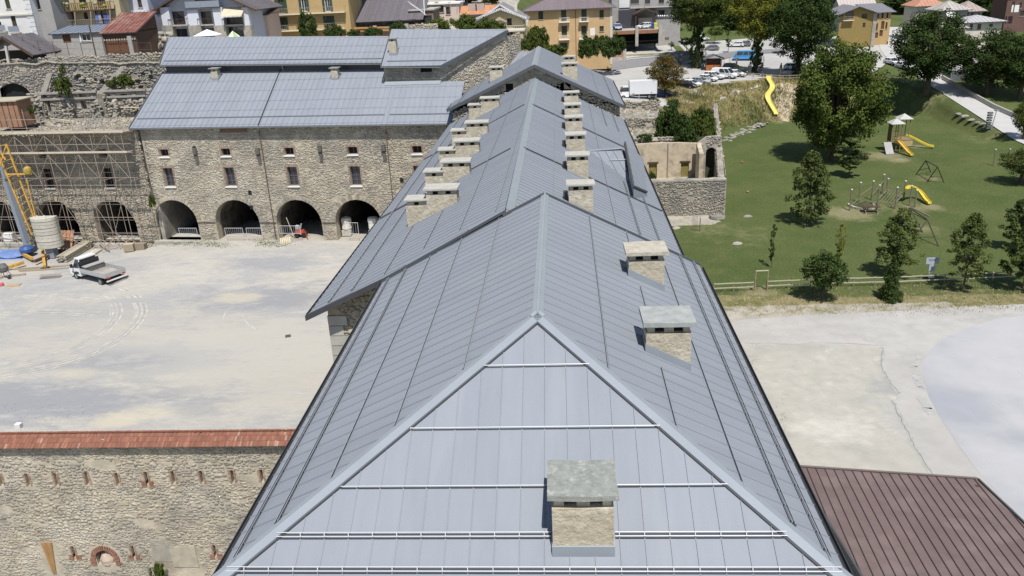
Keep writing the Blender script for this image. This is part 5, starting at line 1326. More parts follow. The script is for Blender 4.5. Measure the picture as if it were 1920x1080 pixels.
st = stone_field(rs, xl2, xr2, 13.5, 21.5, .42, skh); stone_wall('stonework', st, (0, YH, 0), (1, 0, 0), (0, -1, 0), .14, RN, 24)
MB().box(ax2-3, YH+.6, 12, ax2+3, YH+.79, az2+2.2).build('vault_back', DARK, RN)  # black panel puts the inner shade of the arch into colour
st = [(x, z-.12, rs.uniform(.4, .7), .3) for i in range(len(tp)-1) for x, z in [(tp[i][0]+(tp[i+1][0]-tp[i][0])*q, tp[i][1]+(tp[i+1][1]-tp[i][1])*q) for q in np.arange(0, 1, .06)]]
stone_wall('coping_stones', st, (0, YH-.05, .1), (1, 0, 0), (0, -1, 0), .22, RN, 25)
MB().box(xl2, YH+.8, 18.5, xr2, YH+2.0, xy(150, 108, YH+2)[1]-.3).build('parapet', MORTAR2, RN)
st = stone_field(rs, xl2, xr2, xy(150, 114, YH+.8)[1]-.3, xy(150, 107, YH+.8)[1], .4); stone_wall('stonework', st, (0, YH+.8, 0), (1, 0, 0), (0, -1, 0), .14, RN, 26)
for (a, c), (d, e) in (((92, 136), (74, 196)), ((232, 122), (186, 176))):     # leaning cross walls
    x0, z0 = xy(a, c, YH-.2); x1, z1 = xy(d, e, YB-.6)
    b = MB(); b.hull8([(x0-.5, YH, 12), (x0+.5, YH, 12), (x1+.55, YB-.6, 12), (x1-.55, YB-.6, 12)], [(x0-.4, YH, z0), (x0+.4, YH, z0), (x1+.4, YB-.6, z1), (x1-.4, YB-.6, z1)]); b.build('cross_wall', mat('old_dark_mortar', (.2, .188, .16), .95, .3, 2, bump=.06, bscale=4, detail=8), RN)
    dd = Vector((x1-x0, YB-.6-YH, 0)); ln = dd.length; dd.normalize(); nn = Vector((-dd.y, dd.x, 0)); nn = nn if nn.x > 0 else -nn
    st = stone_field(rs, 0, ln, 13.5, z0, .4, lambda u, z, w, h: z > z0+(z1-z0)*u/ln-.1)
    stone_wall('stonework', st, Vector((x0, YH, 0))+nn*.5, dd, nn, .12, RN, 27)
for i in range(26):
    hx = rnd.uniform(xl+2, xr-1); hz = rnd.uniform(15.6, 19.4); hw = rnd.uniform(.12, .35)
    MB().box(hx-hw, YH-.17, hz-hw*.7, hx+hw, YH-.02, hz+hw*.7).build('wall_hole', DARK, RN)  # black blocks on the wall face, painting the shade of hollows
# rubble slopes (uncountable)
def rubble(name, n, fx, seed, s=(.12, .42)):
    rs = np.random.RandomState(seed); pts = [fx(rs) for _ in range(n)]
    st = np.array(pts); N = n; base = np.array([(-1,-1,-.6),(1,-1,-.6),(1,1,-.6),(-1,1,-.6),(-.6,-.7,.6),(.7,-.6,.5),(.6,.7,.6),(-.7,.6,.7)])
    sc = rs.uniform(s[0], s[1], (N, 1, 1))*rs.uniform(.6, 1.2, (N, 1, 3)); V = base[None]*sc*.6; th = rs.uniform(0, 6.28, N)
    c, q = np.cos(th)[:, None], np.sin(th)[:, None]; V = np.stack([V[..., 0]*c-V[..., 1]*q, V[..., 0]*q+V[..., 1]*c, V[..., 2]+V[..., 0]*rs.uniform(-.5, .5, (N, 1))], 2)+st[:, None, :]
    f = np.array([(0,3,2,1),(4,5,6,7),(0,1,5,4),(1,2,6,5),(2,3,7,6),(3,0,4,7)]); F = (f[None]+(np.arange(N)*8)[:, None, None]).reshape(-1, 4)
    t = np.repeat(stone_tints(N, rs, .08, .3)*1.05, 8, 0)
    fast_obj(name, V.reshape(-1, 3), F, STONE_G, None, tint=t, kind='stuff')
def f1(rs):
    u = rs.uniform(38.5, 62); v = rs.uniform(1, 12.5)**1.0; q = L(u, v, 0); return (q.x, q.y, 13.4+max(0, v-6.5)*.07+rs.uniform(-.05, .12))
b = MB(); b.hull8([L(37.8, 7.6, 12.5), L(64, 7.6, 12.5), L(64, 17, 12.5), L(37.8, 17, 12.5)], [L(37.8, 7.6, 13.45), L(64, 7.6, 13.45), L(64, 17, 14.1), L(37.8, 17, 14.1)])
props(b.build('rubble_slope', mat('rubble_earth', (.3, .26, .2), .95, .3, 1.2, bump=.1, bscale=3)), kind='structure')
rubble('rubble', 2600, f1, 3)
# brown sheeting store and timber deck on top
BS = thing('sheeted_store', 'box of rusty brown sheeting standing on the ruin at the left edge', 'shed', tuple(aty(20, 240, 100.5)))
x0, z0 = xy(-12, 240, 100.5); x1, _ = xy(43, 240, 100.5); z1 = xy(20, 190, 100.5)[1]
MB().box(x0, 100.5, z0, x1, 103.5, z1).build('sheeting', mat('rusty_sheet', (.3, .17, .105), .8, .15, 1.2), BS)
MB().box(x0-.2, 100.2, z1+.003, x1+.2, 104, z1+.14).build('roof', mat('dusty_roof', (.4, .36, .27), .9, .15), BS)
for i in range(6): MB().box(x0+.4+i*.75, 100.44, z0, x0+.46+i*.75, 100.5, z1).build('batten', WOOD_D, BS)
for i, (a, c, d, e, lb) in enumerate(((50, 232, 76, 221, 'pale plank lying on the rubble by the brown sheeting'), (226, 201, 262, 202, 'yellow plank across the ruin openings beside the metal roof'), (95, 222, 140, 227, 'grey plank on the rubble slope'))):
    p = aty(a, c, 104.5 if i != 1 else 106.6); q = aty(d, e, 104.5 if i != 1 else 106.6)
    b = MB(); b.bar(p, q, .25, .08); props(b.build('plank', WOOD_L), lb, 'plank')

# ------------------------------------------------------------------ scaffolding
SC = thing('scaffolding', 'steel tube scaffolding with plank decks in front of the ruined wing', 'scaffolding', tuple(L(50, -1.5, 0)))
def stube(a, b, name='tube', r=.045):
    r *= .85
    m = MB(); m.tube(a, b, r, 5); return m.build(name, STEEL, SC)
us = [37.9+2.0*i for i in range(13)]
for i, u in enumerate(us):
    stube(L(u, -.5, .4), L(u, -.5, 14.9), 'standard')
    stube(L(u+.3, -2.0, .3), L(u+.3, -2.0, 8.6 if i % 2 else 9.2), 'standard')
    stube(L(u+.5, -2.4, 8.8), L(u+.5, -2.4, 17.6), 'standard')
    stube(L(u, -.5, 14.6), L(u+.5, -2.4, 14.6), 'transom'); stube(L(u, -.5, 9.0), L(u+.5, -2.4, 9.0), 'transom')
for v, zs in ((-.5, (1.6, 3.6, 5.6, 7.6, 9.6, 11.6)), (-2.0, (1.4, 2.4, 4.4, 6.4, 8.4)), (-2.4, (9.4, 11.2, 12.4, 13.4, 15.4, 16.4))):
    for z in zs: stube(L(37.4, v, z), L(62.5, v, z+.02), 'ledger', .04)
for i in range(6):
    a = 38+i*4
    stube(L(a+.5, -2.45, 12.6), L(a+2.3, -2.45, 14.4), 'brace', .035); stube(L(a+4.3, -2.45, 12.6), L(a+2.5, -2.45, 14.4), 'brace', .035)
    stube(L(a+.5, -2.45, 9.4), L(a+2.5, -2.45, 12.2), 'brace', .035); stube(L(a+2.5, -2.45, 12.2), L(a+4.4, -2.45, 9.4), 'brace', .035)
    stube(L(a+.5, -2.05, 2.4), L(a+2.4, -2.05, 6.4), 'brace', .035); stube(L(a+4.4, -2.05, 2.4), L(a+2.5, -2.05, 6.4), 'brace', .035); stube(L(a+.5, -2.05, .6), L(a+4.4, -2.05, 2.4), 'brace', .035)
for z, va, vb in ((14.65, -2.5, -.2), (12.3, -2.5, -1.2)):
    for k in range(9):
        vv = va+(vb-va)*np.arange(0, .99, .14)
        for v in vv:
            b = MB(); ww = (vb-va)*.13
            b.hull8([L(38.2+k*2.7, v, z), L(40.85+k*2.7, v, z), L(40.85+k*2.7, v+ww, z), L(38.2+k*2.7, v+ww, z)], [L(38.2+k*2.7, v, z+.06), L(40.85+k*2.7, v, z+.06), L(40.85+k*2.7, v+ww, z+.06), L(38.2+k*2.7, v+ww, z+.06)])
            b.build('plank', mat('scaffold_board', (.34, .29, .22), .9, .2, 3, objvar=.3), SC)
    b = MB(); b.bar(L(38, va-.03, z+.2), L(62.5, va-.03, z+.2), .05, .22); b.build('toe_board', mat('pale_board', (.5, .44, .35), .9, .15, 2), SC)

# ------------------------------------------------------------------ folded yellow tower crane with concrete ballast
CB = atz(78, 475, .1)
K = thing('tower_crane', 'self-erecting crane with grey mast, yellow lattice and stacked concrete ballast at the left edge', 'crane', tuple(CB))
k_ = CB
def W3(px, py, Y): return aty(px, py, Y)
Yc = k_.y
b = MB(); a0 = W3(50, 455, Yc); a1 = W3(12, 340, Yc+.2); a2 = W3(-22, 205, Yc+.4)
b.bar(a0, a1, .62, .62); b.bar(a1+(a1-a0).normalized()*.02, a2, .5, .5); b.build('mast', GREYP, K)
for off, n_ in ((-.55, 0), (.55, 1)):
    q0 = W3(60+n_*16, 440, Yc-.4-.5*n_); q1 = W3(-14+n_*26, 262+8*n_, Yc-.4-.5*n_)
    m = MB(); m.bar(q0, q1, .17, .17); m.build('chord', YEL, K)
q = [W3(60, 440, Yc-.4), W3(-14, 262, Yc-.4), W3(76, 440, Yc-.9), W3(12, 270, Yc-.9)]
for i in range(13):
    t0, t1 = i/13, (i+1)/13
    m = MB(); m.tube(q[0].lerp(q[1], t0), q[2].lerp(q[3], t1), .045, 5); m.build('lacing', YEL, K)
m = MB(); m.bar(W3(74, 436, Yc-1.2), W3(50, 335, Yc-1.2), .12, .12); m.build('chord', YEL, K)
m = MB(); m.bar(W3(10, 327, Yc-1.3), W3(60, 326, Yc-1.3), .16, .16); m.build('cross_arm', YEL, K)
m = MB(); c0 = W3(52, 320, Yc-1.3); m.lathe([(.2, -.5), (.42, -.3), (.45, 0), (.42, .3), (.2, .5)], 10, tuple(c0)); m.build('winch_drum', mat('dull_yellow', (.35, .25, .05), .7, .3, 4), K)
m = MB(); m.bar(W3(10, 300, Yc-1), W3(-14, 262, Yc-.4), .14, .14); m.bar(W3(12, 270, Yc-.9), W3(-2, 318, Yc-.9), .1, .1); m.build('head_frame', YEL, K)
# ballast: nine curved slabs stacked
cc = W3(77, 408, Yc-1.8); cz0 = W3(77, 464, Yc-1.8).z; cz1 = W3(77, 408, Yc-1.8).z
nS = 9; hS = (cz1-cz0)/nS
for i in range(nS):
    b = MB(); z0 = cz0+i*hS+.02; z1 = cz0+(i+1)*hS-.02; n = 12; cx, cy = cc.x, cc.y+.3
    pr = [(cx+1.5*math.cos(t), cy-1.0*math.sin(t)+(.05*((i % 2)-.5))) for t in [math.pi*(.02+.96*j/n) for j in range(n+1)]]
    pr += [(cx-1.45, cy+.55), (cx+1.45, cy+.55)]
    b.hull8([(x, y, z0) for x, y in pr], [(x, y, z1) for x, y in pr]); b.build('ballast_slab', mat('ballast_concrete', (.46, .44, .38), .9, .15, 3, objvar=.12, bump=.02), K)
for s in (-.45, .45): m = MB(); m.tube((cc.x+s, cc.y, cz1), (cc.x+s, cc.y, cz1+.25), .09, 6); m.build('lifting_eye', WHITE, K)
m = MB(); m.box(cc.x-.4, cc.y-.3, .1, cc.x+.55, cc.y+.7, cz0-.05); m.build('pedestal', GREYP, K)
p = W3(50, 467, Yc-.8); m = MB(); m.lathe([(.2, -.5), (.8, -.3), (.85, .1), (.5, .4), (.2, .45)], 14, tuple(p)); m.build('slewing_base', mat('crane_blue', (.035, .09, .25), .4, .1), K)
for (a, c), (d, e) in (((45, 492), (3, 505)), ((80, 470), (84, 500)), ((65, 490), (115, 470)), ((60, 485), (30, 470))):
    m = MB(); p0 = atz(a, c, .55); p1 = atz(d, e, .35); m.bar(p0, p1, .3, .34); m.build('outrigger', YEL if (a, c) != (65, 490) else mat('brown_steel', (.14, .07, .04), .7, .2), K)
    m = MB(); m.cbox(tuple(p1-Vector((0, 0, .2))), .7, .7, .25); m.build('foot_pad', WOOD_D, K)

# ------------------------------------------------------------------ things around the site
def put(name, lb, cat, mb, m, **k): o = mb.build(name, m, **k); return props(o, lb, cat)
# orange canvas hutch behind the ballast
p = atz(120, 462, .5); T = thing('timber_shelter', 'orange-brown timber formwork panel leaning behind the concrete ballast', 'panel', tuple(p))
for i in range(5):
    a = W3(104+i*7, 432, p.y+.5); MB().hull8([(a.x, p.y-.7, .6), (a.x+.42, p.y-.7, .6), (a.x+.42, p.y-.6, .6), (a.x, p.y-.6, .6)], [(a.x, p.y+.6, 2.4), (a.x+.42, p.y+.6, 2.4), (a.x+.42, p.y+.7, 2.4), (a.x, p.y+.7, 2.4)]).build('board', mat('orange_board', (.3, .165, .1), .85, .2, 2, objvar=.15), T)
# stack of planks
p = atz(128, 486, .1); T = thing('plank_stack', 'stack of weathered grey planks beside the small white lorry', 'planks', tuple(p))
d = (atz(158, 460, .1)-atz(108, 490, .1)); dd = d.normalized(); ln = d.length; nn = Vector((-dd.y, dd.x, 0)); o0 = atz(110, 492, .1)
for r in range(7):
    for c in range(5):
        a = o0+nn*(-c*.26)+Vector((0, 0, .08+r*.11))+dd*rnd.uniform(-.2, .2); m = MB(); m.bar(a, a+dd*ln*rnd.uniform(.92, 1.02), .24, .08); m.build('plank', mat('old_plank', (.34, .31, .24), .9, .2, 3, objvar=.25), T)
p = atz(150, 485, .1); T = thing('plank_stack', 'smaller pile of pale boards right of the weathered plank stack', 'planks', tuple(p))
for r in range(3):
    for c in range(4):
        a = atz(132, 500, .1)+nn*(-c*.3)+Vector((0, 0, .08+r*.1)); m = MB(); m.bar(a, a+dd*ln*.9, .26, .07); m.build('plank', mat('pale_plank', (.5, .47, .38), .9, .2, 3, objvar=.2), T)
for (a, c), (d_, e), lb in (((25, 505), (130, 498), 'long grey beam lying on the ground in front of the crane'), ((0, 520), (48, 514), 'short pale beam on the ground at the left edge'), ((36, 508), (128, 503), 'rusty beam lying just below the long grey beam')):
    m = MB(); m.bar(atz(a, c, .12), atz(d_, e, .12), .22, .2); put('beam', lb, 'beam', m, WOOD)
p = atz(252, 468, .4)
def pallet(lb, p, rz=0, n=1, m=None, tilt=0):
    T = thing('pallet_stack' if n > 1 else 'pallet', lb, 'pallet', tuple(p), rz)
    for j in range(n):
        for i in range(6): MB().box(-.6+i*.21, -.4, .12+j*.15, -.6+i*.21+.16, .4, .15+j*.15).build('slat', m or WOOD_L, T, world=False)
        for y in (-.38, -.05, .28): MB().box(-.6, y, .0+j*.15, .6, y+.1, .118+j*.15).build('bearer', WOOD, T, world=False)
    if tilt:
        T.rotation_euler = (tilt, 0, rz)
    return T
pallet('stack of pale pallets at the foot of the scaffold', atz(244, 470, .5), .1, 6)
pallet('darker pallet stack right of the pale pallet stack', atz(266, 467, .5), -.1, 5, WOOD)
pallet('pallet leaning upright left of the red machine in the arch', atz(535, 452, 1.2), .3, 1, WOOD_L, 1.0)
# mixer and frames at the left edge
p = atz(12, 520, .1); T = thing('concrete_mixer', 'small dark concrete mixer on a stand at the left edge of the yard', 'mixer', tuple(p))
MB().lathe([(.2, 0), (.45, .25), (.5, .6), (.3, .95), (.28, 1.0)], 12, (p.x, p.y, .75)).build('drum', mat('mixer_grey', (.12, .12, .12), .6, .3, 5), T)
m = MB()
for s in (-.5, .5): m.tube((p.x+s, p.y-.4, 0), (p.x+s*.5, p.y, 1.1), .04); m.tube((p.x+s, p.y+.4, 0), (p.x+s*.5, p.y, 1.1), .04)
m.build('stand', STEEL, T); MB().lathe([(.02, 0), (.25, 0), (.25, .1), (.02, .1)], 12, (p.x+.55, p.y-.3, .2)).build('wheel', RUB, T)
p = atz(95, 520, .1); T = thing('mesh_cage', 'low grey wire-mesh tray lying near the white lorry', 'cage', tuple(p), .12)
for i in range(9): MB().tube((-1.1+i*.28, -.3, .3), (-1.1+i*.28, .3, .3), .02, 5).build('wire', STEEL, T, world=False)
for y in (-.3, 0, .3):
    for z in (.05, .3): MB().tube((-1.15, y, z), (1.15, y, z), .022, 5).build('wire', STEEL, T, world=False)
MB().box(-1.15, -.3, .0, 1.15, .3, .03).build('tray', mat('tray_grey', (.17, .17, .17), .7, .2), T, world=False)
p = atz(25, 535, .06); m = MB(); m.cbox((0, 0, 0), 1.5, .8, .08); put('board', 'tan wooden board lying flat below the concrete mixer', 'board', m, mat('tan_board', (.4, .29, .17), .85, .2, 3), loc=tuple(p), rz=.15)
p = atz(3, 533, .2); m = MB(); m.lathe([(.1, -.15), (.25, -.1), (.22, .15), (.05, .2)], 9, tuple(p)); put('bucket', 'small pink-red bucket at the left edge', 'bucket', m, mat('red_plastic', (.6, .12, .12), .5, .1))
m = MB(); rs3 = random.Random(8); p = atz(12, 478, .2); n = 7
vs = []; 
for j in range(n):
    for i in range(n): vs.append((p.x-2.4+i*.85, p.y-1.3+j*.42, .15+.55*math.sin(math.pi*i/(n-1))*math.sin(math.pi*j/(n-1))+rs3.uniform(0, .25)))
m.add(vs, [(j*n+i, j*n+i+1, (j+1)*n+i+1, (j+1)*n+i) for j in range(n-1) for i in range(n-1)])
m.hull8([(p.x-2.4, p.y-1.3, 0), (p.x+2.7, p.y-1.3, 0), (p.x+2.7, p.y+1.2, 0), (p.x-2.4, p.y+1.2, 0)], [(p.x-2.3, p.y-1.2, .14), (p.x+2.6, p.y-1.2, .14), (p.x+2.6, p.y+1.1, .14), (p.x-2.3, p.y+1.1, .14)])
put('tarpaulin', 'crumpled blue tarpaulin over a heap at the left edge', 'tarpaulin', m, mat('blue_tarp', (.13, .2, .4), .5, .2, 2, bump=.05))
p = atz(20, 452, .5); m = MB(); m.cbox((p.x, p.y, 1.1), 1.3, .9, 1.0); put('white_box', 'white plastic sack left of the crane ballast', 'sack', m, WHITE)
# drain covers, crate, manhole
for px_, py_, w, d_, lb in ((330, 517, .9, .7, 'dark drain grating set in the yard surface'), (540, 630, .5, .5, 'small square manhole cover near the wall corner')):
    p = atz(px_, py_, .055); m = MB(); m.cbox((0, 0, 0), w, d_, .06)
    for i in range(4): m.box(-w/2+.08, -d_/2+.1+i*d_/5, .03, w/2-.08, -d_/2+.16+i*d_/5, .05)
    put('manhole_cover', lb, 'manhole cover', m, mat('cast_iron', (.1, .095, .09), .7, .2, 6), loc=tuple(p), rz=.3)
p = atz(313, 519, .04); m = MB(); m.lathe([(.01, 0), (1.0, 0), (.9, .03), (.01, .04)], 9, tuple(p)); props(m.build('cement_patch', mat('pale_cement', (.5, .46, .39), .9, .2, 2)), kind='structure')
# barriers in the arches
def barrier(lb, px0, px1, py, h=1.1, group=None):
    a = FO+FU*0; 
    def fu(px):
        d = ray(px, py); t = ((L(0, -.6, 0)-Vector((0, 0, CAM_H))).dot(FN))/d.dot(FN); return Vector((0, 0, CAM_H))+d*t
    p0, p1 = fu(px0), fu(px1); z = p0.z
    T = thing('crowd_barrier', lb, 'barrier', tuple(p0), 0, 'grey tube barriers across the arches')
    up = Vector((0, 0, h)); m = MB(); m.tube(p0, p0+up, .03); m.tube(p1, p1+up, .03); m.tube(p0+up, p1+up, .03); m.tube(p0+up*.15, p1+up*.15, .03); m.build('frame', RAIL, T)
    k = int((p1-p0).length/.25)
    for i in range(1, k): q = p0.lerp(p1, i/k); MB().tube(q+up*.15, q+up, .012, 4).build('bar', RAIL, T)
barrier('tube barrier across the first arch right of the scaffold', 338, 371, 444)
barrier('tube barrier in the left half of the second arch', 424, 457, 444); barrier('tube barrier in the right half of the second arch', 464, 492, 444)
barrier('long low barrier across the arch with the red machine', 525, 564, 440); barrier('barrier panel with white board right of the big bag', 655, 673, 442, 1.6)
for px_, py_, lb in ((652, 440, 'white wrapped big bag standing in the fourth arch'), (702, 440, 'white sack behind the metal eave in the fourth arch')):
    p = atz(px_, py_, 1.1); T = thing('big_bag', lb, 'big bag', tuple(p))
    m = MB(); m.lathe([(.5, 0), (.62, .15), (.6, .8), (.66, 1.1), (.6, 1.45), (.3, 1.55)], 8, (0, 0, .7)); m.build('sack', mat('white_sack', (.66, .65, .6), .8, .15, 3, bump=.05), T, world=False)
    for j in range(5):
        for i in range(3): MB().box(-.55+i*.37, -.5, j*.14, -.2+i*.37, .5, j*.14+.12).build('block', mat('pale_block', (.5, .48, .42), .9, .1, 3, objvar=.1), T, world=False)
p = atz(566, 443, 1.1); T = thing('red_machine', 'small red site machine with wheels in the third arch', 'machine', tuple(p))
RD = mat('machine_red', (.4, .07, .04), .5, .2, 4)
MB().hull8([(-.7, -.35, .35), (.5, -.35, .35), (.5, .35, .35), (-.7, .35, .35)], [(-.6, -.3, .85), (.3, -.3, .8), (.3, .3, .8), (-.6, .3, .85)]).build('body', RD, T, world=False)
for x in (-.5, .4):
    for y in (-.42, .42): MB().tube((x, y-.08, .28), (x, y+.08, .28), .28, 10).build('wheel', RUB, T, world=False)
MB().tube((-.1, 0, .8), (.15, 0, 1.6), .1).build('stack', mat('machine_grey', (.3, .3, .3), .6), T, world=False); MB().lathe([(.1, 0), (.3, .1), (.3, .5), (.1, .6)], 8, (-.4, 0, .85)).build('hopper', MATS['machine_grey'], T, world=False)
m = MB(); m.tube((.5, 0, .4), (1.1, -1.2, .05), .05); m.build('drawbar', RD, T, world=False)
m = MB(); m.bar(atz(552, 445, 1.1), aty(537, 408, L(20, .6, 0).y), .25, .06); put('plank', 'pale plank leaning inside the third arch', 'plank', m, WOOD_L)
for i, (a, c, d_, e) in enumerate(((180, 445, 205, 470), (215, 447, 190, 470), (222, 445, 250, 462), (240, 448, 232, 468), (196, 440, 226, 452))):
    p0 = L(45-i, -3, 1.6+.2*i); p1 = atz(d_, e, .6); m = MB(); m.bar(atz(a, c, 1.6), atz(d_, e, .5), .1, .12); put('timber', ('leaning timber left of the pallet stacks under the scaffold', 'crossed timber under the scaffold beside the leaning one', 'timber lying towards the pale pallets', 'short timber beside the pale pallets', 'upper horizontal timber under the scaffold')[i], 'timber', m, WOOD)

# ------------------------------------------------------------------ roofless ruin on the right
Q = thing('roofless_ruin', 'roofless stone ruin with plastered room and arched niche right of the long roof', 'ruin', (14, 110, 0))
fw_ = [(8, -1), (20.4, -1), (20.4, 4.55), (19, 4.7), (17, 4.5), (15, 4.75), (13, 4.6), (11, 4.75), (9.5, 4.6), (8, 4.4)]
wall('front_wall', MORTAR2, Q, (0, 100, 0), (1, 0, 0), (0, -1, 0), fw_, [], .8)
rs = np.random.RandomState(31)
st = stone_field(rs, 8.2, 20.3, 0, 4.6, .27, lambda u, z, w, h: rs.random() < .05); stone_wall('stonework', st, (0, 100, 0), (1, 0, 0), (0, -1, 0), .1, Q, 32)
MB().box(8, 99.9, 4.45, 20.4, 100.85, 4.62).build('wall_top', MORTAR2, Q)
PL = mat('old_plaster', (.46, .39, .29), .95, .2, 1.2, bump=.04, bscale=4, col2=(.27, .24, .19), c2scale=.9, c2thr=(.48, .72), c3=(.5, .43, .33), c3scale=.8, detail=8)
bw0 = aty(1190, 335, 120).x; 
wins2 = []
for cx, cy in ((1224, 320), (1284, 318)):
    a = aty(cx-8, cy+15, 120); c = aty(cx+8, cy-14, 120); wins2.append(rect(a.x, a.z, c.x, c.z))
wall('plaster_wall', PL, Q, (0, 120, 0), (1, 0, 0), (0, -1, 0), [(8, -1), (20.6, -1), (20.6, 5.0), (17.5, 5.2), (14, 5.3), (11, 5.2), (8, 5.3)], wins2, .7)
for w_ in wins2: MB().box(w_[0][0]-.05, 120.3, w_[0][1]-.05, w_[1][0]+.05, 120.6, w_[2][1]+.05).build('blocked_window', mat('mossy_block', (.2, .17, .06), .95, .35, 3), Q); MB().box(w_[0][0]-.2, 119.93, w_[2][1]-.02, w_[1][0]+.2, 120.1, w_[2][1]+.2).build('lintel', WOOD_D, Q)
MB().box(15.55, 119.85, 0, 15.7, 120.0, 5.2).build('pipe', mat('crack_brown', (.25, .2, .15), .9), Q)
MB().hull8([(19.5, 100.8, -1), (20.38, 100.8, -1), (28.3, 150, -1), (27.4, 150, -1)], [(19.5, 100.8, 4.6), (20.36, 100.8, 4.6), (28.2, 150, 6.0), (27.5, 150, 6.0)]).build('side_wall', MORTAR2, Q)
sd = Vector((7.75, 49.4, 0)).normalized(); 
st = stone_field(rs, 0, 49, 0, 4.7, .4); stone_wall('stonework', st, (20.38, 100.85, 0), sd, Vector((sd.y, -sd.x, 0)), .1, Q, 33)
st = stone_field(rs, 0, 22, 3, 4.5, .4); stone_wall('stonework', st, (19.5, 100.8, 0), sd, Vector((-sd.y, sd.x, 0)), .1, Q, 34)
rubble('wall_rubble', 160, lambda r: (lambda t: (19.95+7.9*t+r.uniform(-.35, .35), 100.9+49*t, 4.6+1.4*t))(r.uniform(0, 1)), 9, (.2, .5))
nx0 = aty(1309, 270, 116.5).x; nx1 = aty(1352, 270, 116.5).x; nz = aty(1330, 256, 116.5).z
wall('niche_wall', MORTAR2, Q, (0, 116.5, 0), (1, 0, 0), (0, -1, 0), [(nx0, -1), (nx1, -1), (nx1, nz), (nx0+1.2, nz-.1), (nx0, nz-1.0)], [archp((nx0+nx1)/2+.25, .3, nz-2.3, .72, 8)], .9)
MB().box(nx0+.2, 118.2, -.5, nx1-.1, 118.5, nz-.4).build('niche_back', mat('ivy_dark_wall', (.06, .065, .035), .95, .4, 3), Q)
st = stone_field(rs, nx0, nx1, 0, nz-.1, .36, lambda u, z, w, h: abs(u-(nx0+nx1)/2-.25) < .85+w/2 and z < nz-1.5 or (u < nx0+1.2 and z > nz-1.0)); stone_wall('stonework', st, (0, 116.5, 0), (1, 0, 0), (0, -1, 0), .1, Q, 35)
MB().hull8([(nx0-.25, 113.5, -.5), (nx0+.35, 113.5, -.5), (nx0+.35, 116.5, -.5), (nx0-.25, 116.5, -.5)], [(nx0-.25, 113.5, 4.9), (nx0+.35, 113.5, 4.9), (nx0+.35, 116.5, nz-.8), (nx0-.25, 116.5, nz-.8)]).build('cross_wall', PL, Q)
# upper terrace walls behind
for x0, x1, y, z0, z1, sd_ in ((8, 19, 131, 4.5, 7.1, 36), (8, 22, 122.2, 3.5, 5.6, 37)):
    wall('terrace_wall', MORTAR, Q, (0, y, 0), (1, 0, 0), (0, -1, 0), [(x0, z0), (x1, z0), (x1, z1-.5), (x1-3, z1), (x0, z1)], [], .8)
    st = stone_field(rs, x0, x1, z0, z1-.1, .4, lambda u, z, w, h: u > x1-3 and z > z1-.6); stone_wall('stonework', st, (0, y, 0), (1, 0, 0), (0, -1, 0), .14, Q, sd_)
p = aty(1215, 205, 140)
wall('terrace_wall', MORTAR, Q, (0, 147, 0), (1, 0, 0), (0, -1, 0), [(7, 4.5), (18, 4.5), (17, 7.2), (7, 7.5)], [], .8)
st = stone_field(rs, 7, 17.4, 5, 7.2, .4); stone_wall('stonework', st, (0, 147, 0), (1, 0, 0), (0, -1, 0), .14, Q, 38)
rubble('rubble', 2200, lambda r: (lambda x, y: (x, y, tz(x, y)+.02))(r.uniform(8, 24), r.uniform(121, 146)), 12, (.15, .6))
rubble('rubble', 500, lambda r: (lambda x, y: (x, y, tz(x, y)+.02))(r.uniform(9, 19), r.uniform(101, 119)), 13, (.1, .4))
for px_, py_ in ((1226, 258), (1282, 262)): boulder(Q, aty(px_, py_+6, 122.5), .8, MORTAR, 'fallen_plaster_block')
# ------------------------------------------------------------------ playground and park furniture
def up3(g, h): return Vector((g.x, g.y, g.z+h))
# rail fence
rail_nodes = [(1338, 548), (1412, 545)]; rail_nodes2 = [(1437, 543), (1560, 538), (1680, 535), (1770, 531), (1860, 527), (1925, 524), (2010, 520)]
FE = thing('rail_fence', 'two-rail timber fence between the lawn and the straw verge', 'fence', tuple(gnd(1500, 541)))
FR = mat('fence_rail', (.42, .4, .31), .85, .15, 3); FP = mat('fence_post', (.25, .22, .15), .85, .2, 3)
for nodes in (rail_nodes, rail_nodes2):
    G = [gnd(*p) for p in nodes]
    P = [G[0]]
    for a, b in zip(G, G[1:]):
        n = max(1, round((b-a).length/1.9))
        for i in range(1, n+1): P.append(a.lerp(b, i/n))
    for p in P: MB().tube((p.x, p.y, -.1), (p.x, p.y, .98), .055, 7).build('post', FP, FE)
    for a, b in zip(P, P[1:]):
        for z in (.42, .88): MB().bar(Vector((a.x, a.y-.07, z)), Vector((b.x, b.y-.07, z+.02)), .04, .1).build('rail', FR, FE)
gt = thing('gate_frame', 'plain timber gate frame with top bar in the rail fence', 'gate', tuple(gnd(1425, 545)))
a, b = gnd(1415, 546), gnd(1438, 545)
for p in (a, b): MB().tube((p.x, p.y, -.1), (p.x, p.y, 2.1), .06, 7).build('post', FP, gt)
MB().bar(up3(a, 2.1), up3(b, 2.1), .1, .08).build('top_bar', FR, gt)
# fence along the bank crest
CF = thing('rail_fence', 'low dark timber fence along the crest above the grass bank', 'fence', tuple(gnd(1500, 152)))
P = [gnd(x, y) for x, y in ((1395, 146), (1412, 147), (1430, 148))]+[gnd(x, y) for x, y in ((1446, 150), (1462, 151), (1480, 151), (1500, 150), (1520, 151))]
P2 = [gnd(x, y) for x, y in ((1655, 150), (1672, 151), (1690, 153), (1706, 158))]
for PP in (P, P2):
    for p in PP: MB().tube((p.x, p.y, p.z-.2), (p.x, p.y, p.z+1.1), .07, 6).build('post', WOOD, CF)
    for a, b in zip(PP, PP[1:]):
        for z in (.5, 1.0): MB().bar(up3(a, z), up3(b, z), .06, .12).build('rail', WOOD, CF)
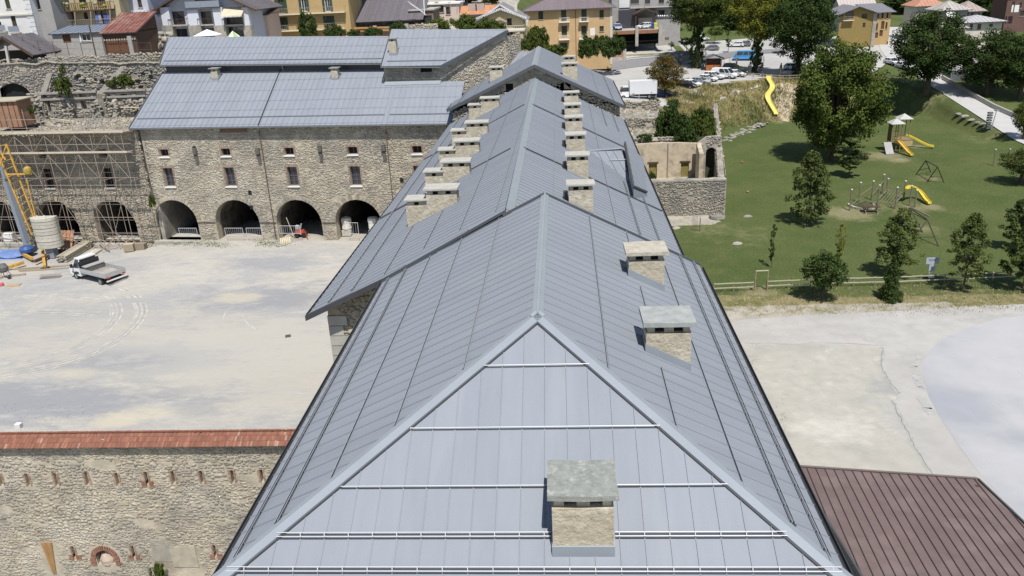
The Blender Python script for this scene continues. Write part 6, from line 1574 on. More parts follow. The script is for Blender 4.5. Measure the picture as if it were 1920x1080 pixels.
# barrier behind the lorry
TB = thing('guard_rail', 'grey tube railing beside the white box lorry', 'railing', tuple(gnd(1220, 188)))
P = [gnd(x, y) for x, y in ((1168, 183), (1198, 187), (1230, 186))]
for p in P: MB().tube(p, up3(p, 1.1), .05, 5).build('post', RAIL, TB)
for a, b in zip(P, P[1:]):
    for z in (.55, 1.08): MB().tube(up3(a, z), up3(b, z), .045, 5).build('rail', RAIL, TB)
# street fence above the ruin
SF = thing('mesh_fence', 'rusty wire fence with thin posts along the street above the ruin', 'fence', tuple(aty(150, 103, 118)))
RS = mat('rusty_post', (.12, .08, .06), .8, .2, 5)
Ps = []
for px_, py_ in ((48, 96), (76, 102), (104, 104), (130, 104), (156, 105), (181, 105), (208, 106), (236, 106), (260, 106), (287, 106)):
    p = aty(px_, py_, 114.5); Ps.append(p); MB().tube(p-Vector((0, 0, .3)), p+Vector((-.0, 0, 1.9)), .045, 5).build('post', RS, SF)
for a, b in zip(Ps, Ps[1:]):
    for z in (.1, .95, 1.85): MB().tube(up3(a, z), up3(b, z), .02, 4).build('wire', RS, SF)
for px_, y0, y1 in ((172, 104, 47),):
    p = aty(px_+8, y0, 115); q = aty(px_, y1, 115); m = MB(); m.tube(p, Vector((p.x, p.y, q.z)), .09, 6); put('utility_pole', 'dark thin pole in front of the grey-block shed window', 'pole', m, WOOD_D)

# big play tower with two roofs and two yellow slides
PT = gnd(1678, 284); T = thing('play_tower', 'timber play tower with two pale pyramid roofs and two yellow slides', 'playground tower', tuple(PT))
x0, y0 = PT.x, PT.y
PW = mat('play_timber', (.22, .17, .09), .85, .2, 3)
def deck(cx, cy, w, zd, zt, tag):
    for i, (sx, sy) in enumerate(((-1, -1), (1, -1), (1, 1), (-1, 1))):
        MB().tube((cx+sx*w/2, cy+sy*w/2, -.1), (cx+sx*w/2, cy+sy*w/2, zt), .07, 7).build('post', PW, T)
    for k in range(6): MB().box(cx-w/2+k*w/6+.01, cy-w/2, zd, cx-w/2+(k+1)*w/6-.01, cy+w/2, zd+.06).build('deck_board', PW, T)
    m = MB(); h = .75; e = w/2+.35
    m.add([(cx-e, cy-e, zt), (cx+e, cy-e, zt), (cx+e, cy+e, zt), (cx-e, cy+e, zt), (cx, cy, zt+h), (cx-e, cy-e, zt-.06), (cx+e, cy-e, zt-.06), (cx+e, cy+e, zt-.06), (cx-e, cy+e, zt-.06)], [(0, 1, 4), (1, 2, 4), (2, 3, 4), (3, 0, 4), (5, 8, 7, 6), (0, 5, 6, 1), (1, 6, 7, 2), (2, 7, 8, 3), (3, 8, 5, 0)])
    m.build('pyramid_roof', mat('pale_roof_board', (.42, .42, .4), .8, .12, 3), T)
deck(x0-.3, y0+.2, 1.5, 1.7, 4.6, 0); deck(x0+2.0, y0+3.0, 1.5, 1.7, 4.8, 1)
MB().box(x0+.5, y0-.5, .9, x0+2.4, y0-.4, 1.75).build('side_panel', mat('tan_panel', (.4, .3, .15), .8, .2, 3), T)
for k in range(5): MB().box(x0-1.0, y0-.55+k*.02, 1.8+k*.3, x0+.42, y0-.5+k*.02, 1.88+k*.3).build('railing', PW, T)
MB().box(x0-1.1, y0-.6, 1.7, x0-1.03, y0+1.0, 4.4).build('side_wall', mat('ochre_panel', (.16, .12, .05), .85, .2, 3), T)
MB().box(x0+.5, y0+.4, 1.65, x0+2.7, y0+2.2, 1.78).build('bridge', PW, T)
m = MB(); m.hull8([(x0-2.2, y0-2.2, .05), (x0-1.0, y0-2.2, .05), (x0-1.0, y0-.6, 1.6), (x0-2.2, y0-.6, 1.6)], [(x0-2.2, y0-2.2, .13), (x0-1.0, y0-2.2, .13), (x0-1.0, y0-.6, 1.7), (x0-2.2, y0-.6, 1.7)]); m.build('climbing_ramp', mat('ramp_grey', (.33, .33, .33), .8, .1), T)
def slide(parent, pts, w, name='slide', m=None, wall_h=.22):
    P = [Vector(p) for p in pts]
    for _ in range(2):
        Q_ = [P[0]]
        for a, b in zip(P, P[1:]): Q_ += [a*.75+b*.25, a*.25+b*.75]
        P = Q_+[P[-1]]
    b = MB(); prev = None
    for i, p in enumerate(P):
        d = (P[min(i+1, len(P)-1)]-P[max(i-1, 0)]); d.z = 0; d.normalize(); n = Vector((-d.y, d.x, 0))
        u = Vector((0, 0, 1)); ring = [p+n*w/2+u*wall_h, p+n*w/2-u*.04, p-n*w/2-u*.04, p-n*w/2+u*wall_h, p-n*(w/2-.05)+u*wall_h, p-n*(w/2-.07)+u*.03, p+n*(w/2-.07)+u*.03, p+n*(w/2-.05)+u*wall_h]
        k = len(b.v); b.add(ring, [])
        if prev is not None:
            b.add([], []); 
            for j in range(8): b.f.append([prev+j, prev+(j+1) % 8, k+(j+1) % 8, k+j]); b.m.append(0)
        else: b.f.append(list(range(k, k+8))); b.m.append(0)
        prev = k
    b.f.append([prev+j for j in range(8)][::-1]); b.m.append(0)
    return b.build(name, m or YPL, parent)
slide(T, [(x0-.1, y0-.5, 1.85), (x0+.1, y0-1.1, 1.7), (x0+.75, y0-3.4, .45), (x0+.95, y0-4.3, .3)], .6, m=mat('orange_yellow_plastic', (.6, .38, .06), .5, .12))
slide(T, [(x0+2.8, y0+3.2, 1.85), (x0+3.4, y0+3.0, 1.7), (x0+5.6, y0+1.6, .45), (x0+6.6, y0+1.2, .3)], .55)
# A-frame swing
def aframe(lb, tops, feet, seats, midbar=None):
    """tops: two ridge ends; feet: for each end two feet"""
    T = thing('swing_set', lb, 'swing', tuple(feet[0]))
    DW = mat('green_brown_timber', (.055, .05, .03), .85, .2, 4)
    MB().tube(tops[0], tops[1], .08, 7).build('top_beam', DW, T)
    for e in (0, 1):
        for f in feet[e*2:e*2+2]: MB().tube(f, tops[e], .075, 7).build('leg', DW, T)
        a = feet[e*2].lerp(tops[e], .35); b = feet[e*2+1].lerp(tops[e], .35); MB().tube(a, b, .05, 6).build('cross_bar', DW, T)
    for t in seats:
        p = tops[0].lerp(tops[1], t); h = p.z-.55
        for s in (-.22, .22):
            MB().tube(p+Vector((s, 0, 0)), p+Vector((s, .1, -h)), .012, 4).build('chain', STEEL, T)
        c = p+Vector((0, .1, -h)); MB().cbox(tuple(c), .5, .22, .05).build('seat', RUB, T)
    return T
t0 = gnd(1735, 326)
def lifted(px_, py_, h): # point h above the ground seen at that pixel
    p = atz(px_, py_, h); return p
aframe('dark A-frame swing set standing between the play tower and the small slide', [lifted(1736, 301, 2.3), lifted(1758, 313, 2.3)], [gnd(1717, 328), gnd(1745, 323), gnd(1738, 341), gnd(1770, 342)], (.35, .7))
tp0, tp1 = lifted(1706, 390, 2.4), lifted(1739, 412, 2.4)
aframe('long A-frame swing partly hidden by the grey-green young tree', [tp0, tp1], [gnd(1702, 432), gnd(1730, 436), gnd(1703, 462), gnd(1760, 462)], (.3, .65))
# rope course: posts with pale caps
PO = [(1593, 395), (1610, 380), (1634, 375), (1645, 386), (1654, 361), (1662, 366), (1678, 392), (1694, 374), (1705, 386), (1715, 389)]
tops_ = [(1598, 356), (1614, 343), (1641, 340), (1649, 348), (1657, 328), (1666, 336), (1683, 352), (1700, 340), (1709, 349), (1720, 358)]
T = thing('climbing_course', 'group of tall round posts with pale caps, ropes and a small yellow slide', 'climbing frame', tuple(gnd(1650, 385)))
CP = []
for (a, c), (d, e) in zip(PO, tops_):
    g = gnd(a, c); h = max(2.2, aty(d, e, g.y).z-g.z); CP.append(up3(g, h))
    MB().tube((g.x, g.y, -.1), (g.x, g.y, h), .1, 8).build('post', mat('grey_post', (.17, .15, .11), .85, .2, 3), T)
    MB().tube((g.x, g.y, h+.003), (g.x, g.y, h+.1), .12, 8).build('post_cap', WHITE, T)
ROPE = mat('rope', (.25, .22, .17), .9)
for i, j, hi, hj in ((0, 1, .6, .6), (1, 2, .9, 1.9), (2, 3, .8, .8), (2, 4, .7, 1.6), (4, 5, 1.4, 1.4), (3, 6, .7, .7), (5, 7, .8, .8), (6, 7, .9, .9), (3, 5, 1.1, .6), (4, 7, .5, .8), (5, 6, .5, .9)):
    a = CP[i].copy(); b = CP[j].copy(); a.z = hi; b.z = hj; MB().tube(a, b, .025, 5).build('rope', ROPE, T)
for k in range(7):
    a = CP[5].lerp(CP[7], k/6); b = CP[3].lerp(CP[6], k/6); a.z = .9; b.z = .7; MB().tube(a, b, .022, 4).build('rope', ROPE, T)
g = gnd(1612, 385); 
m = MB(); cc_ = gnd(1615, 386)
for k in range(8):
    a0_, a1_ = math.pi*(.9+k*.14), math.pi*(.9+(k+1)*.14); MB().bar((cc_.x+1.5*math.cos(a0_), cc_.y+1.9*math.sin(a0_), .12), (cc_.x+1.5*math.cos(a1_), cc_.y+1.9*math.sin(a1_), .12), .28, .24).build('kerb_stone', mat('sand_kerb', (.45, .42, .34), .9), T)
s0 = lifted(1703, 352, 2.2)
slide(T, [lifted(1701, 354, 1.9), lifted(1709, 349, 1.9), gnd(1722, 372)+Vector((0, 0, 1.0)), gnd(1737, 383)+Vector((0, 0, .35)), gnd(1743, 385)+Vector((0, 0, .25))], .55)
a, b = gnd(1706, 396), gnd(1742, 415); MB().tube(up3(a, .5), up3(b, .6), .1, 7).build('balance_beam', mat('grey_post', ()), T)
T = thing('picnic_table', 'low dark picnic table in front of the climbing posts', 'table', tuple(gnd(1632, 398)), -.05)
p = gnd(1632, 398)
for i in range(4): MB().box(-1.0, -.4+i*.2, .7, 1.0, -.22+i*.2, .75).build('board', WOOD_D, T, world=False)
for s in (-1, 1): MB().box(-1.0, s*.65-.12, .42, 1.0, s*.65+.12, .47).build('bench', WOOD_D, T, world=False); MB().bar((s*.7, -.7, 0), (s*.7, .3, .7), .09).build('leg', FR, T, world=False); MB().bar((s*.7, .7, 0), (s*.7, -.3, .7), .09).build('leg', FR, T, world=False)
T = thing('play_net', 'dark tilted hammock net on the sand ring beside the picnic table', 'net', tuple(gnd(1615, 386)))
a = [lifted(1604, 385, .5), lifted(1622, 377, 1.1), lifted(1645, 383, .9), lifted(1625, 392, .4)]
for i in range(7):
    MB().tube(a[0].lerp(a[1], i/6), a[3].lerp(a[2], i/6), .03, 4).build('rope', RUB, T); MB().tube(a[0].lerp(a[3], i/6), a[1].lerp(a[2], i/6), .03, 4).build('rope', RUB, T)
# posts to the right
for px_, y0_, y1_, lb in ((1862, 311, 281, 'single tall post with pale cap near the right edge of the lawn'), (1891, 298, 280, 'post with pale cap just left of the leaning right-edge tree')):
    g = gnd(px_, y0_); T = thing('lawn_post', lb, 'post', tuple(g)); h = aty(px_+4, y1_, g.y).z-g.z
    MB().tube((0, 0, -.1), (0, 0, h), .09, 8).build('shaft', MATS['grey_post'], T, world=False); MB().tube((0, 0, h+.003), (0, 0, h+.1), .11, 8).build('cap', WHITE, T, world=False)
# bench by the lane shadow
g = gnd(1876, 256); T = thing('bench', 'dark bench in the tree shadow beside the lane', 'bench', tuple(g), -.4)
for i in range(3): MB().box(-.9, -.25+i*.17, .42, .9, -.1+i*.17, .47).build('slat', WOOD_D, T, world=False)
for s in (-.7, .7): MB().box(s-.05, -.2, 0, s+.05, .25, .419).build('leg', WOOD_D, T, world=False)
# lamp and sign pillar beside the lane
g = gnd(1858, 243); T = thing('street_lamp', 'grey lamp post with box head standing beside the lane', 'street lamp', tuple(g)); h = aty(1869, 208, g.y).z-g.z
MB().tube((0, 0, 0), (.4, 0, h), .09, 8, .06).build('post', GREYP, T, world=False); MB().cbox((.45, 0, h+.1), .7, .35, .2).build('lamp_head', GREYP, T, world=False)
T = thing('planter_tower', 'grey lattice pillar leaning against the lamp post by the lane', 'pillar', tuple(gnd(1858, 243)+Vector((-.3, .5, 0))))
for k in range(7): MB().box(-.35, -.3, .1+k*.42, .35, .3, .36+k*.42).build('tier', mat('lattice_grey', (.12, .13, .13), .7, .2, 5), T, world=False)
# long yellow slide on the bank with timber sides
sp = [gnd(*q) for q in ((1441, 149), (1441, 158), (1448, 167), (1448, 174), (1438, 186), (1440, 196), (1447, 208), (1455, 221))]
T = thing('hill_slide', 'long curving yellow slide running down the grass bank', 'slide', tuple(sp[-1]))
slide(T, [p+Vector((0, 0, .75)) for p in sp], 1.05, 'chute', m=mat('hill_yellow', (.62, .52, .14), .45, .05), wall_h=.3)
for p in sp[::2]: MB().box(p.x-.5, p.y-.1, p.z-.3, p.x+.5, p.y+.1, p.z+.4).build('support', WOOD_D, T)
PS = mat('bare_earth', (.42, .34, .25), .95, .2, 1.5, col2=(.35, .3, .2), c2scale=.7)
for i, (a, c, d, e) in enumerate(((1460, 155, 1494, 166), (1468, 172, 1492, 176), (1468, 182, 1486, 183), (1462, 196, 1480, 194), (1462, 212, 1478, 203), (1466, 217, 1480, 208))):
    m = MB(); m.bar(gnd(a, c)+Vector((0, 0, .12)), gnd(d, e)+Vector((0, 0, .12)), .3, .24); put('timber_step', ('topmost grey timber step beside the yellow slide', 'second timber step from the top right of the yellow slide', 'third timber step beside the yellow slide', 'fourth timber step in the bare earth by the slide', 'fifth timber step, low on the bank by the slide foot', 'lowest timber step beside the slide foot')[i], 'step', m, mat('grey_step', (.4, .37, .3), .9, .2))
drape('bare_earth', [tuple(gnd(x, y).xy) for x, y in ((1456, 158), (1475, 156), (1500, 166), (1490, 190), (1482, 215), (1478, 230), (1462, 226), (1450, 200), (1455, 180), (1454, 168))], .12, PS, res=1.0, kind='structure')
# park sign
g = gnd(1743, 526); T = thing('park_sign', 'post sign with a wide blue-grey board over two small square panels', 'sign', tuple(g))
SG = mat('sign_blue_grey', (.38, .43, .5), .5, .05); 
MB().tube((0, 0, 0), (0, 0, 2.35), .04, 6).build('post', RAIL, T, world=False)
MB().box(-.62, -.06, 1.75, .62, -.02, 2.4).build('board', SG, T, world=False)
for i, (z, ww) in enumerate(((2.24, .9), (2.15, .7), (2.06, .8))): MB().box(-ww/2, -.068, z-.02, ww/2, -.061, z+.02).build('text_line', mat('sign_ink', (.12, .16, .22), .6), T, world=False)
MB().box(-.26, -.06, .98, .3, -.02, 1.7).build('panel', SG, T, world=False); MB().box(-.08, -.068, 1.25, .12, -.061, 1.5).build('emblem', MATS['sign_ink'], T, world=False)
MB().box(-.2, -.06, .3, .38, -.02, .85).build('notice', mat('cream_notice', (.75, .72, .55), .6, .05), T, world=False)
for x, y, c, lb in ((1391, 306, (.4, .1, .06), 'red ball lying on the lawn near the ruin'), (1402, 362, (.35, .18, .1), 'small reddish toy on the lawn below the red ball')):
    g = gnd(x, y); m = MB(); m.lathe([(.02, 0), (.13, .04), (.18, .17), (.13, .3), (.02, .35)], 10, tuple(g)); put('ball', lb, 'ball', m, mat('ball_%.1f' % c[0], c, .5), smooth=True)
g = gnd(1312, 434); T = thing('young_hedge_post', 'green stake with wire guard beside the ruin wall', 'stake', tuple(g))
MB().tube((0, 0, 0), (0, 0, 1.7), .05, 6).build('stake', mat('green_post', (.05, .12, .06), .6), T, world=False)
for i in range(5): MB().tube((-.9+i*.15, .3, 0), (-.9+i*.15, .3, 1.9), .02, 5).build('rod', RS, T, world=False)
# memorial column and people
g = gnd(1463, 145); T = thing('memorial_column', 'dark memorial column topped by a small figure at the terrace edge', 'monument', tuple(g))
h = aty(1463, 118, g.y).z-g.z
MB().lathe([(.55, 0), (.55, .25), (.38, .3), (.3, h*.7), (.36, h*.73), (.1, h*.74)], 8).build('column', mat('dark_granite', (.09, .08, .075), .7, .2), T, world=False)
MB().lathe([(.2, h*.74), (.26, h*.8), (.18, h*.88), (.08, h*.91), (.13, h*.95), (.09, h), (.02, h*1.01)], 8).build('figure', MATS['dark_granite'], T, world=False)
g = gnd(1405, 140); T = thing('information_box', 'dark upright box left of the yellow-green tree trunk', 'box', tuple(g)); MB().box(-.32, -.2, 0, .32, .2, 1.9).build('cabinet', GUTTER, T, world=False); MB().box(-.38, -.25, 1.903, .38, .25, 2.0).build('lid', STEEL, T, world=False)

def person(label, base, h=1.72, shirt=(.05, .06, .1), trousers=(.04, .04, .06), hair=(.03, .02, .015), rz=0, seat=False):
    T = thing('person', label, 'person', tuple(base), rz)
    k = h/1.72
    verts = [(0, 0, .95), (0, 0, 1.15), (0, 0, 1.38), (0, 0, 1.5), (0, -.02, 1.62), (.19, 0, 1.4), (.27, .02, 1.12), (.25, -.1, .9), (-.19, 0, 1.4), (-.27, .02, 1.12), (-.25, -.06, .88), (.1, 0, .88), (.12, -.06, .48), (.12, 0, .08), (.13, -.14, .04), (-.1, 0, .88), (-.12, .06, .48), (-.12, .06, .08), (-.13, -.08, .04)]
    rad = [.14, .13, .15, .055, .105, .065, .045, .035, .065, .045, .035, .09, .06, .045, .04, .09, .06, .045, .04]
    ed = [(0, 1), (1, 2), (2, 3), (3, 4), (2, 5), (5, 6), (6, 7), (2, 8), (8, 9), (9, 10), (0, 11), (11, 12), (12, 13), (13, 14), (0, 15), (15, 16), (16, 17), (17, 18)]
    me = bpy.data.meshes.new('body'); me.from_pydata([tuple(Vector(v)*k) for v in verts], ed, [])
    o = bpy.data.objects.new('body', me); link(o, T)
    md = o.modifiers.new('skin', 'SKIN')
    for i, v in enumerate(me.skin_vertices[0].data): v.radius = (rad[i]*k, rad[i]*k*.8); v.use_root = i == 0
    o.modifiers.new('sub', 'SUBSURF').levels = 1
    o.modifiers['sub'].render_levels = 1
    me.materials.append(mat('skin', (.38, .24, .17), .6))
    for nm, c, prof in (('shirt', shirt, [(.1, .92), (.2, .95), (.2, 1.1), (.25, 1.36), (.16, 1.47), (.07, 1.49)]),):
        MB().lathe([(r*k, z*k) for r, z in prof], 10, M=Matrix.Diagonal((1, .72, 1, 1))).build(nm, mat('cloth_%d%d%d' % tuple(int(q*99) for q in c), c, .9), T, world=False, smooth=True)
    for s in (1, -1): m = MB(); m.tube((s*.1*k, 0, .98*k), (s*.12*k, (-.05 if s > 0 else .05)*k, .5*k), .12*k, 8, .085*k); m.tube((s*.12*k, (-.05 if s > 0 else .05)*k, .5*k), (s*.12*k, (0 if s > 0 else .06)*k, .1*k), .085*k, 8, .065*k); m.build('trouser_leg', mat('cloth_%d%d%d' % tuple(int(q*99) for q in trousers), trousers, .9), T, world=False)
    MB().lathe([(.08*k, 1.6*k), (.118*k, 1.64*k), (.11*k, 1.72*k), (.03*k, 1.77*k)], 8, (0, .015*k, 0)).build('hair', mat('hair', hair, .7), T, world=False)
    return T
person('person in dark clothes standing right of the yellow-green tree trunk', gnd(1422, 141), 1.8)
person('person in dark top beside the slide entrance, further right', gnd(1429, 144), 1.55, rz=.8)
person('person in blue-white walking under the kiosk roof edge', gnd(1276, 122), 1.75, shirt=(.3, .35, .45), rz=.5)
person('person in dark clothes near the black car behind the vans', gnd(1381, 124), 1.7, shirt=(.06, .04, .05), rz=1.0)
# ------------------------------------------------------------------ vehicles
def paint(name, c, r=.3): return mat('paint_'+name, c, r, .03, 1, spec=.6)
PWHT = paint('white', (.72, .72, .72)); PGRY = paint('grey', (.18, .19, .2)); PBLK = paint('black', (.015, .015, .018)); PSIL = paint('silver', (.42, .44, .46)); PBLU = paint('blue', (.06, .3, .62)); PLBL = paint('pale_blue', (.36, .42, .6))
PLAS = mat('black_plastic', (.025, .025, .027), .6, 0); WG = mat('wheel_rim', (.3, .31, .32), .4, 0, metal=.6)
PROF = {  # side profiles: lower body (x, z) and glasshouse (x, z); nose at +x
 'hatch': (4.0, 1.72, [(-1.95, .35), (-1.98, .8), (-1.85, 1.0), (.75, .98), (1.75, .78), (1.98, .6), (1.98, .35)], [(-1.88, .98), (-1.45, 1.44), (.05, 1.46), (.95, .98)]),
 'suv': (4.4, 1.82, [(-2.15, .42), (-2.18, .95), (-2.1, 1.08), (.95, 1.06), (1.95, .95), (2.18, .75), (2.18, .42)], [(-2.1, 1.06), (-1.85, 1.62), (.2, 1.64), (1.05, 1.06)]),
 'van': (4.6, 1.85, [(-2.25, .38), (-2.28, 1.05), (-2.28, 1.12), (1.45, 1.1), (2.1, .95), (2.28, .7), (2.28, .38)], [(-2.27, 1.1), (-2.2, 1.9), (.75, 1.92), (1.55, 1.1)]),
 'bus': (4.5, 1.8, [(-2.2, .35), (-2.25, 1.0), (-2.2, 1.08), (1.85, 1.08), (2.2, .85), (2.24, .35)], [(-2.2, 1.07), (-2.0, 1.95), (1.2, 1.97), (1.9, 1.07)]),
}
CARP = {}
def car_proto(kind, pm):
    key = (kind, pm.name)
    if key in CARP: return CARP[key]
    Ln, Wd, low, top = PROF[kind]; hw = Wd/2; out = []
    def mesh(nm, mb, m, smooth=False):
        o = mb.build(nm, m, None, smooth=smooth); me = o.data; bpy.data.objects.remove(o); return (nm, me)
    b = MB()
    # body with rounded shoulders: three lengthwise shells
    secs = [(-hw*.9, .93), (-hw, 1), (hw, 1), (hw*.9, .93)]
    n = len(low)
    A = [(x*.985, -hw*.93, z+.0) for x, z in low]; B_ = [(x, -hw, z-(.05 if z > .6 else -.03)) for x, z in low]; C = [(x, hw, z-(.05 if z > .6 else -.03)) for x, z in low]; E = [(x*.985, hw*.93, z) for x, z in low]
    b.add(A+B_+C+E, [tuple(range(n))])
    for s in range(3):
        for i in range(n): b.f.append([s*n+i, s*n+(i+1) % n, (s+1)*n+(i+1) % n, (s+1)*n+i]); b.m.append(0)
    b.f.append([3*n+i for i in range(n)][::-1]); b.m.append(0)
    out.append(mesh('body', b, pm))
    (xa, za), (xb, zb_), (xc, zc), (xd, zd) = top; w0 = hw*.94; w1 = hw*.78
    g = MB(); g.hull8([(xa, -w0, za), (xd, -w0, zd), (xd, w0, zd), (xa, w0, za)], [(xb, -w1, zb_-.03), (xc, -w1, zc-.03), (xc, w1, zc-.03), (xb, w1, zb_-.03)]); out.append(mesh('glasshouse', g, GLASS))
    r = MB(); r.hull8([(xb-.06, -w1-.02, zb_-.05), (xc+.08, -w1-.02, zc-.05), (xc+.08, w1+.02, zc-.05), (xb-.06, w1+.02, zb_-.05)], [(xb+.05, -w1+.08, zb_+.03), (xc-.1, -w1+.08, zc+.03), (xc-.1, w1-.08, zc+.03), (xb+.05, w1-.08, zb_+.03)]); out.append(mesh('roof', r, pm))
    p = MB()
    for s in (-1, 1):
        for t in (0, .42, .74, 1) if kind != 'bus' else (0, .3, .6, 1):
            x0 = xa+(xd-xa)*t; x1 = xb+(xc-xb)*t; wdt = .13 if t in (0,) else .07
            if kind == 'van' and t == 0: wdt = 1.5
            p.hull8([(x0-wdt*.2, s*(w0+.005), za-.02), (x0+wdt, s*(w0+.005), za-.02), (x0+wdt, s*(w0-.03), za-.02), (x0-wdt*.2, s*(w0-.03), za-.02)], [(x1, s*(w1+.012), zb_-.04), (x1+wdt, s*(w1+.012), zb_-.04), (x1+wdt, s*(w1-.03), zb_-.04), (x1, s*(w1-.03), zb_-.04)])
    p.build; out.append(mesh('pillars', p, pm))
    q = MB(); q.box(Ln/2-.12, -hw*.92, .28, Ln/2+.03, hw*.92, .5); q.box(-Ln/2-.03, -hw*.92, .28, -Ln/2+.1, hw*.92, .52); q.box(-Ln/2+.1, -hw*.98, .22, Ln/2-.12, hw*.98, .36); out.append(mesh('bumper', q, PLAS))
    wb = Ln*.31
    for x in (-wb, wb):
        for s in (-1, 1):
            t = MB(); t.lathe([(.2, -.1), (.32, -.1), (.33, 0), (.32, .1), (.2, .1)], 14, M=Matrix.Translation((x, s*(hw-.08), .33)) @ Matrix.Rotation(math.pi/2, 4, 'X')); out.append(mesh('tyre', t, RUB))
            t = MB(); t.lathe([(.02, -.108), (.2, -.105), (.2, .105), (.02, .108)], 10, M=Matrix.Translation((x, s*(hw-.08), .33)) @ Matrix.Rotation(math.pi/2, 4, 'X')); out.append(mesh('rim', t, WG))
    zl_ = .66 if kind in ('hatch',) else .78
    for s in (-1, 1):
        h = MB(); h.cbox((Ln/2-.1, s*hw*.72, zl_), .22, .34, .14); out.append(mesh('headlight', h, CHROME))
        h = MB(); h.cbox((-Ln/2+.02, s*hw*.8, zl_+.15), .1, .22, .2); out.append(mesh('tail_light', h, TLRED))
        h = MB(); h.cbox((xd-.25, s*(hw+.06), za+.08), .12, .16, .12); out.append(mesh('mirror', h, pm))
    h = MB(); h.box(-Ln/2-.045, -.26, .56, -Ln/2-.031, .26, .67); h.box(Ln/2+.031, -.26, .4, Ln/2+.045, .26, .5); out.append(mesh('number_plate', h, WHITE))
    CARP[key] = out; return out
def car(label, pos, ang, kind, pm, group='parked cars', sc=1.0, cat='car', name='parked_car'):
    pos = Vector(pos)
    T = thing(name, label, cat, tuple(pos), ang, group)
    for nm, me in car_proto(kind, pm):
        o = bpy.data.objects.new(nm, me); link(o, T)
    T.scale = (sc, sc, sc)
    return T
def heading(a, b): p, q = gnd(*a), gnd(*b); return math.atan2(q.y-p.y, q.x-p.x)
row = -.62
car('black car nose-in at the left end of the parked row under the browning tree', gnd(1287, 165), row, 'hatch', PBLK)
car('white hatchback first in the row right of the browning tree', gnd(1297, 163), row, 'hatch', PWHT)
car('silver estate car between two white cars in the parked row', gnd(1313, 158), row, 'hatch', PSIL)
car('white hatchback right of the silver car in the parked row', gnd(1327, 153), row, 'hatch', PWHT)
car('white off-road car left of the tall white van', gnd(1338, 149), row, 'suv', PWHT)
car('tall white passenger van at the right of the parked row', gnd(1358, 147), row, 'van', PWHT, cat='van', sc=1.12)
car('small white car nearly hidden right of the tall white van', gnd(1380, 144), row, 'hatch', PWHT)
car('black estate car behind the white van', gnd(1374, 133), row, 'suv', PBLK)
car('black saloon just in front of the black estate', gnd(1387, 139), row, 'hatch', PBLK)
car('bright blue camper van left of the yellow-green tree trunk', gnd(1394, 113), math.pi-.25+.0, 'bus', PBLU, cat='van', sc=1.15)
car('grey hatchback alone in the car park behind the kiosk', gnd(1333, 95), math.pi+.1, 'hatch', PGRY)
car('white hatchback behind the yellow-green tree crown', gnd(1381, 88), math.pi-.3, 'hatch', PWHT)
car('dark car beside the white one behind the yellow-green tree', gnd(1393, 87), math.pi-.3, 'hatch', PGRY)
car('white small car parked by the dark grey-green tree', gnd(1487, 131), -.15, 'hatch', PWHT)
car('white car right of the dark grey-green tree trunk', gnd(1502, 130), -.2, 'hatch', PWHT)
car('white car half hidden by the ivy-clad trunk', gnd(1316, 76), .3, 'hatch', PWHT)
car('white estate car driving down the lane past the villa', gnd(1672, 121), -1.3, 'hatch', PWHT)
car('white car under the large dark tree by the lane', gnd(1694, 129), -1.3, 'hatch', PWHT)
car('white car parked high up left of the ochre villa', gnd(1556, 52), 2.9, 'hatch', PWHT)
car('white car left of the ochre villa in front of the bushes', gnd(1544, 30), 2.6, 'hatch', PWHT)
car('white car in the yard of the cream houses', gnd(1804, 113), -1.5, 'hatch', PWHT)
car('small dark-and-white car behind the cross gable by the road', gnd(1070, 117), .3, 'hatch', PWHT)
car('silver-grey car on the street beside the tiled shelter', aty(60, 97, 127)+Vector((0, 0, -.3)), -.3, 'hatch', PSIL)

# box lorry
p = gnd(1198, 187)+Vector((0, 1.6, 0)); T = thing('box_lorry', 'white box lorry with blank sides parked at the terrace edge', 'lorry', tuple(p), .02)
bo = dict(world=False)
MB().box(-1.75, -1.15, .95, 3.4, 1.15, 3.4).build('cargo_box', mat('lorry_white', (.62, .63, .65), .5, .03), T, **bo)
for x in (-1.78, 3.38): MB().box(x, -1.18, .9, x+.06, 1.18, 3.43).build('frame_edge', PSIL, T, **bo)
MB().hull8([(-3.6, -1.05, .5), (-1.9, -1.05, .5), (-1.9, 1.05, .5), (-3.6, 1.05, .5)], [(-3.45, -1.0, 1.5), (-1.9, -1.0, 1.5), (-1.9, 1.0, 1.5), (-3.45, 1.0, 1.5)]).build('cab', PWHT, T, **bo)
MB().hull8([(-3.45, -1.0, 1.503), (-1.95, -1.0, 1.503), (-1.95, 1.0, 1.503), (-3.45, 1.0, 1.503)], [(-3.0, -.92, 2.3), (-1.95, -.92, 2.3), (-1.95, .92, 2.3), (-3.0, .92, 2.3)]).build('cab_window', GLASS, T, **bo)
MB().box(-3.0, -.95, 2.303, -1.9, .95, 2.42).build('cab_roof', PWHT, T, **bo)
MB().box(-1.9, -.5, .6, 3.3, .5, .94).build('chassis', PLAS, T, **bo)
for x in (-2.9, 2.0):
    for s in (-1, 1):
        t = MB(); t.lathe([(.2, -.14), (.42, -.13), (.44, 0), (.42, .13), (.2, .14)], 14, M=Matrix.Translation((x, s*.95, .44)) @ Matrix.Rotation(math.pi/2, 4, 'X')); w_ = t.build('wheel', RUB, T, **bo)
        t = MB(); t.lathe([(.02, -.15), (.22, -.15), (.22, .15), (.02, .15)], 10, M=Matrix.Translation((x, s*.95, .44)) @ Matrix.Rotation(math.pi/2, 4, 'X')); t.build('rim', WG, w_, **bo)
for s in (-1, 1): MB().cbox((-3.5, s*.8, .8), .12, .3, .18).build('headlight', CHROME, T, **bo); MB().cbox((-3.2, s*1.2, 1.9), .12, .22, .4).build('mirror', PLAS, T, **bo)
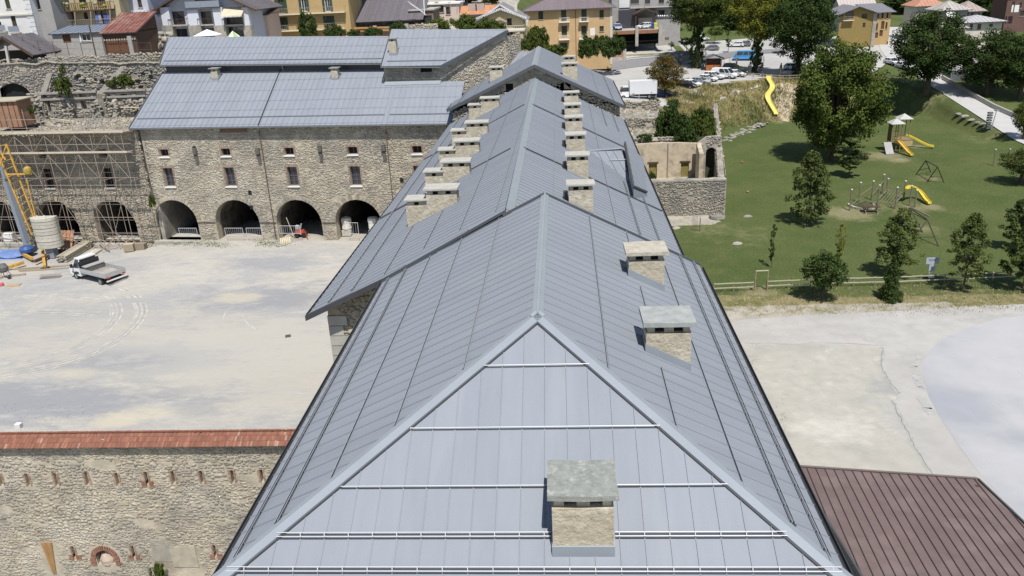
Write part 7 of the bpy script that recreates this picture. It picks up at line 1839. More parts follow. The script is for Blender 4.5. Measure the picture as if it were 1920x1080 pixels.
for s in (-.7, .7): MB().box(-1.0 if s < 0 else 2.3, -1.16, 1.1, -.8 if s < 0 else 2.5, -1.152, 1.25).build('side_marker', PBLK, T, **bo)
p = gnd(1237, 186)+Vector((0, 2.2, 0)); T = car('dark blue car in the shade behind the box lorry', tuple(p), 0.05, 'suv', paint('navy', (.015, .025, .08)))

# flatbed pickup in the yard: nose towards upper left
nose, tail = atz(140, 525, 0), atz(220, 531, 0)
ctr = atz(181, 525, .1); fr_ = atz(131, 512, .1); bk = atz(229, 524, .1)
ang = math.radians(152)
T = thing('flatbed_lorry', 'small white flatbed lorry with grey dropside bed parked in the yard', 'lorry', (ctr.x+.1, ctr.y+.3, .03), ang)
T.scale = (1.24, 1.2, 1.3)
ALU = mat('aluminium_bed', (.42, .42, .41), .5, .12, 3, metal=.2)
MB().hull8([(2.75, -.95, .45), (1.0, -.98, .45), (1.0, .98, .45), (2.75, .95, .45)], [(2.65, -.9, 1.0), (1.0, -.98, 1.15), (1.0, .98, 1.15), (2.65, .9, 1.0)]).build('cab', PWHT, T, **bo)
MB().hull8([(2.65, -.9, 1.003), (2.05, -.95, 1.153), (2.05, .95, 1.153), (2.65, .9, 1.003)], [(2.6, -.85, 1.06), (2.1, -.93, 1.2), (2.1, .93, 1.2), (2.6, .85, 1.06)]).build('bonnet', PWHT, T, **bo)
gh = MB().hull8([(2.15, -.92, 1.16), (1.02, -.92, 1.16), (1.02, .92, 1.16), (2.15, .92, 1.16)], [(1.65, -.8, 1.92), (1.06, -.8, 1.92), (1.06, .8, 1.92), (1.65, .8, 1.92)]).build('cab_window', GLASS, T, **bo)
MB().box(1.0, -.84, 1.9, 1.72, .84, 2.0).build('cab_roof', PWHT, T, **bo)
for s in (-1, 1):
    MB().hull8([(1.0, s*.93, 1.155), (1.14, s*.93, 1.155), (1.14, s*.9, 1.155), (1.0, s*.9, 1.155)], [(1.02, s*.82, 1.9), (1.14, s*.82, 1.9), (1.14, s*.79, 1.9), (1.02, s*.79, 1.9)]).build('pillar', PWHT, T, **bo)
    MB().hull8([(2.1, s*.935, 1.155), (2.2, s*.935, 1.155), (2.2, s*.9, 1.155), (2.1, s*.9, 1.155)], [(1.62, s*.82, 1.9), (1.7, s*.82, 1.9), (1.7, s*.79, 1.9), (1.62, s*.79, 1.9)]).build('pillar', PWHT, T, **bo)
    MB().cbox((2.0, s*1.1, 1.3), .12, .22, .3).build('mirror', PLAS, T, **bo)
    MB().cbox((2.7, s*.75, .8), .12, .32, .2).build('headlight', CHROME, T, **bo)
    MB().box(1.2, s*.985-.004, .62, 1.95, s*.985+.004, .66).build('door_trim', PLAS, T, **bo)
MB().box(1.25, .985, .7, 1.75, .99, .82).build('door_lettering', PLAS, T, **bo)
MB().box(2.66, -.9, .38, 2.84, .9, .62).build('bumper', PLAS, T, **bo)
MB().box(-2.6, -.45, .45, 1.0, .45, .68).build('chassis', PLAS, T, **bo)
bed = MB().box(-2.75, -1.02, .8, .9, 1.02, .88).build('bed_floor', ALU, T, **bo)
for i in range(8): MB().box(-2.7+i*.45, -.98, .883, -2.3+i*.45, .98, .9).build('floor_board', mat('bed_board', (.33, .31, .28), .8, .2, objvar=.2), bed, **bo)
for s in (-1, 1): MB().box(-2.75, s*1.03-.02, .84, .9, s*1.03+.02, 1.22).build('side_board', ALU, T, **bo); MB().box(-2.75, s*1.055-.004, 1.0, .9, s*1.055+.006, 1.05).build('side_ridge', PSIL, T, **bo)
MB().box(-2.8, -1.05, .84, -2.755, 1.05, 1.2).build('tailboard', ALU, T, **bo); MB().box(.905, -1.0, .84, .95, 1.0, 1.75).build('headboard', PLAS, T, **bo)
MB().box(-2.9, -1.0, .5, -2.82, 1.0, .6).build('rear_bar', WHITE, T, **bo)
tb_ = MB().box(.1, -.95, .905, .7, .85, 1.32).build('tool_box', mat('box_dark', (.12, .12, .12), .6, .2), T, **bo); MB().box(.06, -.98, 1.323, .74, .88, 1.38).build('lid', ALU, tb_, **bo)
for s in (-.75, .75): MB().cbox((-2.88, s, .8), .06, .3, .1).build('tail_light', TLRED, T, **bo)
for x in (1.85, -1.75):
    for s in (-1, 1):
        t = MB(); t.lathe([(.2, -.11), (.33, -.11), (.35, 0), (.33, .11), (.2, .11)], 16, M=Matrix.Translation((x, s*.86, .35)) @ Matrix.Rotation(math.pi/2, 4, 'X')); w_ = t.build('wheel', RUB, T, **bo)
        t = MB(); t.lathe([(.02, -.125), (.2, -.12), (.2, .12), (.02, .125)], 10, M=Matrix.Translation((x, s*.86, .35)) @ Matrix.Rotation(math.pi/2, 4, 'X')); t.build('rim', WG, w_, **bo)
        MB().box(x-.42, s*.98-.02, .68, x+.42, s*.98+.02, .74).build('mudguard', PLAS, T, **bo)
# ------------------------------------------------------------------ village houses
SH_G = mat('shutter_green', (.03, .06, .04), .6, .1); SH_B = mat('shutter_brown', (.13, .06, .03), .7, .15, 4)
def house(name, label, xl, xr, yt, Y, depth, wm, roof='gable_x', rise=2.0, over=.6, rm=None, wins=(), z0=None, gm=None, shutters=None, cat='house', ridge_dx=0.0, rsp=.9, yb=None, side_wins=()):
    """front wall in the plane y=Y between two picture columns; windows given as picture boxes (cx, cy, w, h)"""
    a = aty(xl, yt, Y); b = aty(xr, yt, Y); x0, x1 = a.x, b.x; z1 = (a.z+b.z)/2; cx = (x0+x1)/2
    if z0 is None: z0 = tz(cx, Y)-1.5
    T = thing(name, label, cat, (cx, Y, z0+1.5))
    T['w'] = 0; del T['w']
    holes = []; specs = []
    for w in wins:
        c = aty(w[0], w[1], Y); s = FPX/((c-Vector((0, 0, CAM_H))).dot(_fw)); hw = w[2]/s/2; hh = w[3]/s/2/.92
        if c.x-hw < x0+.1 or c.x+hw > x1-.1: continue
        zt = min(c.z+hh, z1-.08) if roof != 'gable_y' else c.z+hh
        holes.append(rect(c.x-hw, c.z-hh, c.x+hw, zt)); specs.append((c.x, (c.z-hh+zt)/2, hw, (zt-c.z+hh)/2, w[4] if len(w) > 4 else None))
    ol = [(x0, z0), (x1, z0), (x1, z1)]+([(cx+ridge_dx, z1+rise)] if roof == 'gable_y' else [])+[(x0, z1)]
    wall('wall', wm, T, (0, Y, 0), (1, 0, 0), (0, -1, 0), ol, holes, .3)
    MB().box(x0, Y+.35, z0, x1, Y+depth, z1-.02).build('wall', wm, T)
    for x, z, hw, hh, kind in specs:
        f = MB(); t = .07
        f.box(x-hw, Y+.12, z-hh, x-hw+t, Y+.2, z+hh); f.box(x+hw-t, Y+.12, z-hh, x+hw, Y+.2, z+hh); f.box(x-hw+t, Y+.12, z-hh, x+hw-t, Y+.2, z-hh+t); f.box(x-hw+t, Y+.12, z+hh-t, x+hw-t, Y+.2, z+hh); f.box(x-.03, Y+.12, z-hh+t, x+.03, Y+.2, z+hh-t)
        fr = f.build('door' if kind == 'door' else 'window', SH_B if kind == 'brown' or kind == 'door' else WHITE if kind == 'white' else SH_B, T)
        MB().box(x-hw, Y+.21, z-hh, x+hw, Y+.24, z+hh).build('pane', SH_G if kind == 'shut' else SH_B if kind == 'door' else GLASS, fr)
        if kind != 'door': MB().box(x-hw-.1, Y-.12, z-hh-.1, x+hw+.1, Y+.05, z-hh).build('sill', CONC, fr)
        if shutters and kind not in ('door', 'plain'):
            for s in (-1, 1): MB().box(min(x+s*hw, x+s*hw*1.9), Y-.07, z-hh, max(x+s*hw, x+s*hw*1.9), Y-.02, z+hh).build('shutter', shutters, fr)
    rm = rm or TILE; o = over
    ya, yb_ = Y-o, Y+depth+o; xa, xb = x0-o, x1+o
    if roof == 'gable_x':
        ym = Y+depth/2
        A_ = Slope([(xa, ya, z1-.1), (xb, ya, z1-.1), (xb, ym, z1+rise), (xa, ym, z1+rise)]); B_ = Slope([(xb, yb_, z1-.1), (xa, yb_, z1-.1), (xa, ym, z1+rise), (xb, ym, z1+rise)])
        for s in (A_, B_): s.panels(T, rsp, m=rm, rib=.06, rw=.12)
        MB().hull8([(x0+.02, Y+.02, z1-.15), (x1-.02, Y+.02, z1-.15), (x1-.02, Y+depth, z1-.15), (x0+.02, Y+depth, z1-.15)], [(x0+.02, ym-.01, z1+rise-.25), (x1-.02, ym-.01, z1+rise-.25), (x1-.02, ym+.01, z1+rise-.25), (x0+.02, ym+.01, z1+rise-.25)]).build('gable_wall', gm or wm, T)
        g = MB(); g.bar((xa, ya, z1-.14), (xb, ya, z1-.14), .12, .18); g.bar((xa, ym, z1+rise+.04), (xb, ym, z1+rise+.04), .25, .12); g.build('eaves_trim', FASCIA, T)
    elif roof == 'gable_y':
        xm = cx+ridge_dx
        A_ = Slope([(xa, yb_, z1-o*rise/(cx-x0)), (xa, ya, z1-o*rise/(cx-x0)), (xm, ya, z1+rise+.05), (xm, yb_, z1+rise+.05)]); B_ = Slope([(xb, ya, z1-o*rise/(cx-x0)), (xb, yb_, z1-o*rise/(cx-x0)), (xm, yb_, z1+rise+.05), (xm, ya, z1+rise+.05)])
        for s in (A_, B_): s.panels(T, rsp, m=rm, rib=.06, rw=.12)
        for s in (A_, B_):
            g = MB(); p = s.pts; 
            lo = min((q for q in p if abs(q.y-ya) < .01), key=lambda q: q.z); hi = max((q for q in p if abs(q.y-ya) < .01), key=lambda q: q.z)
            g.bar(lo+Vector((0, -.05, -.12)), hi+Vector((0, -.05, -.12)), .08, .26); g.build('barge_board', WOOD_D if gm is None else gm, T)
    elif roof == 'hip':
        ym = Y+depth/2; k = min(depth/2+o, (xb-xa)/2)
        r0, r1 = Vector((xa+k, ym, z1+rise)), Vector((xb-k, ym, z1+rise)); ze_ = z1-.1
        for q in ([(xa, ya, ze_), (xb, ya, ze_), r1, r0], [(xb, yb_, ze_), (xa, yb_, ze_), r0, r1], [(xa, yb_, ze_), (xa, ya, ze_), r0], [(xb, ya, ze_), (xb, yb_, ze_), r1]):
            Slope(q).panels(T, rsp, m=rm, rib=.06, rw=.12)
        g = MB(); g.bar((xa, ya, z1-.16), (xb, ya, z1-.16), .1, .16); g.bar((xb, ya, z1-.16), (xb, yb_, z1-.16), .1, .16); g.build('gutter', FASCIA, T)
    elif roof == 'shed':
        A_ = Slope([(xa, ya, z1-.1), (xb, ya, z1-.1), (xb, yb_, z1+rise), (xa, yb_, z1+rise)]); A_.panels(T, rsp, m=rm, rib=.06, rw=.1)
        MB().hull8([(x0, Y+.4, z1-.1), (x1, Y+.4, z1-.1), (x1, Y+depth, z1-.1), (x0, Y+depth, z1-.1)], [(x0, Y+.4, z1-.06), (x1, Y+.4, z1-.06), (x1, Y+depth, z1+rise-.25), (x0, Y+depth, z1+rise-.25)]).build('gable_wall', gm or wm, T)
    elif roof == 'flat':
        MB().box(xa, ya, z1, xb, yb_, z1+.25).build('roof', rm, T)
    return T, x0, x1, z1
def balcony(T, xl, xr, py, Y, out=1.1, rail=None, slab=None, h=1.0, n=None, board=False, bar=.035):
    a = aty(xl, py, Y-out); b = aty(xr, py, Y-out); z = (a.z+b.z)/2; x0, x1 = a.x, b.x
    s = MB().box(x0, Y-out, z-.16, x1, Y-.003, z).build('balcony', slab or CONC, T)
    rail = rail or STEEL
    if board: MB().box(x0, Y-out-.04, z+.1, x1, Y-out+.01, z+h).build('railing', rail, s)
    else:
        m = MB(); m.box(x0, Y-out, z+h-.06, x1, Y-out+.05, z+h); n = n or int((x1-x0)/.3)
        for i in range(n+1): x = x0+(x1-x0-.04)*i/n; m.box(x, Y-out, z, x+bar, Y-out+.04, z+h-.06)
        m.box(x0, Y-out+.05, z+h-.06, x0+.05, Y, z+h); m.box(x1-.05, Y-out+.05, z+h-.06, x1, Y, z+h)
        m.build('railing', rail, s)
    return s, x0, x1, z
def flowers(label, T, x0, x1, y, z, c=(.6, .5, .05)):
    n = 60; rs = np.random.RandomState(int(abs(x0)*7) % 99)
    pass
CREAM = mat('cream_render', (.55, .52, .44), .9, .08, .8); WHT_R = mat('white_render', (.62, .62, .6), .9, .06, .8); GREY_R = mat('grey_render', (.32, .31, .3), .9, .1, .8)
OCHRE = mat('ochre_render', (.42, .3, .14), .9, .07, .6); ORNG = mat('orange_render', (.5, .35, .19), .9, .07, .6); TANR = mat('tan_render', (.45, .38, .24), .9, .07, .6); LILAC = mat('lilac_render', (.45, .46, .52), .9, .06)
BLOCK = mat('grey_block', (.33, .32, .3), .95, .15, 2, bump=.03, bscale=4); SLATE = mat('slate_roof', (.12, .11, .12), .8, .2, 2.5, objvar=.1); SLATE2 = mat('brown_sheet_roof', (.16, .13, .14), .7, .12, 2, objvar=.06)
RUSTR = mat('rust_red_roof', (.19, .075, .06), .7, .3, 2.0, objvar=.15, col2=(.26, .16, .13), c2scale=.6); ORT = mat('orange_tiles', (.42, .2, .1), .85, .2, 2.5, objvar=.12); GRT = mat('grey_tiles', (.36, .34, .31), .85, .2, 2.5, objvar=.1); BLM = mat('blue_metal_roof', (.17, .2, .25), .6, .1)

# far left cream house with stone base
T, x0, x1, z1 = house('town_house', 'cream house with grey shutters and corner quoins at the top left corner', -30, 45, -40, 122, 12, WHT_R, 'hip', 3, .8, SLATE, wins=((26, 40, 9, 18, 'shut'), (14, 6, 9, 18, 'shut'), (0, 50, 8, 16, 'shut'), (34, 70, 9, 10), (3, 70, 8, 10)), z0=17)
a = aty(-30, 68, 121.9); b = aty(50, 68, 121.9); MB().box(a.x, 121.85, 17, b.x, 122.0, b.z).build('plinth', GREY_R, T)
for i in range(16):
    z = b.z+.1+i*.62; w = .7 if i % 2 else .95; MB().box(x1-w, 121.93, z, x1+.03, 122.02, z+.55).build('quoin', mat('pale_quoin', (.6, .6, .62), .9, .05), T)
c = aty(30, 28, 121.9); MB().box(x0, 121.8, c.z-.1, x1+.05, 122, c.z+.12).build('string_course', CREAM, T)
for px_, py_ in ((28, 57), (2, 55)): balcony(T, px_-11, px_+9, py_+4, 122, .5, GREYP, h=.9, board=True)
T, x0, x1, z1 = house('town_house', 'tall house side wall, its shade coloured grey, with narrow windows right of the quoined house', 47, 84, -40, 123.5, 12, GREY_R, 'hip', 3, .6, SLATE, wins=((71, 8, 8, 16, 'shut'), (64, 40, 6, 18, 'shut'), (70, 66, 6, 12, 'door')), z0=17)  # grey render paints the shaded side face of the cream house
# balcony house
T, x0, x1, z1 = house('balcony_house', 'dark wooden balcony house with plants and laundry on two galleries', 86, 214, -40, 128, 10, TANR, 'gable_x', 2.5, 1.2, SLATE, wins=((97, 16, 14, 30, 'door'), (133, 32, 12, 20, 'door'), (161, 30, 8, 12), (190, 30, 22, 18), (120, 4, 12, 12, 'door'), (155, 4, 14, 12), (190, 4, 16, 12)), z0=18)
MB().box(x0+1.5, 126.8, z1-.3, x1, 127.9, z1+.1).build('roof_soffit', WOOD_D, T)
balcony(T, 108, 208, 19, 128, 1.4, mat('olive_wood', (.16, .12, .04), .8, .2), WOOD_D, 1.1, n=26, bar=.16); balcony(T, 92, 122, 48, 128, 1.0, mat('olive_boards', (.22, .18, .04), .8, .2), WOOD_D, 1.0, board=True); balcony(T, 128, 216, 48, 128, 1.2, STEEL, CONC, .95)
for i, px_ in enumerate((108, 142, 172, 208)):
    p = aty(px_, 48, 126.7); q = aty(px_-4, -20, 126.7); m = MB(); m.bar(p, q, .16); m.build('post', WOOD, T)
for i, (px_, c_) in enumerate(((178, (.1, .15, .4)), (184, (.3, .3, .35)), (194, (.08, .1, .3)), (200, (.12, .14, .35)))):
    a = aty(px_, 30, 127); MB().box(a.x, 126.98, a.z-1.1, a.x+.45, 127.02, a.z+.2).build('laundry', mat('laundry%d' % i, c_, .9), T)
for i, (px_, py_) in enumerate(((119, 8), (126, 9), (152, 10), (156, 9), (179, 8), (100, 36), (196, 12))):
    a = aty(px_, py_, 126.5); put('potted_plant', ('yellow flowers at the left end of the upper gallery', 'pale flower pots next to the leftmost flowers on the gallery', 'white potted plant in the middle of the upper gallery', 'yellow flowers just right of the white potted plant', 'yellow flowers right of the hanging cloths', 'yellow flowers over the olive boarded balcony', 'white pot at the right end of the upper gallery')[i], 'flowers', MB().lathe([(.1, -.3), (.14, -.1), (.26, .1), (.22, .3), (.05, .36)], 7, tuple(a)), mat('flower%d' % (i % 3), ((.3, .28, .06), (.34, .36, .28), (.22, .24, .06))[i % 3], .9, .4, 9))
# white house with balcony (right of it)
T, x0, x1, z1 = house('white_house', 'pale blue-white house with a white-edged balcony behind the red garage roof', 212, 268, -40, 131, 9, LILAC, 'hip', 2.5, .7, SLATE, wins=((237, 10, 9, 16, 'shut'), (222, 8, 7, 14), (262, 6, 8, 14), (246, 34, 14, 14, 'door')), z0=18)
balcony(T, 222, 272, 24, 131, 1.0, WHITE, WHITE, .3); MB().box(x0, 130.9, 18, x0+1.3, 131.0, z1-.5).build('pilaster', WHT_R, T)
# sheds on the street
T, x0, x1, z1 = house('block_shed', 'grey block outbuilding with white-framed window and thin roof by the street', 96, 190, 60, 120, 5, BLOCK, 'shed', .7, .35, BLM, wins=((124, 68, 16, 22, 'door'), (161, 70, 17, 12, 'white')), z0=18.5)
a = aty(161, 70, 119.9); 
for (u0, u1, v0, v1) in ((-.95, .95, .5, .66), (-.95, .95, -.66, -.5), (-.95, -.8, -.5, .5), (.8, .95, -.5, .5)): MB().box(a.x+u0, 119.88, a.z+v0, a.x+u1, 119.97, a.z+v1).build('window_surround', WHITE, T)
T, x0, x1, z1 = house('garage', 'garage with rusty red sheet roof and big dark door on the street', 190, 253, 60, 118.5, 7, WOOD_D, 'shed', 2.4, .3, RUSTR, wins=((222, 84, 50, 26, 'door'),), z0=18.5, rsp=.6)
for px_ in (192, 247): a = aty(px_, 90, 118.4); MB().box(a.x-.3, 118.2, 18.5, a.x+.3, 118.45, z1-.6).build('pillar', BLOCK, T)
a = aty(222, 74, 118.4)
for k in range(14): MB().box(a.x-2.6+k*.38, 118.36, a.z-.12, a.x-2.38+k*.38, 118.44, a.z+.1).build('roof_tile', GRT, T)
# tiled shelter at far left
p0 = aty(8, 72, 113); T = thing('shelter', 'open shelter with dark roof and pale post behind the ruin, left edge', 'shelter', tuple(p0))
pk_ = aty(4, 68, 112); rr_ = aty(62, 103, 112); ll_ = aty(-60, 100, 112)
bk_ = Vector((0, 7, .0))
for q in ([rr_+bk_, rr_, pk_, pk_+bk_], [ll_, ll_+bk_, pk_+bk_, pk_]): Slope(q).panels(T, .8, m=SLATE, rib=.06)
for q in ((rr_, pk_), (ll_, pk_)): m = MB(); m.bar(q[0]+Vector((0, -.05, -.15)), q[1]+Vector((0, -.05, -.15)), .12, .34); m.build('barge_board', WOOD_D, T)
a = aty(11, 86, 112.4); b = aty(17, 119, 112.4); m = MB(); m.bar(a, b, .3); m.build('post', mat('pale_post', (.45, .44, .42), .8), T)
MB().box(rr_.x-9, 117, 15, rr_.x-1.5, 117.4, rr_.z+.4).build('back_wall', mat('blackish_wall', ()), T)
# chalet with pillars, awning and parasols
T, x0, x1, z1 = house('chalet', 'white-pillared chalet with broad gable, loggia balconies and striped awning', 298, 466, 12, 128, 10, LILAC, 'gable_y', 3.4, 1.6, SLATE, wins=((332, 34, 30, 22, 'plain'), (385, 34, 25, 22, 'plain'), (438, 34, 32, 22, 'plain'), (335, 62, 34, 14, 'plain'), (390, 62, 28, 16, 'plain'), (443, 60, 34, 18, 'plain'), (385, 4, 40, 14, 'plain')), z0=18, rsp=1.2)
for a_, b_ in ((302, 318), (352, 372), (400, 418), (455, 466)):
    p = aty(a_, 30, 126.9); q = aty(b_, 30, 126.9); zt = aty(a_, 14, 126.9).z; zm = aty(a_, 48, 126.9).z
    MB().box(p.x, 126.9, zm, q.x, 127.97, zt).build('pillar', mat('white_lilac', (.56, .57, .62), .9, .04), T); MB().box(p.x-.15, 126.7, 16, q.x+.15, 127.97, zm-.003).build('stone_pier', MORTAR2, T)
for a_, b_, y_ in ((316, 352, 47), (371, 401, 46), (417, 456, 46)): balcony(T, a_, b_, y_, 128, 1.2, WOOD_D, CONC, .9)
balcony(T, 348, 412, 15, 128, 1.4, GREYP, FASCIA, 1.0, board=True)
p = aty(416, 18, 126.6); q = aty(452, 29, 125.4); MB().hull8([(p.x, 127.6, p.z+.2), (q.x, 127.6, p.z+.2), (q.x, 125.6, q.z), (p.x, 125.6, q.z)], [(p.x, 127.6, p.z+.26), (q.x, 127.6, p.z+.26), (q.x, 125.6, q.z+.06), (p.x, 125.6, q.z+.06)]).build('awning', mat('sand_awning', (.55, .47, .34), .8), T)
for i in range(16): m = MB(); x = p.x+(q.x-p.x)*i/16; m.add([(x, 125.59, q.z), (x+(q.x-p.x)/16, 125.59, q.z), (x+(q.x-p.x)/32, 125.56, q.z-.25), (x, 125.62, q.z), (x+(q.x-p.x)/16, 125.62, q.z), (x+(q.x-p.x)/32, 125.6, q.z-.25)], [(0, 2, 1), (3, 4, 5), (0, 1, 4, 3), (1, 2, 5, 4), (2, 0, 3, 5)]); m.build('awning_scallop', WHITE, T)
for px_, y0_, w, lb, mm, nseg in ((388, 56, 38, 'white square parasol in front of the chalet piers', WHITE, 4), (436, 59, 20, 'small green and white striped parasol by the chalet', None, 8)):
    c = aty(px_, y0_, 123); T = thing('parasol', lb, 'parasol', tuple(c-Vector((0, 0, 2.4)))); r = w/11.2/2*1.1; hgt = .75
    MB().tube((c.x, c.y, c.z-2.5), (c.x, c.y, c.z), .04, 6).build('pole', RAIL, T)
    for k in range(nseg):
        a0_, a1_ = (k+.5)*6.2832/nseg, (k+1.5)*6.2832/nseg; P_ = [Vector((c.x+r*math.cos(a0_)*(1.3 if nseg == 4 else 1), c.y+r*math.sin(a0_), c.z-hgt)), Vector((c.x+r*math.cos(a1_)*(1.3 if nseg == 4 else 1), c.y+r*math.sin(a1_), c.z-hgt)), Vector((c.x, c.y, c.z+.1))]
        MB().hull8([q-Vector((0, 0, .03)) for q in P_], P_).build('canopy_panel', mm or (WHITE if k % 2 else mat('parasol_green', (.25, .4, .1), .8)), T)
rubble('garden_stones', 160, lambda r: (lambda p: (p.x, p.y, p.z))(aty(r.uniform(302, 322), r.uniform(62, 92), 116+r.uniform(0, 2))), 41, (.3, .8))
T, x0, x1, z1 = house('peach_house', 'small pinkish house end with dark arch right of the chalet', 470, 500, 26, 134, 6, mat('peach_render', (.55, .42, .34), .9, .05), 'shed', 1.0, .4, RUSTR, wins=((482, 60, 6, 14, 'door'), (485, 34, 7, 8)), z0=18)
T, x0, x1, z1 = house('brick_house', 'red-brown house and roofs cut by the top edge behind the chalet', 420, 500, -12, 150, 8, mat('brownred_render', (.3, .16, .12), .9, .1), 'gable_x', 2, .8, RUSTR, wins=((470, 2, 8, 10),), z0=20)
# ochre balcony house
T, x0, x1, z1 = house('ochre_house', 'ochre house with dark green shuttered doors and two pale balcony slabs', 502, 648, -40, 146, 10, OCHRE, 'hip', 3, 1, SLATE, wins=((527, 12, 12, 22, 'shut'), (570, 10, 10, 20, 'white'), (614, 10, 10, 20, 'white'), (527, 44, 14, 20, 'shut'), (617, 40, 11, 18, 'shut'), (614, -22, 10, 16, 'white'), (570, -22, 10, 16, 'white')), z0=17, shutters=SH_G)
PB = mat('pale_balcony', (.62, .57, .44), .8, .05)
for a_, b_, y_ in ((505, 646, 25), (505, 646, 56)): s_, *_r = balcony(T, a_, b_, y_, 146, 1.0, STEEL, PB, .95)
MB().box(x0-.9, 145.6, 17, x0, 146.5, z1).build('dark_downpipe_bay', GREYP, T)
# dark roofed barn
T, x0, x1, z1 = house('barn', 'low timber barn with wide dark slate roof and open front', 652, 786, 38, 150, 9, WOOD_D, 'shed', 4.0, .8, SLATE, wins=((680, 47, 30, 12, 'plain'), (728, 47, 30, 12, 'plain'), (766, 47, 22, 12, 'plain')), z0=17, rsp=.5)
for px_ in (703, 740): a = aty(px_, 50, 149); MB().box(a.x-.3, 148.6, 17, a.x+.3, 149.2, z1-.8).build('post', CONC, T)
a = aty(660, 53, 148); b = aty(735, 51, 148); m = MB(); m.bar(a, b, .3, .3); m.bar(a-Vector((0, 0, .5)), b-Vector((0, 0, .5)), .3, .2); m.build('timber_rail', mat('orange_timber2', (.4, .22, .08), .85, .15), T)
c = aty(754, 51, 142); T = thing('satellite_dish', 'white satellite dish on a wall stub behind the upper metal roof', 'satellite dish', tuple(c))
m = MB(); m.lathe([(.02, 0), (.3, .03), (.5, .12), (.52, .14), (.3, .06), (.02, .03)], 14, M=Matrix.Translation(c) @ Matrix.Rotation(math.radians(80), 4, 'X')); m.build('dish', WHITE, T); MB().box(c.x+.4, 142.2, 18, c.x+1.0, 142.8, c.z+.5).build('stub', CONC, T)
SW = thing('stone_garden_wall', 'low grey stone garden wall behind the raised tower roof', 'wall', tuple(aty(790, 55, 143)))
a = aty(765, 56, 143); b = aty(820, 44, 143); MB().box(a.x, 143, a.z-3, b.x, 143.5, b.z).build('wall', MORTAR2, SW)
st = stone_field(np.random.RandomState(3), a.x, b.x, a.z-.6, b.z-.1, .45); stone_wall('stonework', st, (0, 143, 0), (1, 0, 0), (0, -1, 0), .1, SW, 51)
T, x0, x1, z1 = house('terrace_house', 'house with white stair railing and terrace at the top edge', 768, 812, 20, 152, 8, mat('brownish_render', (.2, .15, .12), .9, .1), 'flat', 1, .3, CONC, wins=((775, 34, 10, 10, 'plain'), (800, 36, 20, 12, 'plain')), z0=17)
for k in range(4): m = MB(); m.tube(aty(764+k*2, 2+k*2, 148), aty(793+k*2, 22+k*2, 148), .05, 5); m.build('stair_rail', RAIL, T)
m = MB(); m.tube(aty(794, -10, 148), aty(796, 28, 148), .1, 6); m.build('white_post', WHITE, T)
T, x0, x1, z1 = house('pink_house', 'pale pink house at the top edge behind the bright green bushes', 800, 860, 8, 162, 8, mat('pink_render', (.56, .47, .4), .9, .06), 'flat', 1, .3, WHITE, wins=((818, 1, 7, 6), (842, 1, 7, 6), (822, 17, 20, 11, 'plain'), (840, 20, 8, 12, 'plain')), z0=18)
for a_ in (845, 857): MB().bar(aty(a_, 8, 160), aty(a_, 26, 160), .12).build('terrace_post', STEEL, T)
# gable house with scalloped boards
T, x0, x1, z1 = house('gable_house', 'tan gable-fronted house with white scalloped eaves board', 897, 981, 34, 148, 9, TANR, 'gable_y', 2.3, .9, mat('grey_board_roof', (.27, .26, .27), .8, .1), wins=((955, 41, 9, 12, 'brown'),), z0=17, gm=mat('white_lace_board', (.6, .6, .62), .8))
for s0_, s1_ in (((892, 33), (938, 14)), ((938, 14), (987, 31))):
    p, q = aty(*s0_, 146.9), aty(*s1_, 146.9)
    for k in range(16): c = p.lerp(q, (k+.5)/16); m = MB(); m.lathe([(.02, -.05), (.2, -.05), (.2, .05), (.02, .05)], 8, M=Matrix.Translation(c-Vector((0, .05, .22))) @ Matrix.Rotation(math.pi/2, 4, 'X')); m.build('scallop', MATS['white_lace_board'], T)
for px_ in (943, 949, 967): a = aty(px_, 16, 151); MB().box(a.x-.25, 151, a.z-1.5, a.x+.25, 151.5, a.z+(.8 if px_ > 960 else .3)).build('chimney', CREAM, T)
T2, x0, x1, z1 = house('terrace_wing', 'cream terrace wing with white railing in front of the gable house', 950, 981, 59, 143.5, 4, TANR, 'flat', 1, .25, CREAM, wins=((959, 68, 6, 16, 'door'),), z0=17)
balcony(T2, 948, 983, 58, 146.5, 2.8, mat('cream_rail', (.6, .56, .42), .8), CREAM, .9)
T, x0, x1, z1 = house('low_house', 'house with orange tile roof and pale chimneys left of the scalloped gable', 868, 925, 26, 156, 7, mat('rose_render', (.45, .36, .3), .9, .08), 'gable_x', 1.4, .6, ORT, wins=(), z0=17)
for px_ in (886, 900): a = aty(px_, 20, 157); MB().box(a.x-.8, 157, a.z-2, a.x+.8, 158.2, a.z+1.2).build('chimney', mat('rose_chimney', (.42, .33, .28), .9, .1), T)
# orange house with purple hip roof
T, x0, x1, z1 = house('orange_house', 'big orange house with purple-brown hip roof and small white balconies', 988, 1147, 16, 193, 14, ORNG, 'hip', 3.2, 1.0, SLATE2, wins=((1014, 28, 9, 15, 'shut'), (1057, 28, 10, 20, 'shut'), (1095, 28, 10, 20, 'shut'), (1128, 26, 8, 13, 'shut'), (1058, 58, 10, 17, 'shut'), (1095, 58, 10, 17, 'shut'), (1128, 54, 8, 9, 'shut'), (1015, 58, 9, 9, 'shut'), (1057, 88, 14, 14, 'shut')), z0=8, rsp=.8)
for a_, b_, y_ in ((1048, 1068, 41), (1086, 1104, 40), (1048, 1068, 74), (1086, 1104, 73)): balcony(T, a_, b_, y_, 193, 1.1, WHITE, WHITE, .9)
a = aty(1079, 16, 192.9); MB().tube((a.x, 192.9, 9), (a.x, 192.9, z1-.2), .06, 6).build('downpipe', SH_B, T)
for px_, c_ in ((988, CREAM), (1146, CREAM)): a = aty(px_, 50, 192.9); MB().box(a.x-.25, 192.93, 9, a.x+.25, 193, z1-.2).build('corner_band', c_, T)
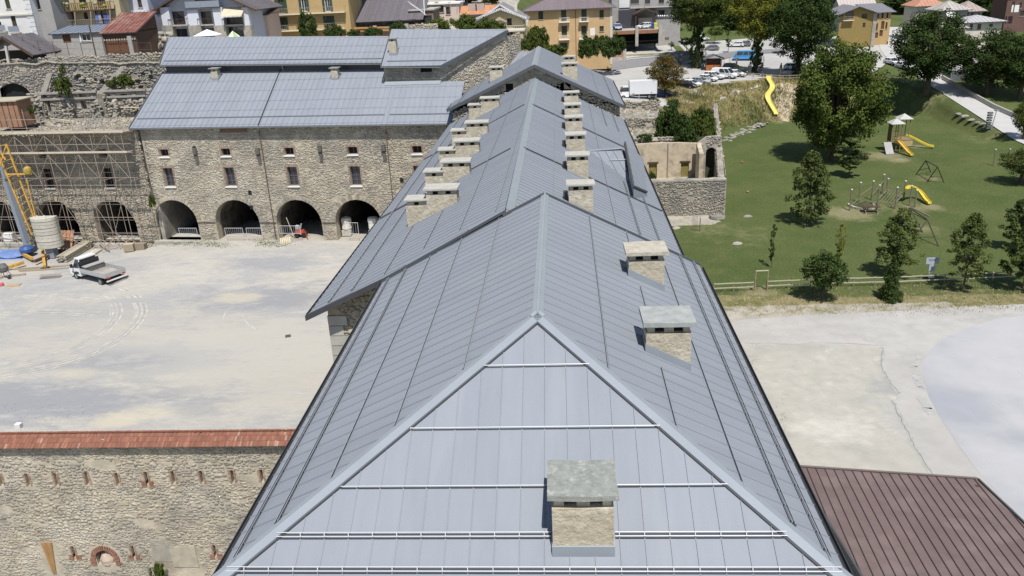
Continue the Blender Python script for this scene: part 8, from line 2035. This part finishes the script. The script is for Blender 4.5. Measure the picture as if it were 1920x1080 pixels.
# brick garden wall
GW = thing('brick_garden_wall', 'low brick and concrete garden wall below the dark hedge', 'wall', tuple(gnd(1130, 118)))
p, q = gnd(1096, 121), gnd(1171, 113); d = (q-p); d.z = 0; ln = d.length; d.normalize(); n_ = Vector((d.y, -d.x, 0)); n_ = n_ if n_.y < 0 else -n_
for z0_, z1_, m_, nm, t_ in ((-.5, 1.1, CONC, 'base_wall', .3), (1.103, 2.2, mat('garden_brick', (.36, .2, .15), .9, .15, 4), 'brick_panel', .22)):
    if nm == 'base_wall': wall(nm, m_, GW, p, d, n_, [(0, z0_), (ln, z0_), (ln, z1_), (0, z1_)], [], t_)
    else:
        for k in range(3): wall(nm, m_, GW, p, d, n_, [(ln*k/3+.15, z0_), (ln*(k+1)/3-.15, z0_), (ln*(k+1)/3-.15, z1_), (ln*k/3+.15, z1_)], [], t_)
for t_ in (0, 1): c = p.lerp(q, t_); MB().box(c.x-.35, c.y-.35, c.z-.5, c.x+.35, c.y+.35, c.z+(3.4 if t_ == 0 else 2.6)).build('gate_pier', CONC, GW)
put('lamp_post', 'thin pole in front of the brick garden wall', 'pole', MB().tube(gnd(1105, 119), aty(1106, 50, gnd(1105, 119).y), .07, 6), RS)
put('notice_board', 'pale notice board in front of the orange house', 'sign', MB().box(*(lambda a: (a.x-.55, a.y, a.z-1.2, a.x+.55, a.y+.08, a.z+.4))(aty(1111, 56, 191.5))), WHITE)
# hotel
T, x0, x1, z1 = house('hotel', 'long grey-white hotel with glazed ground floor and full-width balcony at the top', 1147, 1278, -40, 216, 14, GREY_R, 'flat', 1, .6, SLATE, wins=((1172, 4, 8, 7, 'white'), (1190, 2, 16, 9, 'plain'), (1214, 2, 10, 10, 'plain'), (1240, 1, 10, 11, 'plain'), (1265, 0, 10, 11, 'plain'), (1240, 24, 12, 9, 'plain'), (1262, 24, 8, 12, 'white'), (1178, 28, 12, 10, 'plain'), (1188, 28, 8, 10, 'plain')), z0=8)
balcony(T, 1182, 1280, 13, 216, 1.6, STEEL, mat('grey_slab', (.36, .36, .35), .8), .9)
a = aty(1161, -10, 215.8); b = aty(1180, 14, 215.8); MB().box(a.x, 215.8, b.z, b.x, 215.97, a.z+6).build('white_bay', WHT_R, T)
pp = aty(1211, 15, 211); MB().hull8([(pp.x-3.2, 211, pp.z-1.3), (pp.x, 211, pp.z), (pp.x+3.2, 211, pp.z-1.3), (pp.x+3.2, 211, pp.z-1.6), (pp.x, 211, pp.z-.35), (pp.x-3.2, 211, pp.z-1.6)], [(pp.x-3.2, 216, pp.z-1.3), (pp.x, 216, pp.z), (pp.x+3.2, 216, pp.z-1.3), (pp.x+3.2, 216, pp.z-1.6), (pp.x, 216, pp.z-.35), (pp.x-3.2, 216, pp.z-1.6)]).build('porch_roof', WOOD_D, T)
for s in (-2.4, 2.4): MB().box(pp.x+s-.12, 211.3, 8, pp.x+s+.12, 211.6, pp.z-1.25).build('porch_post', WOOD_D, T)
pa, pb = aty(1160, 40, 213), aty(1192, 40, 213); MB().box(pa.x, 212.5, 9, pb.x, 214.5, pa.z+2.6).build('veranda', mat('dark_glass_wall', (.05, .05, .06), .4), T)
for k in range(8): a = aty(1234+k*4, 30, 213); put('lamp_globe', 'white round lantern number in the row below the hotel windows', 'lantern', MB().lathe([(.05, -.25), (.25, 0), (.05, .25)], 8, tuple(a)), WHITE, group='white lanterns in a row outside the hotel')['label'] = 'white round lantern %s in the row outside the hotel' % ('at the left end', 'second from the left', 'third from the left', 'fourth from the left', 'fourth from the right', 'third from the right', 'second from the right', 'at the right end')[k]
# car deck
a = aty(1151, 80, 206); b = aty(1239, 80, 206); zd = aty(1195, 56, 206).z; zf = a.z
T = thing('car_deck', 'concrete car deck with brown beam over a dark open garage', 'garage', ((a.x+b.x)/2, 206, zf))
MB().box(a.x, 206, zd-.25, b.x+.5, 214.5, zd).build('deck', CONC, T); MB().box(a.x, 205.9, zd-.9, b.x, 205.995, zd-.1).build('edge_beam', mat('rust_beam', (.26, .13, .07), .8, .15), T)
for px_, w in ((1194, 5), (1238, 6)):
    c = aty(px_, 70, 205.5); MB().box(c.x-w/14, 205.3, zf-1, c.x+w/14, 205.89, zd+.9).build('pillar', CONC, T)
MB().box(a.x, 206.6, zf+.0, b.x, 213, zf+.06).build('floor', MATS.get('garage_shade') or mat('garage_shade', (.015, .015, .015), .9), T); MB().box(a.x, 210.5, zf-1, b.x, 210.9, zd-.26).build('back_wall', mat('garage_shade', (.015, .015, .015), .9), T); MB().box(a.x-.4, 206, zf-1, a.x, 214.5, zd-.26).build('side_wall', CONC, T); MB().box(b.x, 206.01, zf-1, b.x+.9, 206.5, zd-.26).build('side_wall', CONC, T)  # floor and back wall coloured near-black to paint the garage's shade
for px_, lb, pm, an in ((1158, 'pale blue car facing the edge of the concrete car deck', PLBL, -1.5), (1208, 'white car in the middle of the concrete car deck', PWHT, -2.6)):
    c = aty(px_, 49, 208.5); c.z = zd+.02; car(lb, c, an, 'hatch', pm)
for px_, cc2, lb in ((1224, (.03, .05, .25), 'dark blue bin on the car deck'), (1229, (.5, .5, .06), 'yellow-lidded bin next to the dark blue one')):
    c = aty(px_, 52, 207.2); c.z = zd+.01; m = MB(); m.hull8([(c.x-.3, c.y-.3, c.z), (c.x+.3, c.y-.3, c.z), (c.x+.3, c.y+.3, c.z), (c.x-.3, c.y+.3, c.z)], [(c.x-.38, c.y-.36, c.z+1.2), (c.x+.38, c.y-.36, c.z+1.2), (c.x+.38, c.y+.36, c.z+1.2), (c.x-.38, c.y+.36, c.z+1.2)]); m.hull8([(c.x-.4, c.y-.4, c.z+1.203), (c.x+.4, c.y-.4, c.z+1.203), (c.x+.4, c.y+.4, c.z+1.203), (c.x-.4, c.y+.4, c.z+1.203)], [(c.x-.35, c.y-.2, c.z+1.35), (c.x+.35, c.y-.2, c.z+1.35), (c.x+.35, c.y+.35, c.z+1.4), (c.x-.35, c.y+.35, c.z+1.4)]); put('bin', lb, 'bin', m, mat('bin%d' % px_, cc2, .6))
a = aty(1197, 45, 214.7); b = aty(1223, 45, 214.7); put('terrace_wall', 'cream retaining wall behind the white car on the car deck', 'wall', MB().box(a.x, 214.7, zd-3, b.x, 215.1, zd+2.2), mat('cream_wall', (.5, .46, .4), .9, .05))
# kiosk
g = gnd(1337, 131); T = thing('kiosk', 'small timber kiosk with dark gable roof and orange front', 'kiosk', tuple(g), -.1)
KO = mat('kiosk_orange', (.36, .12, .04), .8, .25, 3)
MB().box(-1.7, -1.4, 0, 1.7, 1.4, 1.2).build('counter', KO, T, world=False); MB().box(-1.6, -.6, 1.203, 1.6, 1.35, 2.4).build('cabin', WOOD_D, T, world=False)
for x in (-1.65, 1.65): MB().box(x-.08, -1.35, 1.203, x+.08, -1.2, 2.45).build('post', WOOD_D, T, world=False)
for s in (-1, 1): MB().hull8([(0, -1.9, 3.3), (s*2.3, -1.9, 2.4), (s*2.3, 1.8, 2.4), (0, 1.8, 3.3)], [(0, -1.9, 3.42), (s*2.3, -1.9, 2.5), (s*2.3, 1.8, 2.5), (0, 1.8, 3.42)]).build('roof_slope', SLATE, T, world=False)
g = gnd(1287, 122); T = thing('bus_shelter', 'dark hip-roofed shelter in the shade of the ivy-clad tree', 'shelter', tuple(g))
for x in (-1.6, 1.6):
    for y in (-1.2, 1.2): MB().box(x-.08, y-.08, 0, x+.08, y+.08, 2.3).build('post', WOOD_D, T, world=False)
MB().add([(-2.1, -1.7, 2.3), (2.1, -1.7, 2.3), (2.1, 1.7, 2.3), (-2.1, 1.7, 2.3), (0, 0, 3.3)], [(0, 1, 4), (1, 2, 4), (2, 3, 4), (3, 0, 4), (3, 2, 1, 0)]).build('roof', SLATE, T, world=False)
MB().box(-1.5, .6, .4, 1.5, 1.0, .46).build('bench', WOOD, T, world=False)
for px_, py_, h_, lb in ((1375, 118, 2.2, 'bus-stop frame right of the kiosk'), (1362, 124, 2.0, 'second thin frame beside the kiosk')):
    g = gnd(px_, py_); T = thing('frame_stand', lb, 'frame', tuple(g)); 
    for x in (-.6, .6): MB().box(x-.05, -.05, 0, x+.05, .05, h_).build('post', STEEL, T, world=False)
    MB().box(-.65, -.05, h_+.003, .65, .05, h_+.1).build('top_rail', STEEL, T, world=False)
# ochre villa
gz = gnd(1640, 78)
T, x0, x1, z1 = house('ochre_villa', 'mustard villa with grey roof and narrow shuttered windows right of the huge tree', 1634, 1672, 22, 222, 9, OCHRE, 'shed', 1.6, .9, mat('grey_villa_roof', (.2, .2, .22), .7, .08), wins=((1646, 30, 3.5, 9, 'brown'), (1655, 29, 3.5, 10, 'brown'), (1664, 29, 3.5, 9, 'brown'), (1644, 50, 3.5, 11, 'brown'), (1655, 47, 6, 13, 'door'), (1662, 48, 3.5, 11, 'brown'), (1643, 66, 6, 9, 'door'), (1652, 62, 6, 10, 'door')), z0=6)
ol_ = [(x0-8.6, 6), (x0-.02, 6), (x0-.02, z1), (x0-4.3, z1+1.6), (x0-8.6, z1)]
GV = []
for (cx_, cy_, w_, h_) in ((1621, 30, 10, 8), (1593, 28, 14, 12), (1579, 28, 4, 7), (1620, 47, 5, 8)):
    c = aty(cx_, cy_, 219.5); s = FPX/((c-Vector((0, 0, CAM_H))).dot(_fw)); GV.append((c.x-w_/s/2, c.z-h_/s/2, c.x+w_/s/2, c.z+h_/s/2))
GV = [g_ for g_ in GV if g_[0] > x0-8.5 and g_[2] < x0-.3]
wall('gable_wall', mat('shaded_mustard', (.24, .175, .06), .9, .06), T, (0, 219.5, 0), (1, 0, 0), (0, -1, 0), ol_, [rect(*g_) for g_ in GV], .3)  # render darkened: the gable's partial shade is put into its colour
for g_ in GV: fr = MB().box(g_[0]+.03, 219.65, g_[1]+.03, g_[2]-.03, 219.72, g_[3]-.03).build('window', WOOD_D, T); MB().box(g_[0]+.2, 219.62, g_[1]+.2, g_[2]-.2, 219.645, g_[3]-.2).build('pane', GLASS, fr)
for s_ in (-1, 1): q = [(x0-4.3, 218.3, z1+1.75), (x0-4.3+s_*5.3, 218.3, z1-.2), (x0-4.3+s_*5.3, 231, z1-.2), (x0-4.3, 231, z1+1.75)]; Slope(q, (1, 2) if s_ > 0 else (1, 2)).panels(T, .9, m=MATS['grey_villa_roof'], rib=.05)
balcony(T, 1582, 1602, 38, 219.5, 1.0, STEEL, CREAM, .9)
MB().box(x0-.3, 219.3, 6, x0+.6, 222, z1-.1).build('stone_corner', MORTAR2, T)
T, x0, x1, z1 = house('pale_house', 'pale roofed house at the top edge behind the ochre villa', 1577, 1640, 12, 250, 8, CREAM, 'gable_x', 2.6, .6, mat('pinkish_roof', (.42, .37, .34), .85, .08), wins=(), z0=8)
# cream houses at upper right
T, x0, x1, z1 = house('cream_house', 'cream house with scalloped grey roof and two white dishes above it', 1783, 1868-58, 52, 190, 8, TANR, 'hip', 1.6, .8, GRT, wins=(), z0=4)
for y0_, y1_ in ((76, 90), (104, 113)): a = aty(1800, y0_, 189.9); b = aty(1800, y1_, 189.9); MB().box(x0+.3, 189.85, b.z, x1-.2, 189.97, a.z).build('cream_band', mat('cream_bright', (.66, .62, .5), .9, .04), T)
T, x0, x1, z1 = house('cream_house', 'long cream house with pale flat-pitched roof partly behind the wide tree', 1812, 1880, 40, 196, 8, CREAM, 'hip', 1.2, .9, mat('pale_sheet_roof', (.4, .39, .4), .7, .08), wins=((1821, 50, 6, 9, 'brown'), (1836, 50, 7, 9, 'brown'), (1858, 47, 7, 5, 'brown'), (1817, 72, 6, 9, 'brown')), z0=4)
T, x0, x1, z1 = house('tiled_house', 'house with mottled pale tiles and reddish patches behind the dark tree', 1768, 1815, 18, 212, 8, GREY_R, 'hip', 2.0, .8, GRT, wins=((1794, 28, 3, 10, 'plain'),), z0=6)
T, x0, x1, z1 = house('tiled_house', 'grey house with brown hip roof right of the white dishes', 1812, 1842, 20, 214, 8, GREY_R, 'hip', 2.2, .9, mat('brown_pale_tiles', (.33, .27, .24), .85, .15), wins=((1814, 29, 4, 8, 'brown'), (1823, 28, 4, 8, 'brown'), (1835, 30, 5, 9, 'brown')), z0=6)
T, x0, x1, z1 = house('tiled_house', 'house with orange-red tile roof peeking above the large dark tree', 1720, 1770, 10, 225, 8, CREAM, 'hip', 2.4, .8, mat('salmon_tiles', (.42, .22, .15), .85, .2), wins=(), z0=6)
for px_, py_, lb in ((1779, 26, 'left white satellite dish above the cream house roof'), (1786, 28, 'right white satellite dish above the cream house roof')):
    c = aty(px_, py_, 196); T = thing('satellite_dish', lb, 'satellite dish', tuple(c)); m = MB(); m.lathe([(.02, 0), (.4, .04), (.62, .15), (.64, .18), (.35, .08), (.02, .04)], 12, M=Matrix.Translation(c) @ Matrix.Rotation(math.radians(78), 4, 'X')); m.build('dish', WHITE, T); MB().tube(c-Vector((0, -.2, 2.5)), c+Vector((0, .2, 0)), .06, 6).build('mast', STEEL, T)
T, x0, x1, z1 = house('brown_house', 'brown house with white laundry and red door at the top right corner', 1892, 1960, -14, 235, 8, mat('maroon_render', (.14, .08, .07), .9, .1), 'gable_x', 2, .8, SLATE, wins=((1900, 8, 5, 9, 'brown'), (1913, 10, 5, 9, 'brown'), (1916, 25, 7, 9, 'plain')), z0=8)
for px_, w in ((1898, 3), (1906, 8)): a = aty(px_, 16, 233.5); MB().box(a.x-w/14, 233.4, a.z-.9, a.x+w/14, 233.45, a.z+.9).build('laundry', WHITE, T)
put('utility_pole', 'tall grey utility pole in front of the brown house', 'pole', MB().tube(gnd(1896, 52), aty(1907, -20, gnd(1896, 52).y), .14, 7), CONC)
put('utility_pole', 'pale pole at the yard of the cream houses', 'pole', MB().tube(gnd(1797, 128), aty(1811, 56, gnd(1797, 128).y), .1, 7), RAIL)
# lane-side walls and fence on the right
p, q = gnd(1768, 147), gnd(1860, 175)
WL = thing('boundary_wall', 'grey boundary wall with mesh fence along the lane on the right', 'wall', tuple(gnd(1800, 150)))
pts_ = [gnd(*c_) for c_ in ((1766, 150), (1800, 170), (1835, 190), (1862, 205), (1900, 222))]
for a, b in zip(pts_, pts_[1:]): b_ = MB(); b_.hull8([a-Vector((0, 0, 1)), b-Vector((0, 0, 1)), b+Vector((.35, .2, -1)), a+Vector((.35, .2, -1))], [up3(a, .9), up3(b, .9), up3(b, .9)+Vector((.35, .2, 0)), up3(a, .9)+Vector((.35, .2, 0))]); b_.build('wall_length', CONC, WL)
MF = thing('mesh_fence', 'green and grey mesh fence at the foot of the cream house yard', 'fence', tuple(gnd(1820, 160)))
pa = [gnd(x, y) for x, y in ((1765, 148), (1782, 150), (1800, 152), (1818, 155), (1838, 158), (1862, 163))]
for k, (a, b) in enumerate(zip(pa, pa[1:])):
    MB().tube(a, up3(a, 2.1), .06, 5).build('post', STEEL, MF)
    w_ = MB(); d = (b-a).normalized(); w_.hull8([a, b, b+Vector((0, .05, 0)), a+Vector((0, .05, 0))], [up3(a, 1.9), up3(b, 1.9), up3(b, 1.9)+Vector((0, .05, 0)), up3(a, 1.9)+Vector((0, .05, 0))]); w_.build('panel', mat('green_screen', (.03, .07, .05), .8) if k in (0, 3) else mat('grey_screen', (.16, .18, .19), .8, .15, 3), MF)
put('yard_pad', 'x', 'x', MB(), CONC) if 0 else None
drape('house_yard', [tuple(gnd(x, y).xy) for x, y in ((1768, 140), (1775, 100), (1830, 98), (1850, 140))], .06, ASPH, res=3, kind='structure')
